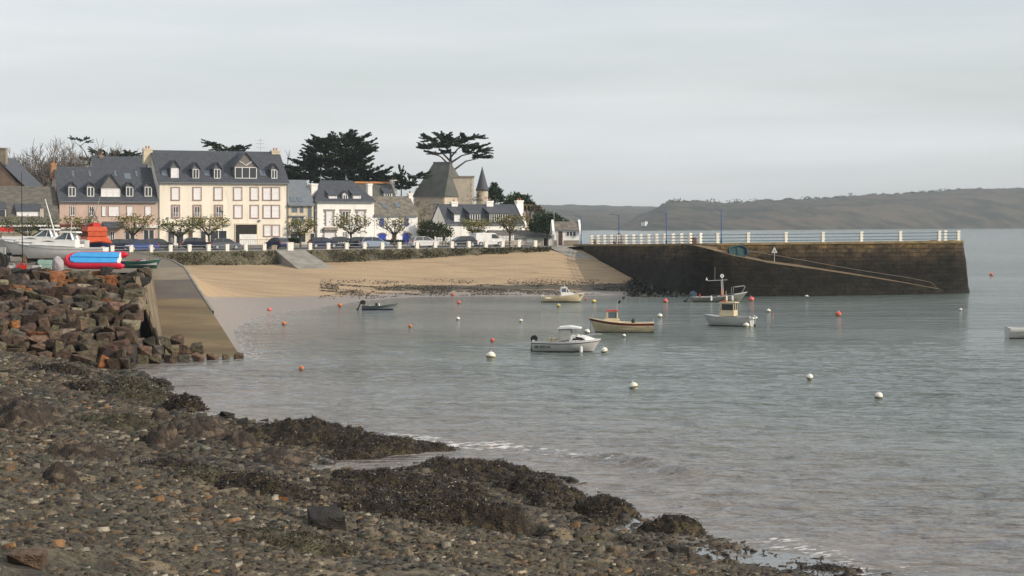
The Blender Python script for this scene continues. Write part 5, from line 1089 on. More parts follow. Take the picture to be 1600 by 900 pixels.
for a in ((767, 561, 15, 'buoy_w', 'largest white mooring buoy, left of the white cuddy-cabin boat'), (990, 608, 14, 'buoy_w', 'large white mooring buoy alone in open water below the maroon-striped launch'), (1265, 592.5, 11, 'buoy_w', 'white mooring buoy in the glassy patch, right of centre'), (1373, 622.5, 13, 'buoy_w', 'white mooring buoy with a dark top ring, nearest the lower right'),
          (1310, 494, 9.5, 'buoy_r', 'bright orange-red buoy in front of the outer pier'), (1040, 473, 8, 'buoy_p', 'pinkish-red buoy left of the aluminium work boat'), (1174, 470.5, 9, 'buoy_p', 'pinkish-red buoy at the bow of the aluminium work boat'), (641, 511.5, 6, 'buoy_o', 'small orange buoy below and right of the open tender'),
          (769.5, 534, 7, 'buoy_r', 'dull red buoy just above the largest white buoy'), (717, 474.5, 6, 'buoy_p', 'small pink and white buoy near the weedy shore, below the red one on the sand'), (715.5, 500, 6.5, 'buoy_w', 'small off-white buoy with brown waterline, left of centre'), (814, 503, 6, 'buoy_w', 'small grey-white buoy with a dark stub, above the cuddy-cabin boat'),
          (444, 508, 7.5, 'buoy_o', 'orange and white buoy nearest the slipway'), (471, 578, 8, 'buoy_o', 'dark orange buoy alone in the near water at left'), (873, 480, 6.5, 'buoy_y', 'yellow buoy under the cream motor boat'), (928, 473, 7, 'buoy_y', 'pale yellow buoy right of the cream motor boat'), (916, 468.5, 4, 'buoy_r', 'tiny red buoy off the bow of the cream motor boat'),
          (1201, 488, 7, 'buoy_w', 'small bright white buoy right of the fishing boat'), (1166, 512, 10, 'buoy_w', 'white buoy touching the stern of the fishing boat'), (944, 551, 11, 'buoy_w', 'white buoy at the bow of the cuddy-cabin boat'), (917.5, 521, 9, 'buoy_w', 'dull white buoy at the bow of the maroon-striped launch'), (975, 526.5, 6, 'buoy_w', 'small white buoy under the maroon-striped launch'),
          (1031, 496, 8, 'buoy_w', 'cream and brown buoy right of the maroon-striped launch'), (848, 466, 4, 'buoy_w', 'tiny white buoy at the stern of the cream motor boat'), (975, 467.5, 6, 'black', 'small black buoy in front of the weedy foot of the pier'), (1501, 485.5, 5, 'buoy_w', 'tiny pale buoy off the pier head at right'), (1549, 431, 6, 'buoy_r', 'faint red marker buoy beyond the pier head'), (1208, 492.5, 3, 'buoy_r', 'tiny dark red float just below the small bright white buoy')):
    buoy(a[0], a[1], a[2], M[a[3]], a[4])
for a in ((421, 485.5, 7, 'buoy_p', 'salmon-coloured buoy lying on the wet sand nearest the slipway'), (531, 480, 7, 'buoy_o', 'orange buoy lying on the wet sand left of the open tender'), (707.5, 462.5, 5.5, 'buoy_r', 'red buoy stranded on the sand above the pink and white one'), (511.5, 455.5, 4.5, 'buoy_y', 'small yellow buoy lying high on the dry sand')):
    buoy(a[0], a[1], a[2], M[a[3]], a[4], True)
for x, y, rz, lab, z in ((1261, 468, 160, 'white gull flying low over the water in front of the pier', .35),):
    p = pz(x, y, 0); t = thing('gull', lab, 'gull', (p.x, p.y, z), R(rz))
    me = bpy.data.meshes.new('body'); V = [(-.22, 0, 0), (-.1, 0, .01), (.05, 0, .02), (.17, 0, .04), (.22, 0, .05), (.02, .22, .10), (.0, .48, .04), (.02, -.22, .10), (.0, -.48, .04)]
    me.from_pydata(V, [(0, 1), (1, 2), (2, 3), (3, 4), (2, 5), (5, 6), (2, 7), (7, 8)], []); o = mesh_obj('body', me, M['wpaint'], t); sk = o.modifiers.new('skin', 'SKIN'); ss = o.modifiers.new('sub', 'SUBSURF'); ss.levels = ss.render_levels = 1
    for v, r_ in zip(me.skin_vertices[0].data, (.015, .05, .065, .045, .012, .03, .01, .03, .01)): v.radius = (r_, r_)
# ---- boat park behind the revetment
def yp(x, Y, z=None):
    X = (x-800)*Y/FX; return Vector((X, Y, z if z is not None else (4.95-.013*(Y-117) if Y < 158 else 4.4)))
p = yp(48, 176); t = thing('sailing_yacht', 'long grey-white yacht hull with teal bottom propped ashore, behind the motor cruisers', 'yacht', p+Vector((0, 0, .75)), R(176), 'boats laid up ashore')
hull(t, 10.5, 2.9, 1.25, 1.55, [M['antiteal'], M['gelgrey'], M['gel']], stripe=.08, boot=.1, tw=.55, rake=.1, cock=(.1, .3), floor=.7, full=.45)
mb = MB(); mb.box(-1.5, 2.5, -.6, .6, 1.3, 1.62); mb.build('coach_roof', M['gel'], t)
for x in (-2.4, 2.4):
    mb = MB()
    for y in (-1.0, 1.0): mb.tube([(x, y, .15), (x, y*1.3, -.75)], .06, 5)
    mb.tube([(x, -1.2, -.7), (x, 1.2, -.7)], .06, 5); mb.build('cradle', M['rust'], t)
mb = MB(); mb.prism([(-1.4, -.15), (1.0, -.15), (.5, -.72), (-1.0, -.72)], 'y', -.12, .12); mb.build('keel', M['antiteal'], t)
def cruiser(name, label, x, Y, L, ang, z0, hs=1.0):
    t = thing(name, label, 'motor boat', yp(x, Y)+Vector((0, 0, z0)), R(ang), 'boats laid up ashore')
    h_, S = hull(t, L, 2.5, .95, 1.28, [M['anti'], M['gel'], M['gel']], stripe=.1, boot=.02, tw=.9, cock=(.05, .3), floor=.4)
    mb = MB(); mb.tube([(S[i][4][0], -S[i][4][1]-.01, S[i][4][2]-.05) for i in range(27)], .022, 4); mb.tube([(S[i][4][0], S[i][4][1]+.01, S[i][4][2]-.05) for i in range(27)], .022, 4); mb.build('rubbing_strake', M['canvas'], t)
    a = L*.05
    mb = MB(); mb.prism([(-L*.18, 1.0), (L*.34, 1.2), (L*.22, 1.5), (a, 1.62), (-L*.18, 1.62)], 'y', -.85, .85); c = mb.build('cabin', M['gel'], t)
    mb = MB(); mb.prism([(a+.15, 1.60), (-L*.15, 1.60), (-L*.135, 2.18), (-.42, 2.2)], 'y', -.80, .80); mb.build('window', M['glass_b'], c)
    mb = MB(); mb.prism([(-L*.21, 2.18), (-L*.19, 2.3), (-.1, 2.33), (.05, 2.24), (-.1, 2.2)], 'y', -.92, .92)
    for sg in (-1, 1): mb.tube([(-L*.155, sg*.83, 1.6), (-L*.13, sg*.83, 2.2)], .10, 4); mb.tube([(a+.16, sg*.83, 1.6), (-.40, sg*.83, 2.2)], .05, 4); mb.tube([(-.55, sg*.83, 1.6), (-.75, sg*.83, 2.2)], .035, 4)
    mb.build('roof', M['gel'], c)
    mb = MB(); mb.prism([(L*.04, 1.42), (L*.20, 1.46), (L*.12, 1.53)], 'y', -.865, .865); mb.build('side_window', M['black'], c)
    mb = MB()
    for x_ in (L*.3, L*.4, L*.47): y_ = .75*(1-(x_/L-.3)*4.5); mb.tube([(x_, -y_, 1.2), (x_, -y_, 1.6)], .015, 4); mb.tube([(x_, y_, 1.2), (x_, y_, 1.6)], .015, 4)
    mb.tube([(L*.3, -.75, 1.6), (L*.4, -.45, 1.62), (L*.49, 0, 1.63), (L*.4, .45, 1.62), (L*.3, .75, 1.6)], .015, 4); mb.build('pulpit_rail', M['steel'], t)
    for x_ in (-L*.3, L*.2): mb = MB(); mb.box(x_-.15, x_+.15, -.8, .8, -z0, 0.0); mb.build('keel_block', M['rust'], t)
    mb = MB()
    for i, x_ in enumerate(np.linspace(-L*.42, -L*.29, 6)): mb.box(x_, x_+.1, -1.20, -1.14, .62, .80)
    mb.build('lettering', M['canvas'], t); return t
cruiser('motor_cruiser', 'white motor cruiser with glazed cabin ashore, bow left, behind the red inflatable', 96, 164, 7.6, 179, .55)
cruiser('motor_cruiser', 'second white motor cruiser ashore, half hidden behind the first one to its left', 66, 171, 7.0, 178, .75)
# orange pilot boat
t = thing('pilot_boat', 'bright orange two-tier wheelhouse boat with navy hull, ashore behind the white cruisers', 'boat', yp(147.5, 186)+Vector((0, 0, .75)), R(-62), 'boats laid up ashore'); t.scale = (.95, 1, .86)
hull(t, 5.8, 3.0, 1.0, 1.25, [M['navy'], M['navy'], M['orange']], stripe=.12, boot=.1, tw=.88, cock=(.05, .25), floor=.5)
mb = MB(); mb.lathe([(1.72, 1.0), (1.66, 1.15), (1.2, 1.75), (1.05, 1.78), (.0, 1.8)], 4, (0, 0, 0)); 
ca, sa = math.cos(R(45)), math.sin(R(45)); mb.v = [((v[0]*ca-v[1]*sa)*1.25, (v[0]*sa+v[1]*ca)*1.12, v[2]) for v in mb.v]; c1 = mb.build('lower_cabin', M['orange'], t)
mb = MB(); mb.box(-1.1, 1.1, -.9, .9, 1.78, 2.34); mb.build('window_band', M['dark'], c1)
mb = MB()
for x_ in (-1.08, -.35, .35, 1.08): mb.box(x_-.05, x_+.05, -.93, .93, 1.79, 2.33)
for y_ in (-.35, .35): mb.box(-1.14, 1.14, y_-.05, y_+.05, 1.80, 2.32)
mb.build('window_post', M['orange'], c1)
mb = MB(); mb.lathe([(1.35, 2.3), (1.42, 2.4), (1.28, 2.85), (0, 2.95)], 4); mb.v = [((v[0]*ca-v[1]*sa)*1.15, (v[0]*sa+v[1]*ca)*1.0, v[2]) for v in mb.v]; mb.build('upper_cabin', M['orange'], t)
mb = MB(); mb.box(-.2, .5, -.25, .45, 2.9, 3.3); mb.lathe([(.25, 0), (.25, .2), (0, .3)], 8, (-.4, -.3, 2.95)); mb.build('life_raft', M['red'], t)
mb = MB()
for y_ in (-.35, .35): mb.tube([(-.8, y_*2, 2.9), (-.75, y_*.2, 4.9)], .05, 5)
mb.tube([(-.8, -.4, 3.8), (-.8, .4, 3.8)], .03, 5); mb.tube([(-.8, -.3, 4.4), (-.8, .3, 4.4)], .03, 5); mb.build('a_frame_mast', M['zinc'], t)
mb = MB(); mb.box(-2.2, 2.2, -.12, .12, -.75, -.1); mb.box(-1.5, -1.2, -1.2, 1.2, -.75, .1); mb.box(1.2, 1.5, -1.0, 1.0, -.75, .1); mb.build('cradle', M['zinc'], t)
# red inflatable, tipped on its side
t = thing('inflatable_dinghy', 'upturned red inflatable dinghy with bright blue floor, lying on top of the rock wall', 'inflatable', yp(146, 119.5, 5.0)+Vector((0, 0, .1)), R(-3), 'boats laid up ashore')
tip = Matrix.Rotation(R(34), 4, 'X') @ Matrix.Translation((0, .62, .25))
def tipped(mb, name, mat, smooth_=False, par=None): mb.v = [tuple(tip @ Vector(v)) for v in mb.v]; return mb.build(name, mat, par or t, smooth_)
mb = MB(); U = [(1.75, -.62, 0)]+[(x_, -.62, 0) for x_ in (1.2, .4, -.4, -1.0)]+[(-1.45, -.52, .0), (-1.72, -.28, .02), (-1.8, 0, .04), (-1.72, .28, .02), (-1.45, .52, 0)]+[(x_, .62, 0) for x_ in (-1.0, -.4, .4, 1.2)]+[(1.75, .62, 0)]
mb.tube([(2.0, -.62, 0)]+U+[(2.0, .62, 0)], [.04]+[.2]*len(U)+[.04], 12); tube_ = tipped(mb, 'tube', M['hypalon'], True)
mb = MB(); mb.tube([(p_[0], p_[1]*1.0, .2*1.0+p_[2]) for p_ in U], .03, 5); tipped(mb, 'rubbing_strip', M['hyp2'] if 'hyp2' in M else M.setdefault('hyp2', mk('pink_red_rubber', (.55, .06, .10), .6)), True)
mb = MB(); prf = [(1.55, .55), (-1.1, .55), (-1.45, .35), (-1.55, 0), (-1.45, -.35), (-1.1, -.55), (1.55, -.55)]
mb.prism(prf, 'z', .10, .24); mb.prism([(1.55, .08), (-1.5, .0), (1.55, -.08)], 'z', .24, .30); tipped(mb, 'floor', M['skyblue'])
mb = MB(); mb.box(1.5, 1.56, -.5, .5, -.2, .25); tipped(mb, 'transom', M['wpaint'])
# green dinghies and clutter at the right end of the yard
def dinghy(label, x, Y, L, ang, mats, up=False, z=.12, deck=None):
    t = thing('rowing_dinghy', label, 'dinghy', yp(x, Y)+Vector((0, 0, z)), R(ang), 'boats laid up ashore')
    hull(t, L, 1.25, .42, .55, mats, stripe=.06, boot=.1, tw=.75, cock=(.04, .9), floor=.1, deckm=deck)
    mb = MB(); mb.box(-.5, -.25, -.5, .5, .36, .4); mb.box(.3, .5, -.5, .5, .38, .42); mb.build('thwart', M['rust'], t)
    if up: t.rotation_euler = (R(180), 0, R(ang)); t.location.z += .45
    return t
dinghy('blue wooden dinghy with a red stripe inside, right of the red inflatable', 194, 148, 2.6, 5, [M['antiblue'], M['antiblue'], M['red']], deck=M['canvas'])
dinghy('dark green rowing dinghy at the right end of the boat park, by the slipway top', 224, 146, 2.7, 3, [M['green'], M['green'], M['green']], deck=M['canvas'])
dinghy('blue and white dinghy partly hidden behind the green one', 206, 152, 2.4, -6, [M['antiblue'], M['gelgrey'], M['antiblue']])
dinghy('pale green upturned dinghy, left of the red inflatable', 78, 124, 1.5, 10, [M['greenp'] if 'greenp' in M else M.setdefault('greenp', mk('pale_green_gelcoat', (.20, .30, .25), .5)), M['greenp'], M['gel']], up=True)
def lump(name, label, cat, p, r, mat, seed, flat=1.0, sub='cover'):
    bm = bmesh.new(); bmesh.ops.create_icosphere(bm, subdivisions=3, radius=1)
    for v in bm.verts:
        d = v.co.copy(); g = 1+.28*float(fbm(d.x*2+seed, d.y*2+d.z*3, 3, seed)); v.co = Vector((d.x*r[0], d.y*r[1], max(0, d.z+.55)*r[2]))*g
    me = bpy.data.meshes.new(name); bm.to_mesh(me); bm.free(); o = mesh_obj(name, me, mat); o.location = p; return tag(o, label, cat)
lump('tarpaulin_bundle', 'crumpled pale grey tarpaulin heap against the left end of the red inflatable', 'tarpaulin', yp(90.5, 122, 4.9), (.38, .4, .62), mk('pale_tarp', (.42, .38, .40), .8, (.3, .27, .27), 3, .6), 3)
def crate(name, label, cat, x, Y, w_, H, mat, lidm=None, z=4.93, items=0):
    t = thing(name, label, cat, yp(x, Y, z), R(random.uniform(-15, 15))); mb = MB(); a, c = w_/2, w_/2*.86
    mb.add([(-c, -c*.7, 0), (c, -c*.7, 0), (c, c*.7, 0), (-c, c*.7, 0), (-a, -a*.7, H), (a, -a*.7, H), (a, a*.7, H), (-a, a*.7, H), (-a*.9, -a*.6, H), (a*.9, -a*.6, H), (a*.9, a*.6, H), (-a*.9, a*.6, H), (-c*.9, -c*.6, .05), (c*.9, -c*.6, .05), (c*.9, c*.6, .05), (-c*.9, c*.6, .05)], [(0, 1, 5, 4), (1, 2, 6, 5), (2, 3, 7, 6), (3, 0, 4, 7), (0, 3, 2, 1), (4, 5, 9, 8), (5, 6, 10, 9), (6, 7, 11, 10), (7, 4, 8, 11), (8, 9, 13, 12), (9, 10, 14, 13), (10, 11, 15, 14), (11, 8, 12, 15), (12, 13, 14, 15)]); mb.build('box', mat, t)
    mb = MB(); mb.tube([(-a*.7, 0, H*.5), (-a*.2, .05, H+.12), (a*.3, -.05, H+.08), (a*.6, 0, H*.6)], .05, 5); mb.build('contents', lidm or M['canvas'], t)
crate('fish_crate', 'bright red plastic fish crate on the rock wall, between two white sacks', 'crate', 34, 120, .62, .42, M['red'], M['red'])
crate('bulk_bag', 'white sack by the tractor wheel on the rock wall', 'sack', 20.5, 120, .46, .4, M['gelgrey'])
crate('bulk_bag', 'white sack of rope standing right of the red crate', 'sack', 57.5, 120, .5, .42, M['gelgrey'], M['black'])
# tractor, cut by the left edge
t = thing('tractor', 'old orange tractor with big black tyre, cut off by the left edge', 'tractor', yp(-18, 125, 4.85), R(8))
mb = MB(); mb.box(-1.6, .55, -.35, .35, .75, 1.35); mb.prism([(-.2, 1.3), (.6, 1.3), (.75, 1.6), (-.1, 1.6)], 'y', -.62, .62); mb.box(.3, .8, -.3, .3, 1.35, 1.5); mb.build('body', M['rustor'] if 'rustor' in M else M.setdefault('rustor', mk('faded_orange_paint', (.38, .15, .05), .7, (.2, .08, .04), 3)), t)
mb = MB(); mb.box(.5, 1.1, -.7, .1, 1.1, 1.55); mb.build('tool_box', M['canvas'], t)
for x_, y_, r_, w2_ in ((.55, -.75, .66, .4), (.55, .75, .66, .4), (-1.4, -.6, .38, .2), (-1.4, .6, .38, .2)):
    mb = MB(); mb.lathe([(r_*.55, -w2_/2), (r_*.9, -w2_/2), (r_, -w2_*.3), (r_, w2_*.3), (r_*.9, w2_/2), (r_*.55, w2_/2)], 20); mb.v = [(v[0]+x_, v[2]+y_, v[1]+r_) for v in mb.v]; wh = mb.build('wheel', M['rubber'], t)
    mb = MB(); mb.lathe([(0, -w2_*.3), (r_*.2, -w2_*.3), (r_*.25, -w2_*.1), (r_*.56, -w2_*.25), (r_*.56, w2_*.25), (0, w2_*.2)], 16); mb.v = [(v[0]+x_, v[2]+y_, v[1]+r_) for v in mb.v]; mb.build('rim', M['rustor'], wh)
# bare masts
for x0, y0, x1, y1, Y, r_, mat, lab in ((33.5, 268, 35.5, 424, 124, .035, 'dark', 'tall thin dark mast standing upright above the rock wall'), (70.5, 311, 87, 370, 168, .07, 'wpaint', 'leaning white mast behind the motor cruisers'), (113, 338, 110, 370, 166, .025, 'wpaint', 'thin white aerial pole above the cruiser cabin'), (133, 385, 158, 303, 190, .03, 'canvas', 'long slanting whip aerial beside the orange pilot boat'), (234.5, 372, 234, 411, 152, .03, 'rust', 'short brown post at the right end of the boat park')):
    a, c = px(x1, y1, Y), px(x0, y0, Y); mb = MB(); mb.tube([Vector((0, 0, 0)), (c-a)*.5, c-a], [r_, r_*.9, r_*.5], 6); o = mb.build('mast', M[mat], loc=a); tag(o, lab, 'mast', 'bare masts and poles in the boat park')
t = bpy.data.objects['overturned_dinghy']; t.rotation_euler = (R(68), 0, R(12)); hull(t, 2.3, 1.5, .45, .5, [M['dgreen'] if 'dgreen' in M else M.setdefault('dgreen', mk('deep_teal_cover', (.012, .05, .055), .6)), M['dgreen'], M['dgreen']], tw=.7, cock=(.1, .9)); 
mb = MB(); mb.box(-.2, .2, -.5, .5, .3, .34); mb.build('thwart', M['dgreen'], t)
# ================================================================ ROCKS
def rock_mesh(seed, npt=15):
    rr = random.Random(seed); bm = bmesh.new()
    for sx in (-1, 1):
        for sy in (-1, 1):
            for sz in (-1, 1):
                if rr.random() < .78: bm.verts.new((sx*rr.uniform(.45, .98), sy*rr.uniform(.5, .98), sz*rr.uniform(.5, .98)))
    for i in range(5):
        d = Vector((rr.gauss(0, 1), rr.gauss(0, 1), rr.gauss(0, 1))).normalized(); bm.verts.new(d*rr.uniform(.85, 1.15))
    bmesh.ops.convex_hull(bm, input=bm.verts); 
    for v in [v for v in bm.verts if not v.link_faces]: bm.verts.remove(v)
    bmesh.ops.bevel(bm, geom=bm.edges[:], offset=.035, segments=1, affect='EDGES', profile=.5)
    me = bpy.data.meshes.new('boulder'); bm.to_mesh(me); bm.free(); me.materials.append(M['rock']); return me
RM = [rock_mesh(100+i) for i in range(22)]
RC = {'dark brown': (.15, .10, .065), 'grey': (.17, .145, .115), 'reddish-brown': (.20, .125, .085), 'rust-orange': (.42, .17, .06), 'olive-brown': (.18, .15, .09), 'pale tan': (.38, .32, .22), 'near-black': (.05, .045, .038)}
def boulder(p, sx, sy, sz, colname, label, group, rz=None, tilt=14):
    o = bpy.data.objects.new('boulder', random.choice(RM)); C.objects.link(o); o.location = p; o.scale = (sx, sy, sz)
    o.rotation_euler = (R(random.uniform(-tilt, tilt)), R(random.uniform(-tilt, tilt)), random.uniform(0, 6.28) if rz is None else rz)
    k = random.uniform(.45, .95); c = RC[colname]; o.color = (c[0]*k, c[1]*k*random.uniform(.92, 1.06), c[2]*k, 1); return tag(o, label, 'boulder', group)
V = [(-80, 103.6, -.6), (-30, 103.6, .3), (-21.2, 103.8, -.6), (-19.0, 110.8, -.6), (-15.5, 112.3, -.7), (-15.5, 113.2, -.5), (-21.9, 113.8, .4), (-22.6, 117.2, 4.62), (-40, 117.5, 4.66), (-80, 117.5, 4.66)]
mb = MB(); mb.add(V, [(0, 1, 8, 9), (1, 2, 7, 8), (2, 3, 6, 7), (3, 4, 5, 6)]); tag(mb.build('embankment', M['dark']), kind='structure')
rows = 17; rng = random.Random(4)
ordn = orn+['twenty-sixth', 'twenty-seventh', 'twenty-eighth']
for r in range(rows):
    t = (r+.35)/(rows-.5); cnt = 0; x = -20.75-1.15*t-(.25 if r % 2 else 0)
    while x > -33.3:
        w_ = (rng.uniform(.5, .95) if rng.random() < .6 else rng.uniform(.9, 1.3)); xc = x-w_/2; fy, fz = 104.3, max(.15, float(T(xc, 104.5))-.1); cy, cz = 117.0, 4.85
        Y = fy+(cy-fy)*t+rng.uniform(-.2, .2); z = fz+(cz-fz)*(t**.93)+rng.uniform(-.08, .16)
        c = rng.choices(['dark brown', 'grey', 'reddish-brown', 'rust-orange', 'olive-brown', 'pale tan', 'near-black'], [7, 2.5, 4 if r < 6 else 3, 2.4 if r > 9 else .7, 4, 1.2 if r > 4 else .5, 2.5 if r > 5 else .6])[0]
        boulder((xc, Y, z), w_*.60, rng.uniform(.42, .68), rng.uniform(.30, .50), c, '%s boulder, %s from the slipway wall in the %s row up from the shingle' % (c, ordn[cnt], orn[r]), 'boulders of the rock wall', rz=rng.uniform(-.35, .35)+(0 if rng.random() < .7 else 3.14))
        x -= w_*.93; cnt += 1
for r, (xa, xb, n_) in enumerate(((-21.4, -15.6, 8), (-21.7, -18.2, 5), (-22.3, -19.6, 4))):
    for i in range(n_):
        f = (i+.5)/n_; x = xa+(xb-xa)*f; Y = 111.0+(1.4 if r == 0 else 1.6)*f+r*.75+rng.uniform(-.1, .1)-(1-f)*2.2*(r == 0); sc_ = 1-.35*f if r == 0 else .9
        c = rng.choice(['dark brown', 'reddish-brown', 'olive-brown', 'grey'])
        boulder((x, Y, .12+r*.42), .52*sc_, .5*sc_, .42*sc_, c, '%s boulder at the slipway foot, %s from left in the %s row' % (c, orn[i], orn[r]), 'boulders at the slipway foot', rz=rng.uniform(-.3, .3))
# ---- weed-grown rock outcrops on the foreshore
def omat(name, a, b_, c3, bump=1.0):
    return mk(name, a, .75, b_, 5, bump, 16, detail=9, lo=.38, hi=.62, col3=c3, s3=2.5, t3=(.54, .6), spec=.2)
OM = {'weed': omat('dark_bladder_weed', (.018, .014, .010), (.038, .029, .019), (.07, .054, .03)), 'red': omat('weathered_red_rock', (.062, .046, .034), (.026, .020, .015), (.125, .095, .068)), 'olive': omat('olive_weed_rock', (.062, .055, .030), (.035, .030, .02), (.11, .095, .06))}
M['frond'] = mk('seaweed_fronds', (.03, .025, .018), .42, attr='col', spec=.4)
OC = []
def fronds(P, Nn, size, cols, name, parent, label=None):
    P = np.asarray(P); n_ = len(P); d = RN.normal(0, 1, (n_, 3)); d[:, 2] = np.abs(d[:, 2])*.5-.15; d /= np.linalg.norm(d, axis=1)[:, None]
    s_ = RN.normal(0, 1, (n_, 3)); s_ -= d*(s_*d).sum(1)[:, None]; s_ /= np.linalg.norm(s_, axis=1)[:, None]; L_ = size*RN.uniform(.5, 1.5, (n_, 1)); w_ = L_*.3
    q = np.stack([P-s_*w_*.5, P+s_*w_*.5, P+d*L_+s_*w_*.6+np.array([0, 0, .0]), P+d*L_-s_*w_*.6], 1).reshape(-1, 3)
    F = np.arange(n_*4).reshape(-1, 4); cc = np.asarray(cols)[RN.integers(0, len(cols), n_)]*RN.uniform(.6, 1.4, (n_, 1)); cc = np.repeat(cc, 4, 0)
    o = np_mesh(name, q, F, M['frond'], parent, cols={'col': cc}); tag(o, kind='stuff'); return o
def outcrop(x, y, rx, ry, H, kind, label, seed, ang=0.0, rough=.5, nf=600):
    c = rayT(x, y); t = thing('rock_outcrop', label, 'rock', (c.x, c.y, 0), 0, 'rock outcrops on the foreshore'); OC.append((c.x, c.y, rx, ry))
    st = .06 if c.y < 55 else .09; nx_ = min(130, max(24, int(2.7*rx/st))); ny_ = min(130, max(24, int(2.7*ry/st))); u, v = np.meshgrid(np.linspace(-1.35, 1.35, nx_), np.linspace(-1.35, 1.35, ny_))
    X = c.x+u*rx+v*ry*math.sin(ang)*.5; Y = c.y+v*ry; rr = np.sqrt(u*u+v*v)+fbm(X*1.1, Y*1.1, 4, seed, .6)*.9
    dome = np.clip(1-np.clip(rr, 0, 2)**2.2, -.4, 1)
    rid = 1-np.abs(fbm(X*1.7+Y*.6, Y*1.3, 4, seed+5, .6))*4; rid2 = np.abs(fbm(X*6+Y*2, Y*3.5, 3, seed+9, .6))
    h = dome*H*(1-rough*.5+rough*rid*.9)+np.clip(dome+.3, 0, 1)*rid2*H*(1.1 if kind == 'red' else .55)+(np.clip(dome+.1, 0, 1)*(np.abs(((X*2.3+Y*.9+fbm(X, Y, 3, seed)*3) % 1)-.5)+np.floor(vnoise(X*2.4, Y*2.1, seed+2)*3)*.35)*H*.45 if kind == 'red' else 0)
    Z = T(X, Y, False)+h-.10*(dome < 0)-.04
    P = np.stack([X-c.x, Y-c.y, Z], -1).reshape(-1, 3); np_mesh('rock', P, grid_faces(nx_, ny_), OM[kind], t)
    ok = np.where((dome.ravel() > .03))[0]
    if kind != 'red' and len(ok) > 10:
        id_ = RN.choice(ok, nf); fronds(P[id_]+RN.normal(0, .02, (nf, 3)), None, (.055 if c.y < 70 else .09), [(.022, .014, .011), (.038, .025, .018), (.013, .010, .008), (.036, .023, .023), (.075, .055, .02)] if kind == 'weed' else [(.06, .052, .028), (.035, .03, .018), (.085, .07, .04)], 'seaweed', t)
for i, a in enumerate(((95, 582, 1.5, 2.0, .40, 'weed', 'low weed-dark rock just below the boulder wall at the far left'), (165, 567, 1.1, 2.6, .35, 'weed', 'black weedy rock strip at the foot of the boulder wall, near the water corner'), (212, 624, 1.8, 3.6, .70, 'olive', 'broad olive weedy rock mass on the upper shingle, left of the small cove'), (240, 603, .9, 1.6, .3, 'weed', 'thin black weedy ledge pointing into the cove'), (292, 642, 1.05, 1.4, .6, 'weed', 'dark rounded weedy rock at the edge of the foam in the cove'),
        (45, 658, 1.25, 2.2, .62, 'red', 'knobbly reddish rocks at the left edge, upper of two'), (8, 640, .9, 1.6, .5, 'red', 'reddish rock cut by the left edge'), (130, 716, 1.0, 1.1, .50, 'red', 'knobbly brown rock cluster above the ribbed rock at left'), (98, 752, .50, .5, .42, 'red', 'small ribbed reddish rock standing alone in the shingle at left'), (185, 664, 1.5, 1.0, .35, 'olive', 'long low brown ledge running across the shingle'),
        (255, 694, .62, .7, .55, 'red', 'pair of upright brown rocks at centre left'), (380, 694, .62, .7, .46, 'red', 'smooth brown dome-shaped rock left of the big black weedy mound'), (318, 672, 1.2, 1.1, .42, 'red', 'brown broken ledge behind the dome-shaped rock'), (251, 658, .35, .4, .5, 'red', 'pointed pinkish rock on top of the long ledge'), (490, 692, 2.3, 2.3, .62, 'weed', 'big black weedy mound at the water edge, left of centre'),
        (590, 704, 1.6, 1.4, .42, 'weed', 'black weedy reef trailing right from the big mound'), (670, 705, 1.3, .9, .22, 'weed', 'flat black reef by the breaking wave'), (745, 748, 2.3, 2.3, .42, 'weed', 'wide weedy reef in the middle, behind the others, by the pool'), (650, 772, 2.1, 1.9, .38, 'weed', 'weedy reef left of the middle, in front of the sheltered pool'), (860, 780, 1.6, 2.0, .48, 'weed', 'thick weedy reef at the right of the middle, next to open water'),
        (765, 818, 2.2, 1.3, .38, 'weed', 'weedy reef front with drooping fronds above the stones'), (590, 806, 1.3, .9, .3, 'weed', 'low weedy rock with sand patches before it'), (420, 768, 1.3, .9, .34, 'weed', 'low brown weedy rock beside the orange stone'), (955, 803, .95, 1.0, .42, 'weed', 'weedy rock knob right of the thick reef'), (1050, 834, 1.1, .6, .40, 'weed', 'last dark weedy tongue of rock pointing right into the sea'), (1300, 896, .9, .5, .14, 'weed', 'small black weed patch at the bottom right, under the foam'), (330, 748, 1.0, .7, .22, 'olive', 'faint olive weedy hump in the middle of the shingle'), (460, 856, 1.2, .7, .2, 'olive', 'flat dark weedy patch among stones near the bottom'),
        (560, 770, 1.8, 1.3, .22, 'weed', 'low brown weed carpet between the stones, left of the middle reef'), (690, 800, 1.8, 1.6, .30, 'weed', 'weedy hollow joining the middle reefs'), (920, 822, 1.2, .8, .22, 'weed', 'low weed beside the little pool, right of the drooping fronds'), (560, 714, 1.2, 1.0, .30, 'weed', 'dark weedy step on the near side of the big black mound'), (270, 735, 1.3, .9, .24, 'weed', 'dark weedy ledge in the middle of the left shingle'), (150, 610, 1.8, 1.8, .30, 'weed', 'dim weed patch left of the broad olive mass'), (440, 722, 1.1, .9, .30, 'red', 'brown rubble rock right of the dome-shaped rock'))):
    outcrop(*a[:4], a[4]*(.72 if a[5] == 'red' else 1), a[5], a[6], 300+i*11, nf=int(3800*min(1.6, a[2]*a[3]/2)) if a[5] != 'red' else 0)
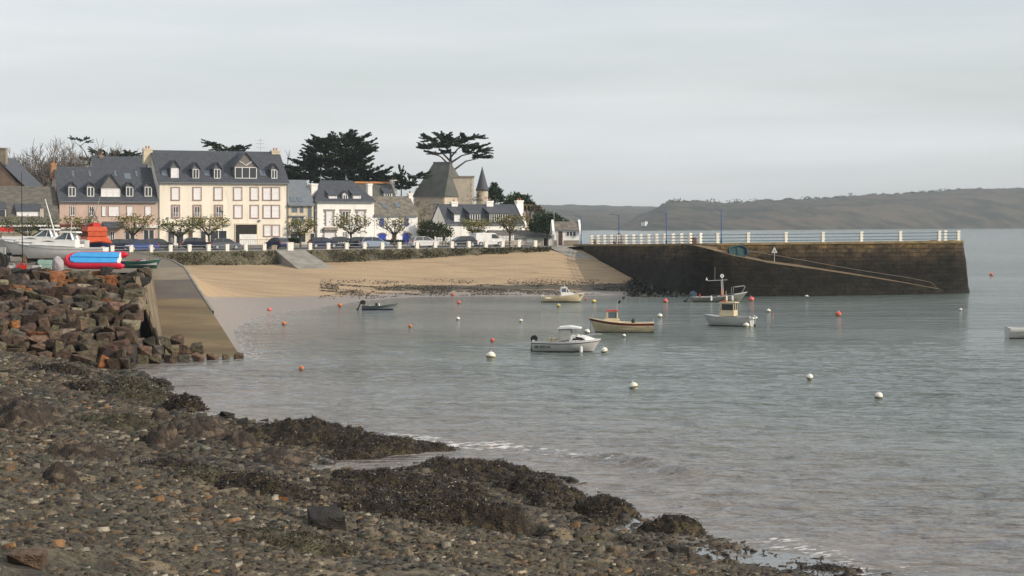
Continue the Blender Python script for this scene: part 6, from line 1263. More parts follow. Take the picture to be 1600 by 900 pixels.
for x, y, s_, c, lab in ((440, 783, .13, 'rust-orange', 'single orange stone lying on the dark weed, left of centre'), (510, 823, .36, 'near-black', 'big smooth black boulder below the weedy reef, left of centre'), (848, 857, .12, 'pale tan', 'whitish stone among the brown stones below the reef'), (795, 842, .11, 'pale tan', 'whitish stone just under the drooping weed'), (915, 850, .26, 'olive-brown', 'large olive boulder right of the whitish stones'), (965, 868, .25, 'olive-brown', 'rounded brown boulder near the bottom pool'),
        (40, 884, .24, 'reddish-brown', 'reddish boulder in the bottom left corner'), (355, 652, .25, 'near-black', 'small black rock in the foam of the cove'), (372, 668, .35, 'near-black', 'flat black rock on the wet sand of the cove'), (412, 664, .2, 'near-black', 'black stone in the shallows beside the big mound'), (1010, 872, .2, 'dark brown', 'brown stone at the edge of the bottom pool'), (1060, 866, .22, 'near-black', 'dark stone on the wet sand below the last rock tongue'), (1130, 873, .16, 'near-black', 'small dark stone right of the last rock tongue'), (1180, 866, .14, 'near-black', 'tiny dark stone standing in the shallow wash')):
    p = rayT(x, y) if x < 1100 else pz(x, y, 0); boulder(p+Vector((0, 0, s_*.25)), s_*1.25, s_, s_*.7, c, lab, 'loose boulders on the foreshore', rz=0.2)
# ---- shingle: uncountable slate slabs
def stones(n_, rng_, area, smin, smax, name, cols, wts, flat=(.10, .28), strike=.35, tilt=.14, zf=None, seed=1, maxsize=None):
    X = RN.uniform(area[0], area[1], n_); Y = area[2]+(area[3]-area[2])*RN.uniform(0, 1, n_)**1.25
    keep = (X > -.30*Y-3)
    X, Y = X[keep], Y[keep]; Z = zf(X, Y); d, s = pdist(X, Y, SH); dd = d*s
    for ox, oy, orx, ory in OC: Z = np.where((((X-ox)/orx)**2+((Y-oy)/ory)**2 < .75) & (RN.uniform(0, 1, len(X)) < .94), -9, Z)
    keep = (Z > -.03) & (fbm(X*.6, Y*.6, 3, 77) > -.30+.22*(dd < 3.0))
    for cx, cy, pl, rx, ry in POOLW: keep &= ((X-cx)/rx)**2+((Y-cy)/ry)**2 > .8+RN.uniform(-.4, .4, len(X))
    X, Y, Z, dd = X[keep], Y[keep], Z[keep], dd[keep]; n_ = len(X)
    u = RN.uniform(0, 1, n_); size = smin+(smax-smin)*u**4; size *= np.clip(Y/38, .8, 1.9)*(1+.6*(Y < 60)*0)
    k = 6; a = (np.arange(k)/k*2*np.pi)[None, :]+RN.uniform(-.35, .35, (n_, k)); el = RN.uniform(.3, .65, (n_, 1)); rad = RN.uniform(.75, 1.1, (n_, k))
    px_ = np.cos(a)*rad*size[:, None]; py_ = np.sin(a)*rad*size[:, None]*el; th = size*RN.uniform(flat[0], flat[1], n_)
    top = np.stack([px_*.82, py_*.82, th[:, None]+RN.uniform(-.12, .12, (n_, k))*size[:, None]], -1); bot = np.stack([px_, py_, -th[:, None]*.8+0*px_], -1)
    P = np.concatenate([top, bot], 1); yaw = RN.normal(strike, .55, n_); cy_, sy_ = np.cos(yaw), np.sin(yaw); tx, ty = RN.normal(-.05, tilt, n_), RN.normal(.10, tilt, n_)
    x_, y_, z_ = P[..., 0], P[..., 1], P[..., 2]; z2 = z_+x_*ty[:, None]+y_*tx[:, None]; xx = x_*cy_[:, None]-y_*sy_[:, None]; yy = x_*sy_[:, None]+y_*cy_[:, None]
    V = np.stack([xx+X[:, None], yy+Y[:, None], z2+Z[:, None]+th[:, None]*.35], -1).reshape(-1, 3)
    b_ = (np.arange(n_)*12)[:, None]; q = [b_+np.array([[i, 6+i, 6+(i+1) % 6, (i+1) % 6]]) for i in range(6)]+[b_+np.array([[0, 1, 2, 3]]), b_+np.array([[0, 3, 4, 5]])]
    F = np.concatenate(q, 0); cc = np.asarray(cols)[RN.choice(len(cols), n_, p=np.array(wts)/sum(wts))]*RN.uniform(.6, 1.35, (n_, 1))*np.clip(.62+.38*np.clip(dd/7, 0, 1), 0, 1)[:, None]
    pt = fbm(X*.5, Y*.5, 3, 88)[:, None]; cc = cc*(1+pt*np.array([[1.0, .8, .5]]))
    return tag(np_mesh(name, V, F, M['shingle'], cols={'col': np.repeat(cc, 12, 0)}), kind='stuff')
M['shingle'] = mk('slate_shingle', (.1, .1, .1), .62, (.6, .58, .55), 9, .5, 25, attr='col', spec=.4)
SC = [(.085, .068, .044), (.062, .047, .029), (.028, .021, .015), (.14, .115, .078), (.10, .064, .032), (.28, .245, .185), (.20, .11, .045), (.056, .052, .032)]
stones(270000, None, (-34, 11, 25, 110), .020, .17, 'shingle', SC, [6, 6, 4, 4, 3, 1.5, .6, 4], zf=lambda X, Y: T(X, Y))
stones(3500, None, (-20, 8, 24, 62), .07, .17, 'loose_stones', SC, [5, 5, 3, 4, 5, 2, 1.2, 3], flat=(.3, .6), zf=lambda X, Y: T(X, Y), tilt=.2)
# wrack strewn over the lower shingle
_n = 90000; X_ = RN.uniform(-26, 8, _n); Y_ = RN.uniform(34, 104, _n); d_, s__ = pdist(X_, Y_, SH); d_ = d_*s__; k_ = (d_ > .3) & (d_ < 13) & (fbm(X_*.22, Y_*.22, 4, 123)+fbm(X_*1.5, Y_*1.5, 3, 124)*.6 > .03-.02+.02*(d_-6)*(d_ > 6)*.6)
X_, Y_ = X_[k_], Y_[k_]; Z_ = T(X_, Y_)+RN.uniform(0, .06, len(X_)); fronds(np.stack([X_, Y_, Z_], 1), None, .075, [(.040, .028, .016), (.026, .02, .012), (.06, .043, .024), (.045, .04, .02)], 'seaweed', None)
# weedy stones along the bay's tide line
def beach_bits():
    P = []; 
    while len(P) < 10000:
        x, y = random.uniform(500, 1030), random.triangular(436, 468, 452); h_ = beach_pt(x, y)
        if h_.z > .03 and float(fbm(h_.x*.35, h_.y*.5, 3, 19)) > -.02: P.append(tuple(h_+Vector((0, 0, .02))))
    fronds(P, None, .15, [(.05, .045, .03), (.075, .062, .042), (.10, .083, .06), (.03, .03, .018)], 'seaweed', None)
beach_bits()
P = []
for i in range(2600):
    x, y = random.uniform(985, 1075), random.uniform(440, 464); p = beach_pt(x, y); 
    if p.y < 240: P.append((p.x+random.gauss(0, .3), p.y-random.random(), max(.02, p.z+random.random()*.12)))
fronds(P, None, .4, [(.012, .013, .009), (.025, .028, .016)], 'seaweed', None)
# ================================================================ TREES AND PLANTS
def leaves(P, D, L_, wd, cols, parent, name='crown', jit=.25):
    P = np.asarray(P, float); D = np.asarray(D, float); n_ = len(P); D = D+RN.normal(0, .35, D.shape); D /= np.linalg.norm(D, axis=1)[:, None]+1e-9
    s_ = RN.normal(0, 1, (n_, 3)); s_ -= D*(s_*D).sum(1)[:, None]; s_ /= np.linalg.norm(s_, axis=1)[:, None]+1e-9; l_ = L_*RN.uniform(.6, 1.4, (n_, 1)); w_ = l_*wd
    q = np.stack([P-D*l_*.5, P+s_*w_*.5, P+D*l_*.5, P-s_*w_*.5], 1).reshape(-1, 3); cc = np.asarray(cols)[RN.integers(0, len(cols), n_)]*RN.uniform(.65, 1.4, (n_, 1))
    return np_mesh(name, q, np.arange(n_*4).reshape(-1, 4), M['leaf'], parent, cols={'col': np.repeat(cc, 4, 0)})
GRN = {'cyp': [(.012, .026, .014), (.018, .036, .018), (.028, .048, .02), (.008, .018, .011)], 'bush': [(.03, .05, .015), (.05, .07, .02), (.02, .035, .012), (.075, .08, .03)], 'plane': [(.15, .16, .04), (.21, .18, .05), (.10, .11, .03), (.22, .15, .06)], 'ever': [(.018, .042, .012), (.03, .06, .016), (.012, .028, .01), (.05, .075, .022)], 'brown': [(.10, .085, .055), (.13, .10, .065), (.07, .06, .04)], 'hedge': [(.012, .028, .012), (.02, .04, .015)]}
def tree(name, label, cat, Y, base, trunk, limbs, clumps, pal='cyp', leaf=.5, dens=26, spray=True, group=None, trad=.35, depth=1.0, up=.35, wd=.45, flat=.6):
    """base pixel x (on the ground); trunk/limbs as pixel paths at distance Y; clumps (x, y, rx, ry) in pixels"""
    s_ = Y/FX; z0 = 4.65; O = Vector(((base-800)*s_, Y, z0)); t = thing(name, label, cat, O, 0, group)
    def W(x, y, dy=0): return Vector(((x-800)*s_-O.x, dy, EYE-(y-HY)*s_-z0))
    mb = MB(); tp = [Vector((0, 0, -.3))]+[W(*q) for q in trunk]; n_ = len(tp); mb.tube(tp, [trad*(1-.75*i/(n_-1)) for i in range(n_)], 8)
    for L_ in limbs:
        P_ = [W(*q) for q in L_]; dy = random.uniform(-1, 1)*2.5; P_ = [p+Vector((0, dy*i/max(1, len(P_)-1), 0)) for i, p in enumerate(P_)]; mb.tube(P_, [trad*.42*(1-.7*i/max(1, len(P_)-1)) for i in range(len(P_))], 6)
    mb.build('trunk', M['bark'], t)
    PP_, DD_ = [], []; cen = W(*trunk[-1])
    for cx, cy, rx, ry in clumps:
        c = W(cx, cy, random.uniform(-1, 1)*depth*1.2); g_ = 1.18 if spray and pal == 'cyp' and name != 'umbrella_cypress' else 1.06; rxm, rym = rx*s_*g_, ry*s_*g_; dzm = max(rxm*depth*.8, .6)
        nn = int(dens*(rxm*rym*4+1.2))
        if spray:
            ns = max(8, int(rxm*rym*3.2)+8)
            for k in range(ns):
                a = random.uniform(0, 6.283); e_ = random.uniform(-.9, 1)
                d = Vector((math.cos(a)*rxm, math.sin(a)*dzm, e_*rym*1.25+up*rym)); d += Vector(((c.x-cen.x)*.25, 0, 0)); m_ = max(6, nn//ns)
                for j in range(m_):
                    f = random.uniform(.1, 1.12)**.8; wv_ = .16*(1.15-f)+.03; q = c+d*f+Vector((random.gauss(0, wv_*rxm), random.gauss(0, wv_*rxm), random.gauss(0, wv_*rym*.8)+f*f*rym*.12)); PP_.append(q); DD_.append(d.normalized())
        else:
            for j in range(nn):
                v = Vector((random.gauss(0, 1), random.gauss(0, 1), random.gauss(0, 1))).normalized()*random.random()**.45*(1+random.uniform(-.15, .2)); PP_.append(c+Vector((v.x*rxm, v.y*dzm, v.z*rym))); DD_.append(Vector((v.x, v.y, abs(v.z)*.5+.2)))
    leaves(PP_, DD_, leaf, wd, GRN[pal], t); return t
tree('cypress_tree', 'large dark cypress with ragged spreading crown, behind the white hipped-roof house', 'tree', 312, 536, [(536, 300), (535, 270), (533, 240), (531, 220)], [[(536, 285), (510, 262), (488, 258)], [(536, 280), (560, 262), (578, 262)], [(534, 262), (505, 240), (498, 225)], [(534, 255), (558, 232), (568, 222)], [(536, 290), (490, 280), (460, 272)]],
     [(530, 222, 22, 9), (548, 226, 20, 9), (512, 226, 16, 8), (562, 232, 14, 8), (505, 236, 20, 8), (535, 240, 30, 11), (560, 246, 18, 9), (500, 250, 20, 8), (525, 256, 34, 11), (555, 258, 20, 9), (488, 262, 20, 8), (470, 270, 18, 7), (458, 268, 12, 5), (505, 272, 30, 10), (540, 274, 28, 10), (568, 272, 16, 8), (583, 276, 16, 7), (597, 282, 12, 6), (480, 280, 24, 8), (462, 282, 12, 7), (560, 284, 24, 8), (585, 286, 16, 6), (520, 288, 26, 8)], dens=125, leaf=.5, depth=1.0, trad=.7)
tree('umbrella_cypress', 'flat-topped dark cypress with bare limbs, standing alone above the manor roof', 'tree', 325, 705, [(706, 290), (705, 262), (704, 248), (704, 232)], [[(706, 262), (690, 246), (676, 238)], [(705, 254), (722, 243), (738, 240)], [(706, 268), (728, 252), (748, 248)], [(704, 252), (690, 238), (682, 225)], [(704, 246), (716, 232), (735, 222)]],
     [(676, 218, 13, 5), (694, 215, 13, 6), (712, 220, 14, 6), (728, 217, 13, 5), (742, 215, 10, 3.5), (673, 232, 11, 4.5), (688, 228, 15, 6), (704, 227, 18, 8), (722, 229, 17, 6), (742, 231, 12, 5), (748, 237, 9, 4), (680, 240, 10, 3.5), (744, 245, 13, 4), (700, 238, 12, 4), (727, 238, 11, 4)], dens=190, leaf=.42, depth=1.0, trad=.45)
tree('cypress_tree', 'dark cypress branches showing above the cream block roof', 'tree', 322, 350, [(350, 300), (348, 260), (345, 238)], [[(348, 245), (332, 228), (322, 220)], [(346, 242), (368, 234)]], [(331, 226, 10, 4), (342, 233, 12, 4.5), (358, 233, 12, 4), (374, 232, 9, 4), (350, 240, 24, 6)], dens=90, leaf=.45)
tree('pine_tree', 'dark spreading pine crowns above the pink building roof', 'tree', 330, 180, [(180, 290), (178, 262), (176, 250)], [[(178, 255), (160, 245)], [(178, 252), (200, 243)]], [(155, 240, 10, 5), (170, 245, 15, 6), (186, 244, 13, 5), (203, 241, 12, 4), (150, 253, 16, 7), (180, 256, 26, 8), (205, 252, 12, 6)], dens=80, leaf=.45, pal='cyp')
tree('leaning_pine', 'small flat-topped tree leaning left on a thin bare trunk above the bare trees', 'tree', 330, 146, [(146, 290), (140, 252), (132, 236), (124, 226)], [[(128, 232), (116, 220)], [(126, 228), (136, 220)]], [(115, 218, 7, 2.6), (127, 219, 9, 3), (137, 222, 5, 2)], dens=46, leaf=.4, trad=.16)
tree('araucaria', 'small spiky dark conifer between the chimneys left of the manor', 'tree', 300, 627, [(627, 320), (627, 285), (627, 266)], [], [(627, 272, 3, 6), (627, 283, 9, 6), (627, 294, 12, 7), (622, 277, 5, 3), (633, 288, 9, 4), (648, 278, 14, 4), (655, 274, 9, 3), (640, 290, 10, 6)], dens=95, leaf=.4, up=.6, trad=.15)
tree('evergreen_tree', 'tall dark rounded evergreen right of the turret', 'tree', 322, 773, [(773, 330), (773, 305), (772, 295)], [], [(772, 291, 6, 6), (767, 299, 7, 6), (778, 300, 8, 6), (772, 308, 12, 8), (783, 310, 6, 5)], 'ever', .5, 60, False, trad=.2)
tree('evergreen_tree', 'broad dark round tree behind the right-hand chimney of the white cottage', 'tree', 318, 812, [(812, 340), (812, 320)], [], [(806, 310, 14, 9), (820, 312, 10, 8), (795, 318, 12, 8), (812, 322, 20, 9), (830, 322, 8, 8)], 'ever', .5, 60, False, trad=.25)
tree('garden_shrub', 'big bright green evergreen bush left of the harbour hut', 'bush', 284, 855, [(855, 370), (855, 350)], [], [(845, 344, 14, 11), (862, 342, 15, 10), (876, 350, 13, 9), (850, 356, 20, 9), (886, 356, 8, 7), (835, 352, 10, 10), (868, 358, 18, 6)], 'ever', .42, 80, False, trad=.15)
tree('garden_shrub', 'brownish bush between the round tree and the big green bush', 'bush', 300, 838, [(838, 350), (838, 330)], [], [(838, 326, 8, 6), (845, 332, 7, 6)], 'brown', .4, 60, False, trad=.1)
tree('garden_shrub', 'olive garden shrubs in front of the manor, behind the left picket fence', 'bush', 286, 680, [(680, 380), (680, 365)], [], [(668, 352, 14, 8), (685, 356, 14, 8), (698, 362, 10, 8), (672, 366, 16, 7), (690, 370, 18, 7), (660, 364, 8, 7)], 'bush', .4, 70, False, trad=.12)
tree('bare_shrub', 'brown leafless shrub at the foot of the manor tower, above the cottage roof', 'bush', 296, 744, [(744, 330), (744, 318)], [], [(738, 312, 12, 5), (752, 312, 9, 5), (745, 306, 7, 4)], 'brown', .5, 26, True, trad=.08, wd=.12)
tree('bare_shrub', 'grey leafless climber against the left wall of the manor', 'bush', 294, 658, [(658, 350), (657, 330)], [], [(652, 322, 8, 8), (662, 330, 9, 9), (655, 340, 10, 9)], 'brown', .5, 26, True, trad=.08, wd=.12)
def hedge(x0, x1, y0, y1, Y, label):
    cl = [(x, (y0+y1)/2, 5, (y1-y0)/2) for x in np.arange(x0, x1, 6)]
    tree('hedge', label, 'hedge', Y, (x0+x1)/2, [((x0+x1)/2, y1), ((x0+x1)/2, (y0+y1)/2)], [], cl, 'hedge', .3, 130, False, trad=.06, depth=.8)
hedge(540, 566, 373, 381, 277, 'dark clipped hedge before the white hipped-roof house'); hedge(592, 632, 375, 382, 278, 'dark clipped hedge below the arched blue doors'); hedge(452, 470, 372, 380, 274, 'dark green hedge in front of the narrow modern house'); hedge(300, 316, 376, 386, 262, 'round dark bush before the cream block entrance')
# pollarded plane trees along the front
PT = [(45, 341, 47, 'spreading pollarded tree in front of the red awning at the far left'), (128, 340, 26, 'pollarded tree partly hidden by the orange pilot boat'), (208, 338, 28, 'pollarded tree with yellow-green leaves before the pink building'), (280, 344, 34, 'flat-topped pollarded tree before the left shop windows of the cream block'), (326, 339, 32, 'pollarded tree before the right shop windows of the cream block'), (470, 344, 22, 'pollarded tree before the narrow modern house'),
      (548, 338, 29, 'leafier pollarded tree before the white hipped-roof house'), (617, 341, 24, 'sparse pollarded tree between the two blue doors'), (742, 344, 24, 'pollarded tree before the left half of the white cottage'), (797, 337, 24, 'pollarded tree before the right half of the white cottage, above the short fence')]
for i, (x, yt, hw, lab) in enumerate(PT):
    Y = 243+ (x-45)/750*24; s_ = Y/FX; p = Vector(((x-800)*s_, Y)); zb = gz(p.x, p.y); H = EYE-(yt-HY)*s_-zb; t = thing('plane_tree', lab, 'tree', (p.x, p.y, zb), 0, 'pollarded trees along the sea front')
    rg = random.Random(50+i); mb = MB(); hw_ = hw*s_; ht = H*.42; mb.tube([(0, 0, -.1), (rg.uniform(-.1, .1), 0, ht*.6), (0, 0, ht)], [.17, .13, .15], 8); tips = []
    for k in range(11):
        a = k/11*6.283+rg.uniform(-.3, .3); rr_ = rg.uniform(.5, 1)*hw_; z1 = ht+(H-ht)*rg.uniform(.35, .7); m1 = Vector((math.cos(a)*rr_*.5, math.sin(a)*rr_*.5, ht+(z1-ht)*.6)); e_ = Vector((math.cos(a)*rr_, math.sin(a)*rr_*.8, z1)); mb.tube([(0, 0, ht*.95), m1, e_], [.08, .055, .03], 5); tips += [m1, e_]
        for q in range(4):
            f = e_+Vector((rg.gauss(0, .35), rg.gauss(0, .35), rg.uniform(.1, .7)*(H-z1)/.7)); mb.tube([e_ if q % 2 else m1, f], [.022, .012], 4); tips.append(f)
    mb.build('trunk', M['bark'], t); P_ = []; D_ = []
    for q in tips:
        for j in range(int((16 if i not in (7,) else 10)*(1 if i else .9))): P_.append(q+Vector((rg.gauss(0, .33), rg.gauss(0, .33), rg.gauss(0, .22)))); D_.append(Vector((rg.gauss(0, 1), rg.gauss(0, 1), .4)))
    leaves(P_, D_, .24, .6, GRN['plane'] if i not in (0, 3) else GRN['plane'][:3]+GRN['bush'], t)
# bare winter trees
def bare(x, yt, Y, spread, label, seed, n0=13):
    rg = random.Random(seed); s_ = Y/FX; O = Vector(((x-800)*s_, Y, 4.7)); H = EYE-(yt-HY)*s_-4.7; t = thing('bare_tree', label, 'tree', O, 0, 'bare winter trees at the left'); mb = MB(); tw = MB()
    mb.tube([(0, 0, -.3), (rg.uniform(-.3, .3), 0, H*.2), (0, 0, H*.35)], [.4, .32, .25], 7)
    def grow(p, d, L_, r_, lv):
        if lv == 0: return
        k = 3 if lv > 1 else 2; pts = [p]; q = p.copy(); dd = d.copy()
        for i in range(k): dd = (dd+Vector((rg.gauss(0, .16), rg.gauss(0, .16), .06))).normalized(); q = q+dd*L_/k; pts.append(q.copy())
        (mb if lv > 2 else tw).tube(pts, [max(r_, .042)*(1-.35*i/k) for i in range(k+1)], 5 if lv > 2 else 3, caps=False)
        for i in range(3 if lv > 2 else 4):
            nd = (dd+Vector((rg.gauss(0, .55), rg.gauss(0, .55), rg.gauss(.15, .3)))).normalized(); grow(pts[rg.randint(1, k)], nd, L_*rg.uniform(.6, .8), r_*.5, lv-1)
    for i in range(n0):
        a = i/n0*6.283; grow(Vector((0, 0, H*(.22+.14*rg.random()))), Vector((math.cos(a)*spread, math.sin(a)*spread, rg.uniform(.6, 1.2))).normalized(), H*.33, .15, 5)
    mb.build('trunk', M['bark'], t); tw.build('twigs', M['twig'], t)
bare(52, 240, 318, .8, 'wide bare tree at the left, behind the low slate roof', 3); bare(92, 237, 322, .8, 'bare tree right of the widest one, left of the leaning pine', 5); bare(125, 236, 326, .7, 'bare tree under the leaning flat-topped pine', 8); bare(28, 252, 322, .8, 'leftmost bare tree next to the brown gable', 9)
bare(165, 240, 335, .7, 'bare tree among the dark pines above the pink roof', 12, 6); bare(425, 247, 320, .5, 'thin bare tree top beside the right chimney of the cream block', 14, 5)
# small plants hanging on the sea wall and dune grass on its top
P_, D_ = [], []
for i in range(9000):
    s = random.uniform(-8, LQ-1.5)
    if 19 < s < 23.1: continue
    f = random.random(); pz_ = QL+QU*s-QN*(1.3*(1-f)+.45); zt = gz(pz_.x, pz_.y); zb = bz(pz_.x, pz_.y); 
    if float(fbm(s*.9, f*2, 3, 66)) < -.05: continue
    P_.append((pz_.x, pz_.y, zb+(zt-zb)*f+random.uniform(0, .12))); D_.append((random.gauss(0, .5), -.8, random.uniform(-.3, .8)))
tag(leaves(P_, D_, .26, .5, [(.05, .055, .022), (.08, .075, .035), (.035, .04, .018), (.13, .11, .06)], None, 'creeping_plants'), kind='stuff')
# ================================================================ CARS
def car_proto():
    t = thing('parked_car', 'x', 'car', (0, 0, 0)); L_, W_ = 4.2, 1.72
    low = [(-2.1, .32), (-2.12, .62), (-2.0, .88), (-1.05, .95), (1.0, .92), (1.75, .80), (2.08, .66), (2.12, .36), (1.72, .22), (-1.75, .22)]
    top = [(-1.95, .88), (-1.6, 1.28), (-1.15, 1.44), (-.1, 1.46), (.45, 1.36), (1.2, .92)]
    mb = MB(); n_ = len(low); ys = [(-W_/2+.02, .93), (-W_/2, 1), (W_/2, 1), (W_/2-.02, .93)]
    rings = [(-W_/2, .0), (-W_/2+.0, 0), (W_/2, 0)]
    vs = []
    for y, k in ((-W_/2, .96), (-W_/2+.12, 1.0), (W_/2-.12, 1.0), (W_/2, .96)): vs += [(x*k, y, .58+(z-.58)*(.92 if k < 1 else 1)) for x, z in low]
    fs = [tuple(range(n_))[::-1], tuple(range(3*n_, 4*n_))]+[(r*n_+i, r*n_+(i+1) % n_, (r+1)*n_+(i+1) % n_, (r+1)*n_+i) for r in range(3) for i in range(n_)]; mb.add(vs, fs)
    rf = [(-1.5, 1.30), (-1.15, 1.43), (-.1, 1.46), (.42, 1.36)]; mb.prism([(a, b_) for a, b_ in rf]+[(.42, 1.31), (-.1, 1.40), (-1.15, 1.38), (-1.48, 1.26)], 'y', -.62, .62)
    for sg in (-1, 1):
        for (x0, z0, x1, z1) in ((-1.92, .9, -1.5, 1.3), (-.45, .93, -.42, 1.43), (1.2, .9, .42, 1.36)): mb.tube([(x0, sg*.78, z0), (x1, sg*.62, z1)], .045, 4)
    mb.build('body', M['car'], t)
    mb = MB(); k = len(top); vs = [(x, -.78+.17*max(0, (z-.88)/.58), z-.012) for x, z in top]+[(x, .78-.17*max(0, (z-.88)/.58), z-.012) for x, z in top]; mb.add(vs, [tuple(range(k))[::-1], tuple(range(k, 2*k))]+[(i, i+1, k+i+1, k+i) for i in range(k-1)]); mb.build('window', M['glass'], t)
    for x in (-1.3, 1.32):
        for sg in (-1, 1):
            mb = MB(); mb.lathe([(.2, -.09), (.30, -.09), (.31, 0), (.30, .09), (.2, .09)], 16); mb.v = [(v[0]+x, v[2]+sg*.79, v[1]+.31) for v in mb.v]; wh = mb.build('wheel', M['rubber'], t)
            mb = MB(); mb.lathe([(0, .075*sg), (.19, .06*sg), (.21, .09*sg)], 12); mb.v = [(v[0]+x, v[2]+sg*.8, v[1]+.31) for v in mb.v]; mb.build('rim', M['steel'], wh)
    for sg in (-1, 1):
        mb = MB(); mb.box(1.92, 2.1, sg*.62-.17, sg*.62+.17, .62, .76); mb.build('headlight', M['lamp_on'], t); mb = MB(); mb.box(-2.12, -1.98, sg*.68-.12, sg*.68+.12, .68, .88); mb.build('tail_light', M['red'], t)
    return t
CARS = [(180, 13, 22, (.015, .02, .04), 'dark navy car behind the first bollards, left of the others'), (213, 13, 20, (.01, .02, .05), 'dark blue car before the pink building, second from the left'), (247, 15, 26, (.03, .035, .045), 'dark grey car at the corner between the pink and cream buildings'), (222, 8, 24, (.03, .06, .22), 'bright blue low car nearest the bollards before the pink building'), (307, 20, 20, (.012, .015, .035), 'dark blue hatchback by the cream block entrance'), (352, 12, 22, (.10, .11, .13), 'grey car half hidden by the sea wall before the cream block'), (433, 15, -50, (.015, .025, .08), 'dark blue car seen nose-on at the top of the beach ramp'),
        (505, 14, 22, (.012, .02, .06), 'dark navy car before the left side of the white hipped-roof house'), (534, 18, 22, (.05, .06, .055), 'dark greenish-grey car by the clipped hedge'), (556, 14, 22, (.01, .012, .02), 'black car left of the silver-blue one'), (584, 12, 20, (.25, .32, .42), 'silver-blue car before the corner of the blue-shuttered house'), (662, 12, 28, (.62, .62, .62), 'white car beside the people at the right of the blue-shuttered house'), (722, 13, 22, (.02, .028, .04), 'dark slate car left of the white van')]
proto = car_proto()
for i, (x, d, an, col, lab) in enumerate(CARS):
    t = proto if i == 0 else dup(proto); k = (x-800)/FX; A = QL+QN*d; tt_ = (k*A.y-A.x)/(QU.x-k*QU.y); p = A+QU*tt_; t.location = (p.x, p.y, gz(p.x, p.y)+.01); t.rotation_euler = (0, 0, R(an+(180 if i % 3 == 0 else 0))); t.scale = (.93, .95, 1); recolor(t, (*col, 1)); tag(t, lab, 'car', 'cars parked along the sea front')
p = front(763, 16); t = thing('white_van', 'white panel van parked nose to the right before the white cottage', 'van', p, R(20)); prf = [(-2.1, .3), (-2.15, 1.0), (-2.05, 1.75), (-1.9, 1.86), (.5, 1.84), (.85, 1.74), (1.5, 1.12), (2.05, .95), (2.15, .55), (2.1, .3)]
mb = MB(); n_ = len(prf); vs = []
for y, k in ((-.85, .9), (-.78, 1), (.78, 1), (.85, .9)): vs += [(x*(1 if k == 1 else .985), y*(1 if z < 1.1 else .94), z if k == 1 else .3+(z-.3)*.96) for x, z in prf]
mb.add(vs, [tuple(range(n_))[::-1], tuple(range(3*n_, 4*n_))]+[(r*n_+i, r*n_+(i+1) % n_, (r+1)*n_+(i+1) % n_, (r+1)*n_+i) for r in range(3) for i in range(n_)]); mb.build('body', M['wpaint'], t)
mb = MB(); mb.add([(.9, -.74, 1.74), (1.5, -.8, 1.16), (1.5, .8, 1.16), (.9, .74, 1.74)], [(0, 1, 2, 3)]); mb.v = [(v[0]+.02, v[1], v[2]+.02) for v in mb.v]; mb.build('windscreen', M['glass'], t)
for sg in (-1, 1):
    mb = MB(); mb.add([(.25, sg*.86, 1.12), (1.35, sg*.86, 1.12), (.85, sg*.81, 1.65), (.25, sg*.81, 1.68)], [(0, 1, 2, 3)]); mb.build('side_window', M['glass'], t); mb = MB(); mb.box(2.0, 2.16, sg*.6-.15, sg*.6+.15, .75, .92); mb.build('headlight', M['lamp_on'], t)
    for x in (-1.35, 1.35): mb = MB(); mb.lathe([(0, -.1), (.32, -.1), (.34, 0), (.32, .1), (0, .1)], 16); mb.v = [(v[0]+x, v[2]+sg*.78, v[1]+.33) for v in mb.v]; wh = mb.build('wheel', M['rubber'], t); mb = MB(); mb.lathe([(0, .11*sg), (.18, .11*sg), (.2, .09*sg)], 12); mb.v = [(v[0]+x, v[2]+sg*.785, v[1]+.33) for v in mb.v]; mb.build('rim', M['steel'], wh)
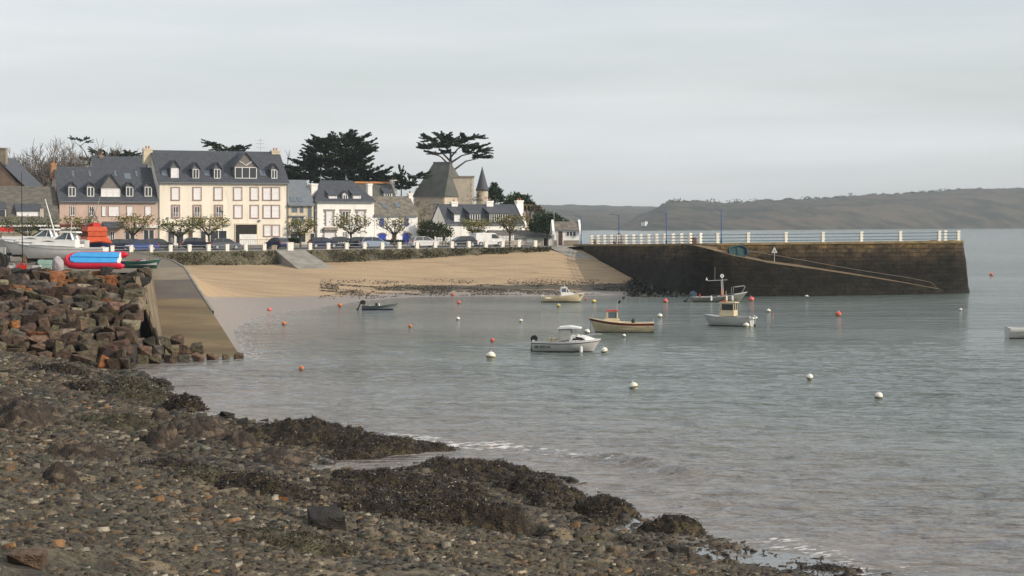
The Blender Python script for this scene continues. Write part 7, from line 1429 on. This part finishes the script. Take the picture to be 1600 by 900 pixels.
# ---- people
def person(p, rz, label, top, leg, pose=0):
    t = thing('person', label, 'person', p, rz); me = bpy.data.meshes.new('body'); s_ = .18 if pose else .08
    V = [(0, 0, .92), (0, .01, 1.15), (0, 0, 1.40), (0, -.01, 1.50), (0, -.02, 1.60), (0, -.02, 1.70), (.19, 0, 1.40), (.24, -.02, 1.14), (.24, -.12, .92), (.24, -.17, .84), (-.19, 0, 1.40), (-.24, .04, 1.14), (-.23, -.02, .90), (-.23, -.04, .82), (.10, s_*.3, .86), (.11, s_, .47), (.11, s_*1.3, .08), (.11, s_*1.3-.14, .04), (-.10, -s_*.3, .86), (-.11, -s_, .47), (-.11, -s_*.8, .08), (-.11, -s_*.8-.14, .04)]
    E = [(0, 1), (1, 2), (2, 3), (3, 4), (4, 5), (2, 6), (6, 7), (7, 8), (8, 9), (2, 10), (10, 11), (11, 12), (12, 13), (0, 14), (14, 15), (15, 16), (16, 17), (0, 18), (18, 19), (19, 20), (20, 21)]
    rad = [.15, .15, .15, .06, .095, .08, .075, .055, .04, .03, .075, .055, .04, .03, .10, .07, .05, .045, .10, .07, .05, .045]
    me.from_pydata(V, E, []); m = bpy.data.materials.new('clothing'); m.use_nodes = True; n = m.node_tree.nodes; l = m.node_tree.links
    tcn = n.new('ShaderNodeTexCoord'); sp = n.new('ShaderNodeSeparateXYZ'); r = n.new('ShaderNodeValToRGB'); r.color_ramp.interpolation = 'CONSTANT'; e = r.color_ramp.elements; e[0].color = (.03, .02, .015, 1); e[1].position = .05; e[1].color = (*leg, 1); q = e.new(.5); q.color = (*top, 1); q = e.new(.86); q.color = (.42, .25, .18, 1)
    mr = n.new('ShaderNodeMapRange'); mr.inputs[2].default_value = 1.76; l.new(tcn.outputs['Object'], sp.inputs[0]); l.new(sp.outputs[2], mr.inputs[0]); l.new(mr.outputs[0], r.inputs[0]); l.new(r.outputs[0], n['Principled BSDF'].inputs['Base Color'])
    o = mesh_obj('body', me, m, t); o.modifiers.new('skin', 'SKIN'); sb = o.modifiers.new('sub', 'SUBSURF'); sb.levels = sb.render_levels = 1
    for v, r_ in zip(me.skin_vertices[0].data, rad): v.radius = (r_, r_*.85)
    me.skin_vertices[0].data[0].use_root = True
    mb = MB(); mb.lathe([(.0, .14), (.07, .12), (.105, .05), (.105, -.03), (.08, -.08)], 10, (0, .015, 1.68)); mb.build('hair', M['wood_dk'], t, True); return t
person(front(653, 15), R(10), 'person in a black coat standing beside the white car', (.012, .012, .015), (.02, .02, .03)); person(front(694, 17), R(-40), 'person in dark clothes walking before the left picket fence', (.02, .025, .04), (.015, .015, .018), 1); person(front(638.5, 24), R(80), 'person in navy jacket near the right arched blue door', (.02, .03, .09), (.03, .03, .04), 1); person(front(268, 14), R(20), 'person in grey top by the leftmost shop windows of the cream block', (.16, .16, .17), (.03, .03, .05))
# ---- bins, heaps on the pier
M['beige'] = mk('beige_bin', (.45, .38, .29), .8, (.36, .3, .22), 3)
box_thing('litter_bin', 'beige round-topped litter bin at the head of the concrete beach ramp', 'bin', front(428.5, .8), .6, .5, .72, M['beige'], M['beige']); box_thing('litter_bin', 'pale beige litter bin between bollards, right of the white van', 'bin', front(800.5, 5), .5, .5, .9, M['beige'], M['beige'])
p, _ = pier_at(915, .9); lump('net_heap', 'low brown heap of nets next to the first railing posts of the pier', 'nets', p+Vector((.3, 0, 0)), (.5, .6, .45), M['rust'], 5); p, _ = pier_at(957, .9); lump('net_heap', 'tall brown bundle of fishing gear behind the fourth railing post', 'nets', p, (.42, .5, .95), M['rust'], 6); p, _ = pier_at(947, .9); lump('net_heap', 'small dark heap of gear left of the tall brown bundle', 'nets', p, (.4, .5, .3), M['wood_dk'], 9)
# front garden wall and cafe chairs
for x0, x1, y, lab in ((372, 448, 374, 'thin metal railing before the covered passage of the cream block'), (290, 366, 377, 'thin metal railing before the cream block shop windows')):
    k0 = front(x0, 30); k1 = front(x1, 30); t = thing('railing', lab, 'railing', k0, math.atan2(k1.y-k0.y, k1.x-k0.x), 'thin railings before the cream block'); L_ = (k1-k0).length; mb = MB(); mb.tube([(0, 0, 1), (L_, 0, 1)], .03, 4); mb.tube([(0, 0, .15), (L_, 0, .15)], .03, 4); mb.build('rail', M['rust'], t); mb = MB()
    for i in range(int(L_/.25)): mb.box(i*.25-.012, i*.25+.012, -.012, .012, 0, 1)
    mb.build('bars', M['rust'], t)
for i, x in enumerate((492.5, 347.2)):
    p = front(x, 20); t = thing('street_lamp', ['dark lantern lamp post before the left corner of the white hipped-roof house', 'dark lantern lamp post before the cream block, rising through the pollarded trees'][i], 'lamp post', p, 0, 'lantern lamp posts on the sea front'); x_ = x
    mb = MB(); mb.tube([(0, 0, 0), (0, 0, 1), (0, 0, 4.6)], [.09, .06, .04], 6); mb.build('pole', M['navy'], t); mb = MB(); mb.lathe([(.05, 4.5), (.17, 4.85), (.19, 4.9), (.03, 5.15), (0, 5.2)], 8); mb.build('lantern', M['zinc'], t)
# ================================================================ FAR SHORE
mbp = []
HX = np.array([q[0] for q in HR1]); HYv = np.array([q[1] for q in HR1]); P_, D_ = [], []
Yr = lambda x: np.interp(x, [960, 1600, 5200], [2600, 3300, 3500])
bl_ = [(x, random.uniform(3, 8)) for x in (1046, 1060, 1113, 1145, 1156, 1170, 1180, 1230, 1236, 1258, 1275, 1290, 1330, 1413, 1416, 1429, 1441, 1455, 1470, 1484, 1498, 1508, 1532, 1568, 1590)]+[(random.uniform(1036, 2300), random.uniform(2, 4.5)) for i in range(170)]
for x, r_ in bl_:
    Y = float(Yr(x)); y = float(np.interp(x, HX, HYv)); c = px(x, y+.2, Y)
    for j in range(70):
        v = Vector((random.gauss(0, 1), random.gauss(0, 1), random.gauss(0, 1))).normalized()*random.random()**.4; P_.append(c+Vector((v.x*r_*1.5, v.y*r_, v.z*r_*.8+r_*.2))); D_.append(v)
for i in range(900):
    x = random.uniform(1000, 2200); Y = float(Yr(x))*random.uniform(.80, .99); f = random.random()
    pass
tag(leaves(P_, D_, 2.6, .8, [(.02, .035, .015), (.035, .05, .02), (.05, .055, .03)], None, 'distant_trees'), kind='stuff')
def far_house(x, y, Y, w_, label):
    p = px(x, y, Y); t = thing('distant_house', label, 'house', p, R(random.uniform(-30, 30)), 'white houses on the far shore'); mb = MB(); mb.prism([(-w_/3, -3), (w_/3, -3), (w_/3, w_*.45), (0, w_*.8), (-w_/3, w_*.45)], 'x', -w_/2, w_/2); mb.build('wall', M['white'], t)
    mb = MB()
    for sg in (-1, 1): mb.prism([(0, w_*.84), (sg*w_*.38, w_*.42), (sg*w_*.38, w_*.46), (0, w_*.88)], 'x', -w_*.53, w_*.53)
    mb.build('roof', M['slate'], t)
for a in ((1006, 350, 1990, 4.6, 'brightest white house low on the far shore, above the pier posts'), (1009.5, 349, 2010, 3, 'small white house touching the brightest far one on its right'), (978, 333.5, 3900, 6, 'distant white house near the skyline, above the second pier lamp'), (953, 335, 3850, 6, 'faint white house on the far skyline left of the other'), (941, 335.5, 3800, 6, 'faint far white house, leftmost of those above the first lamp')): far_house(*a)
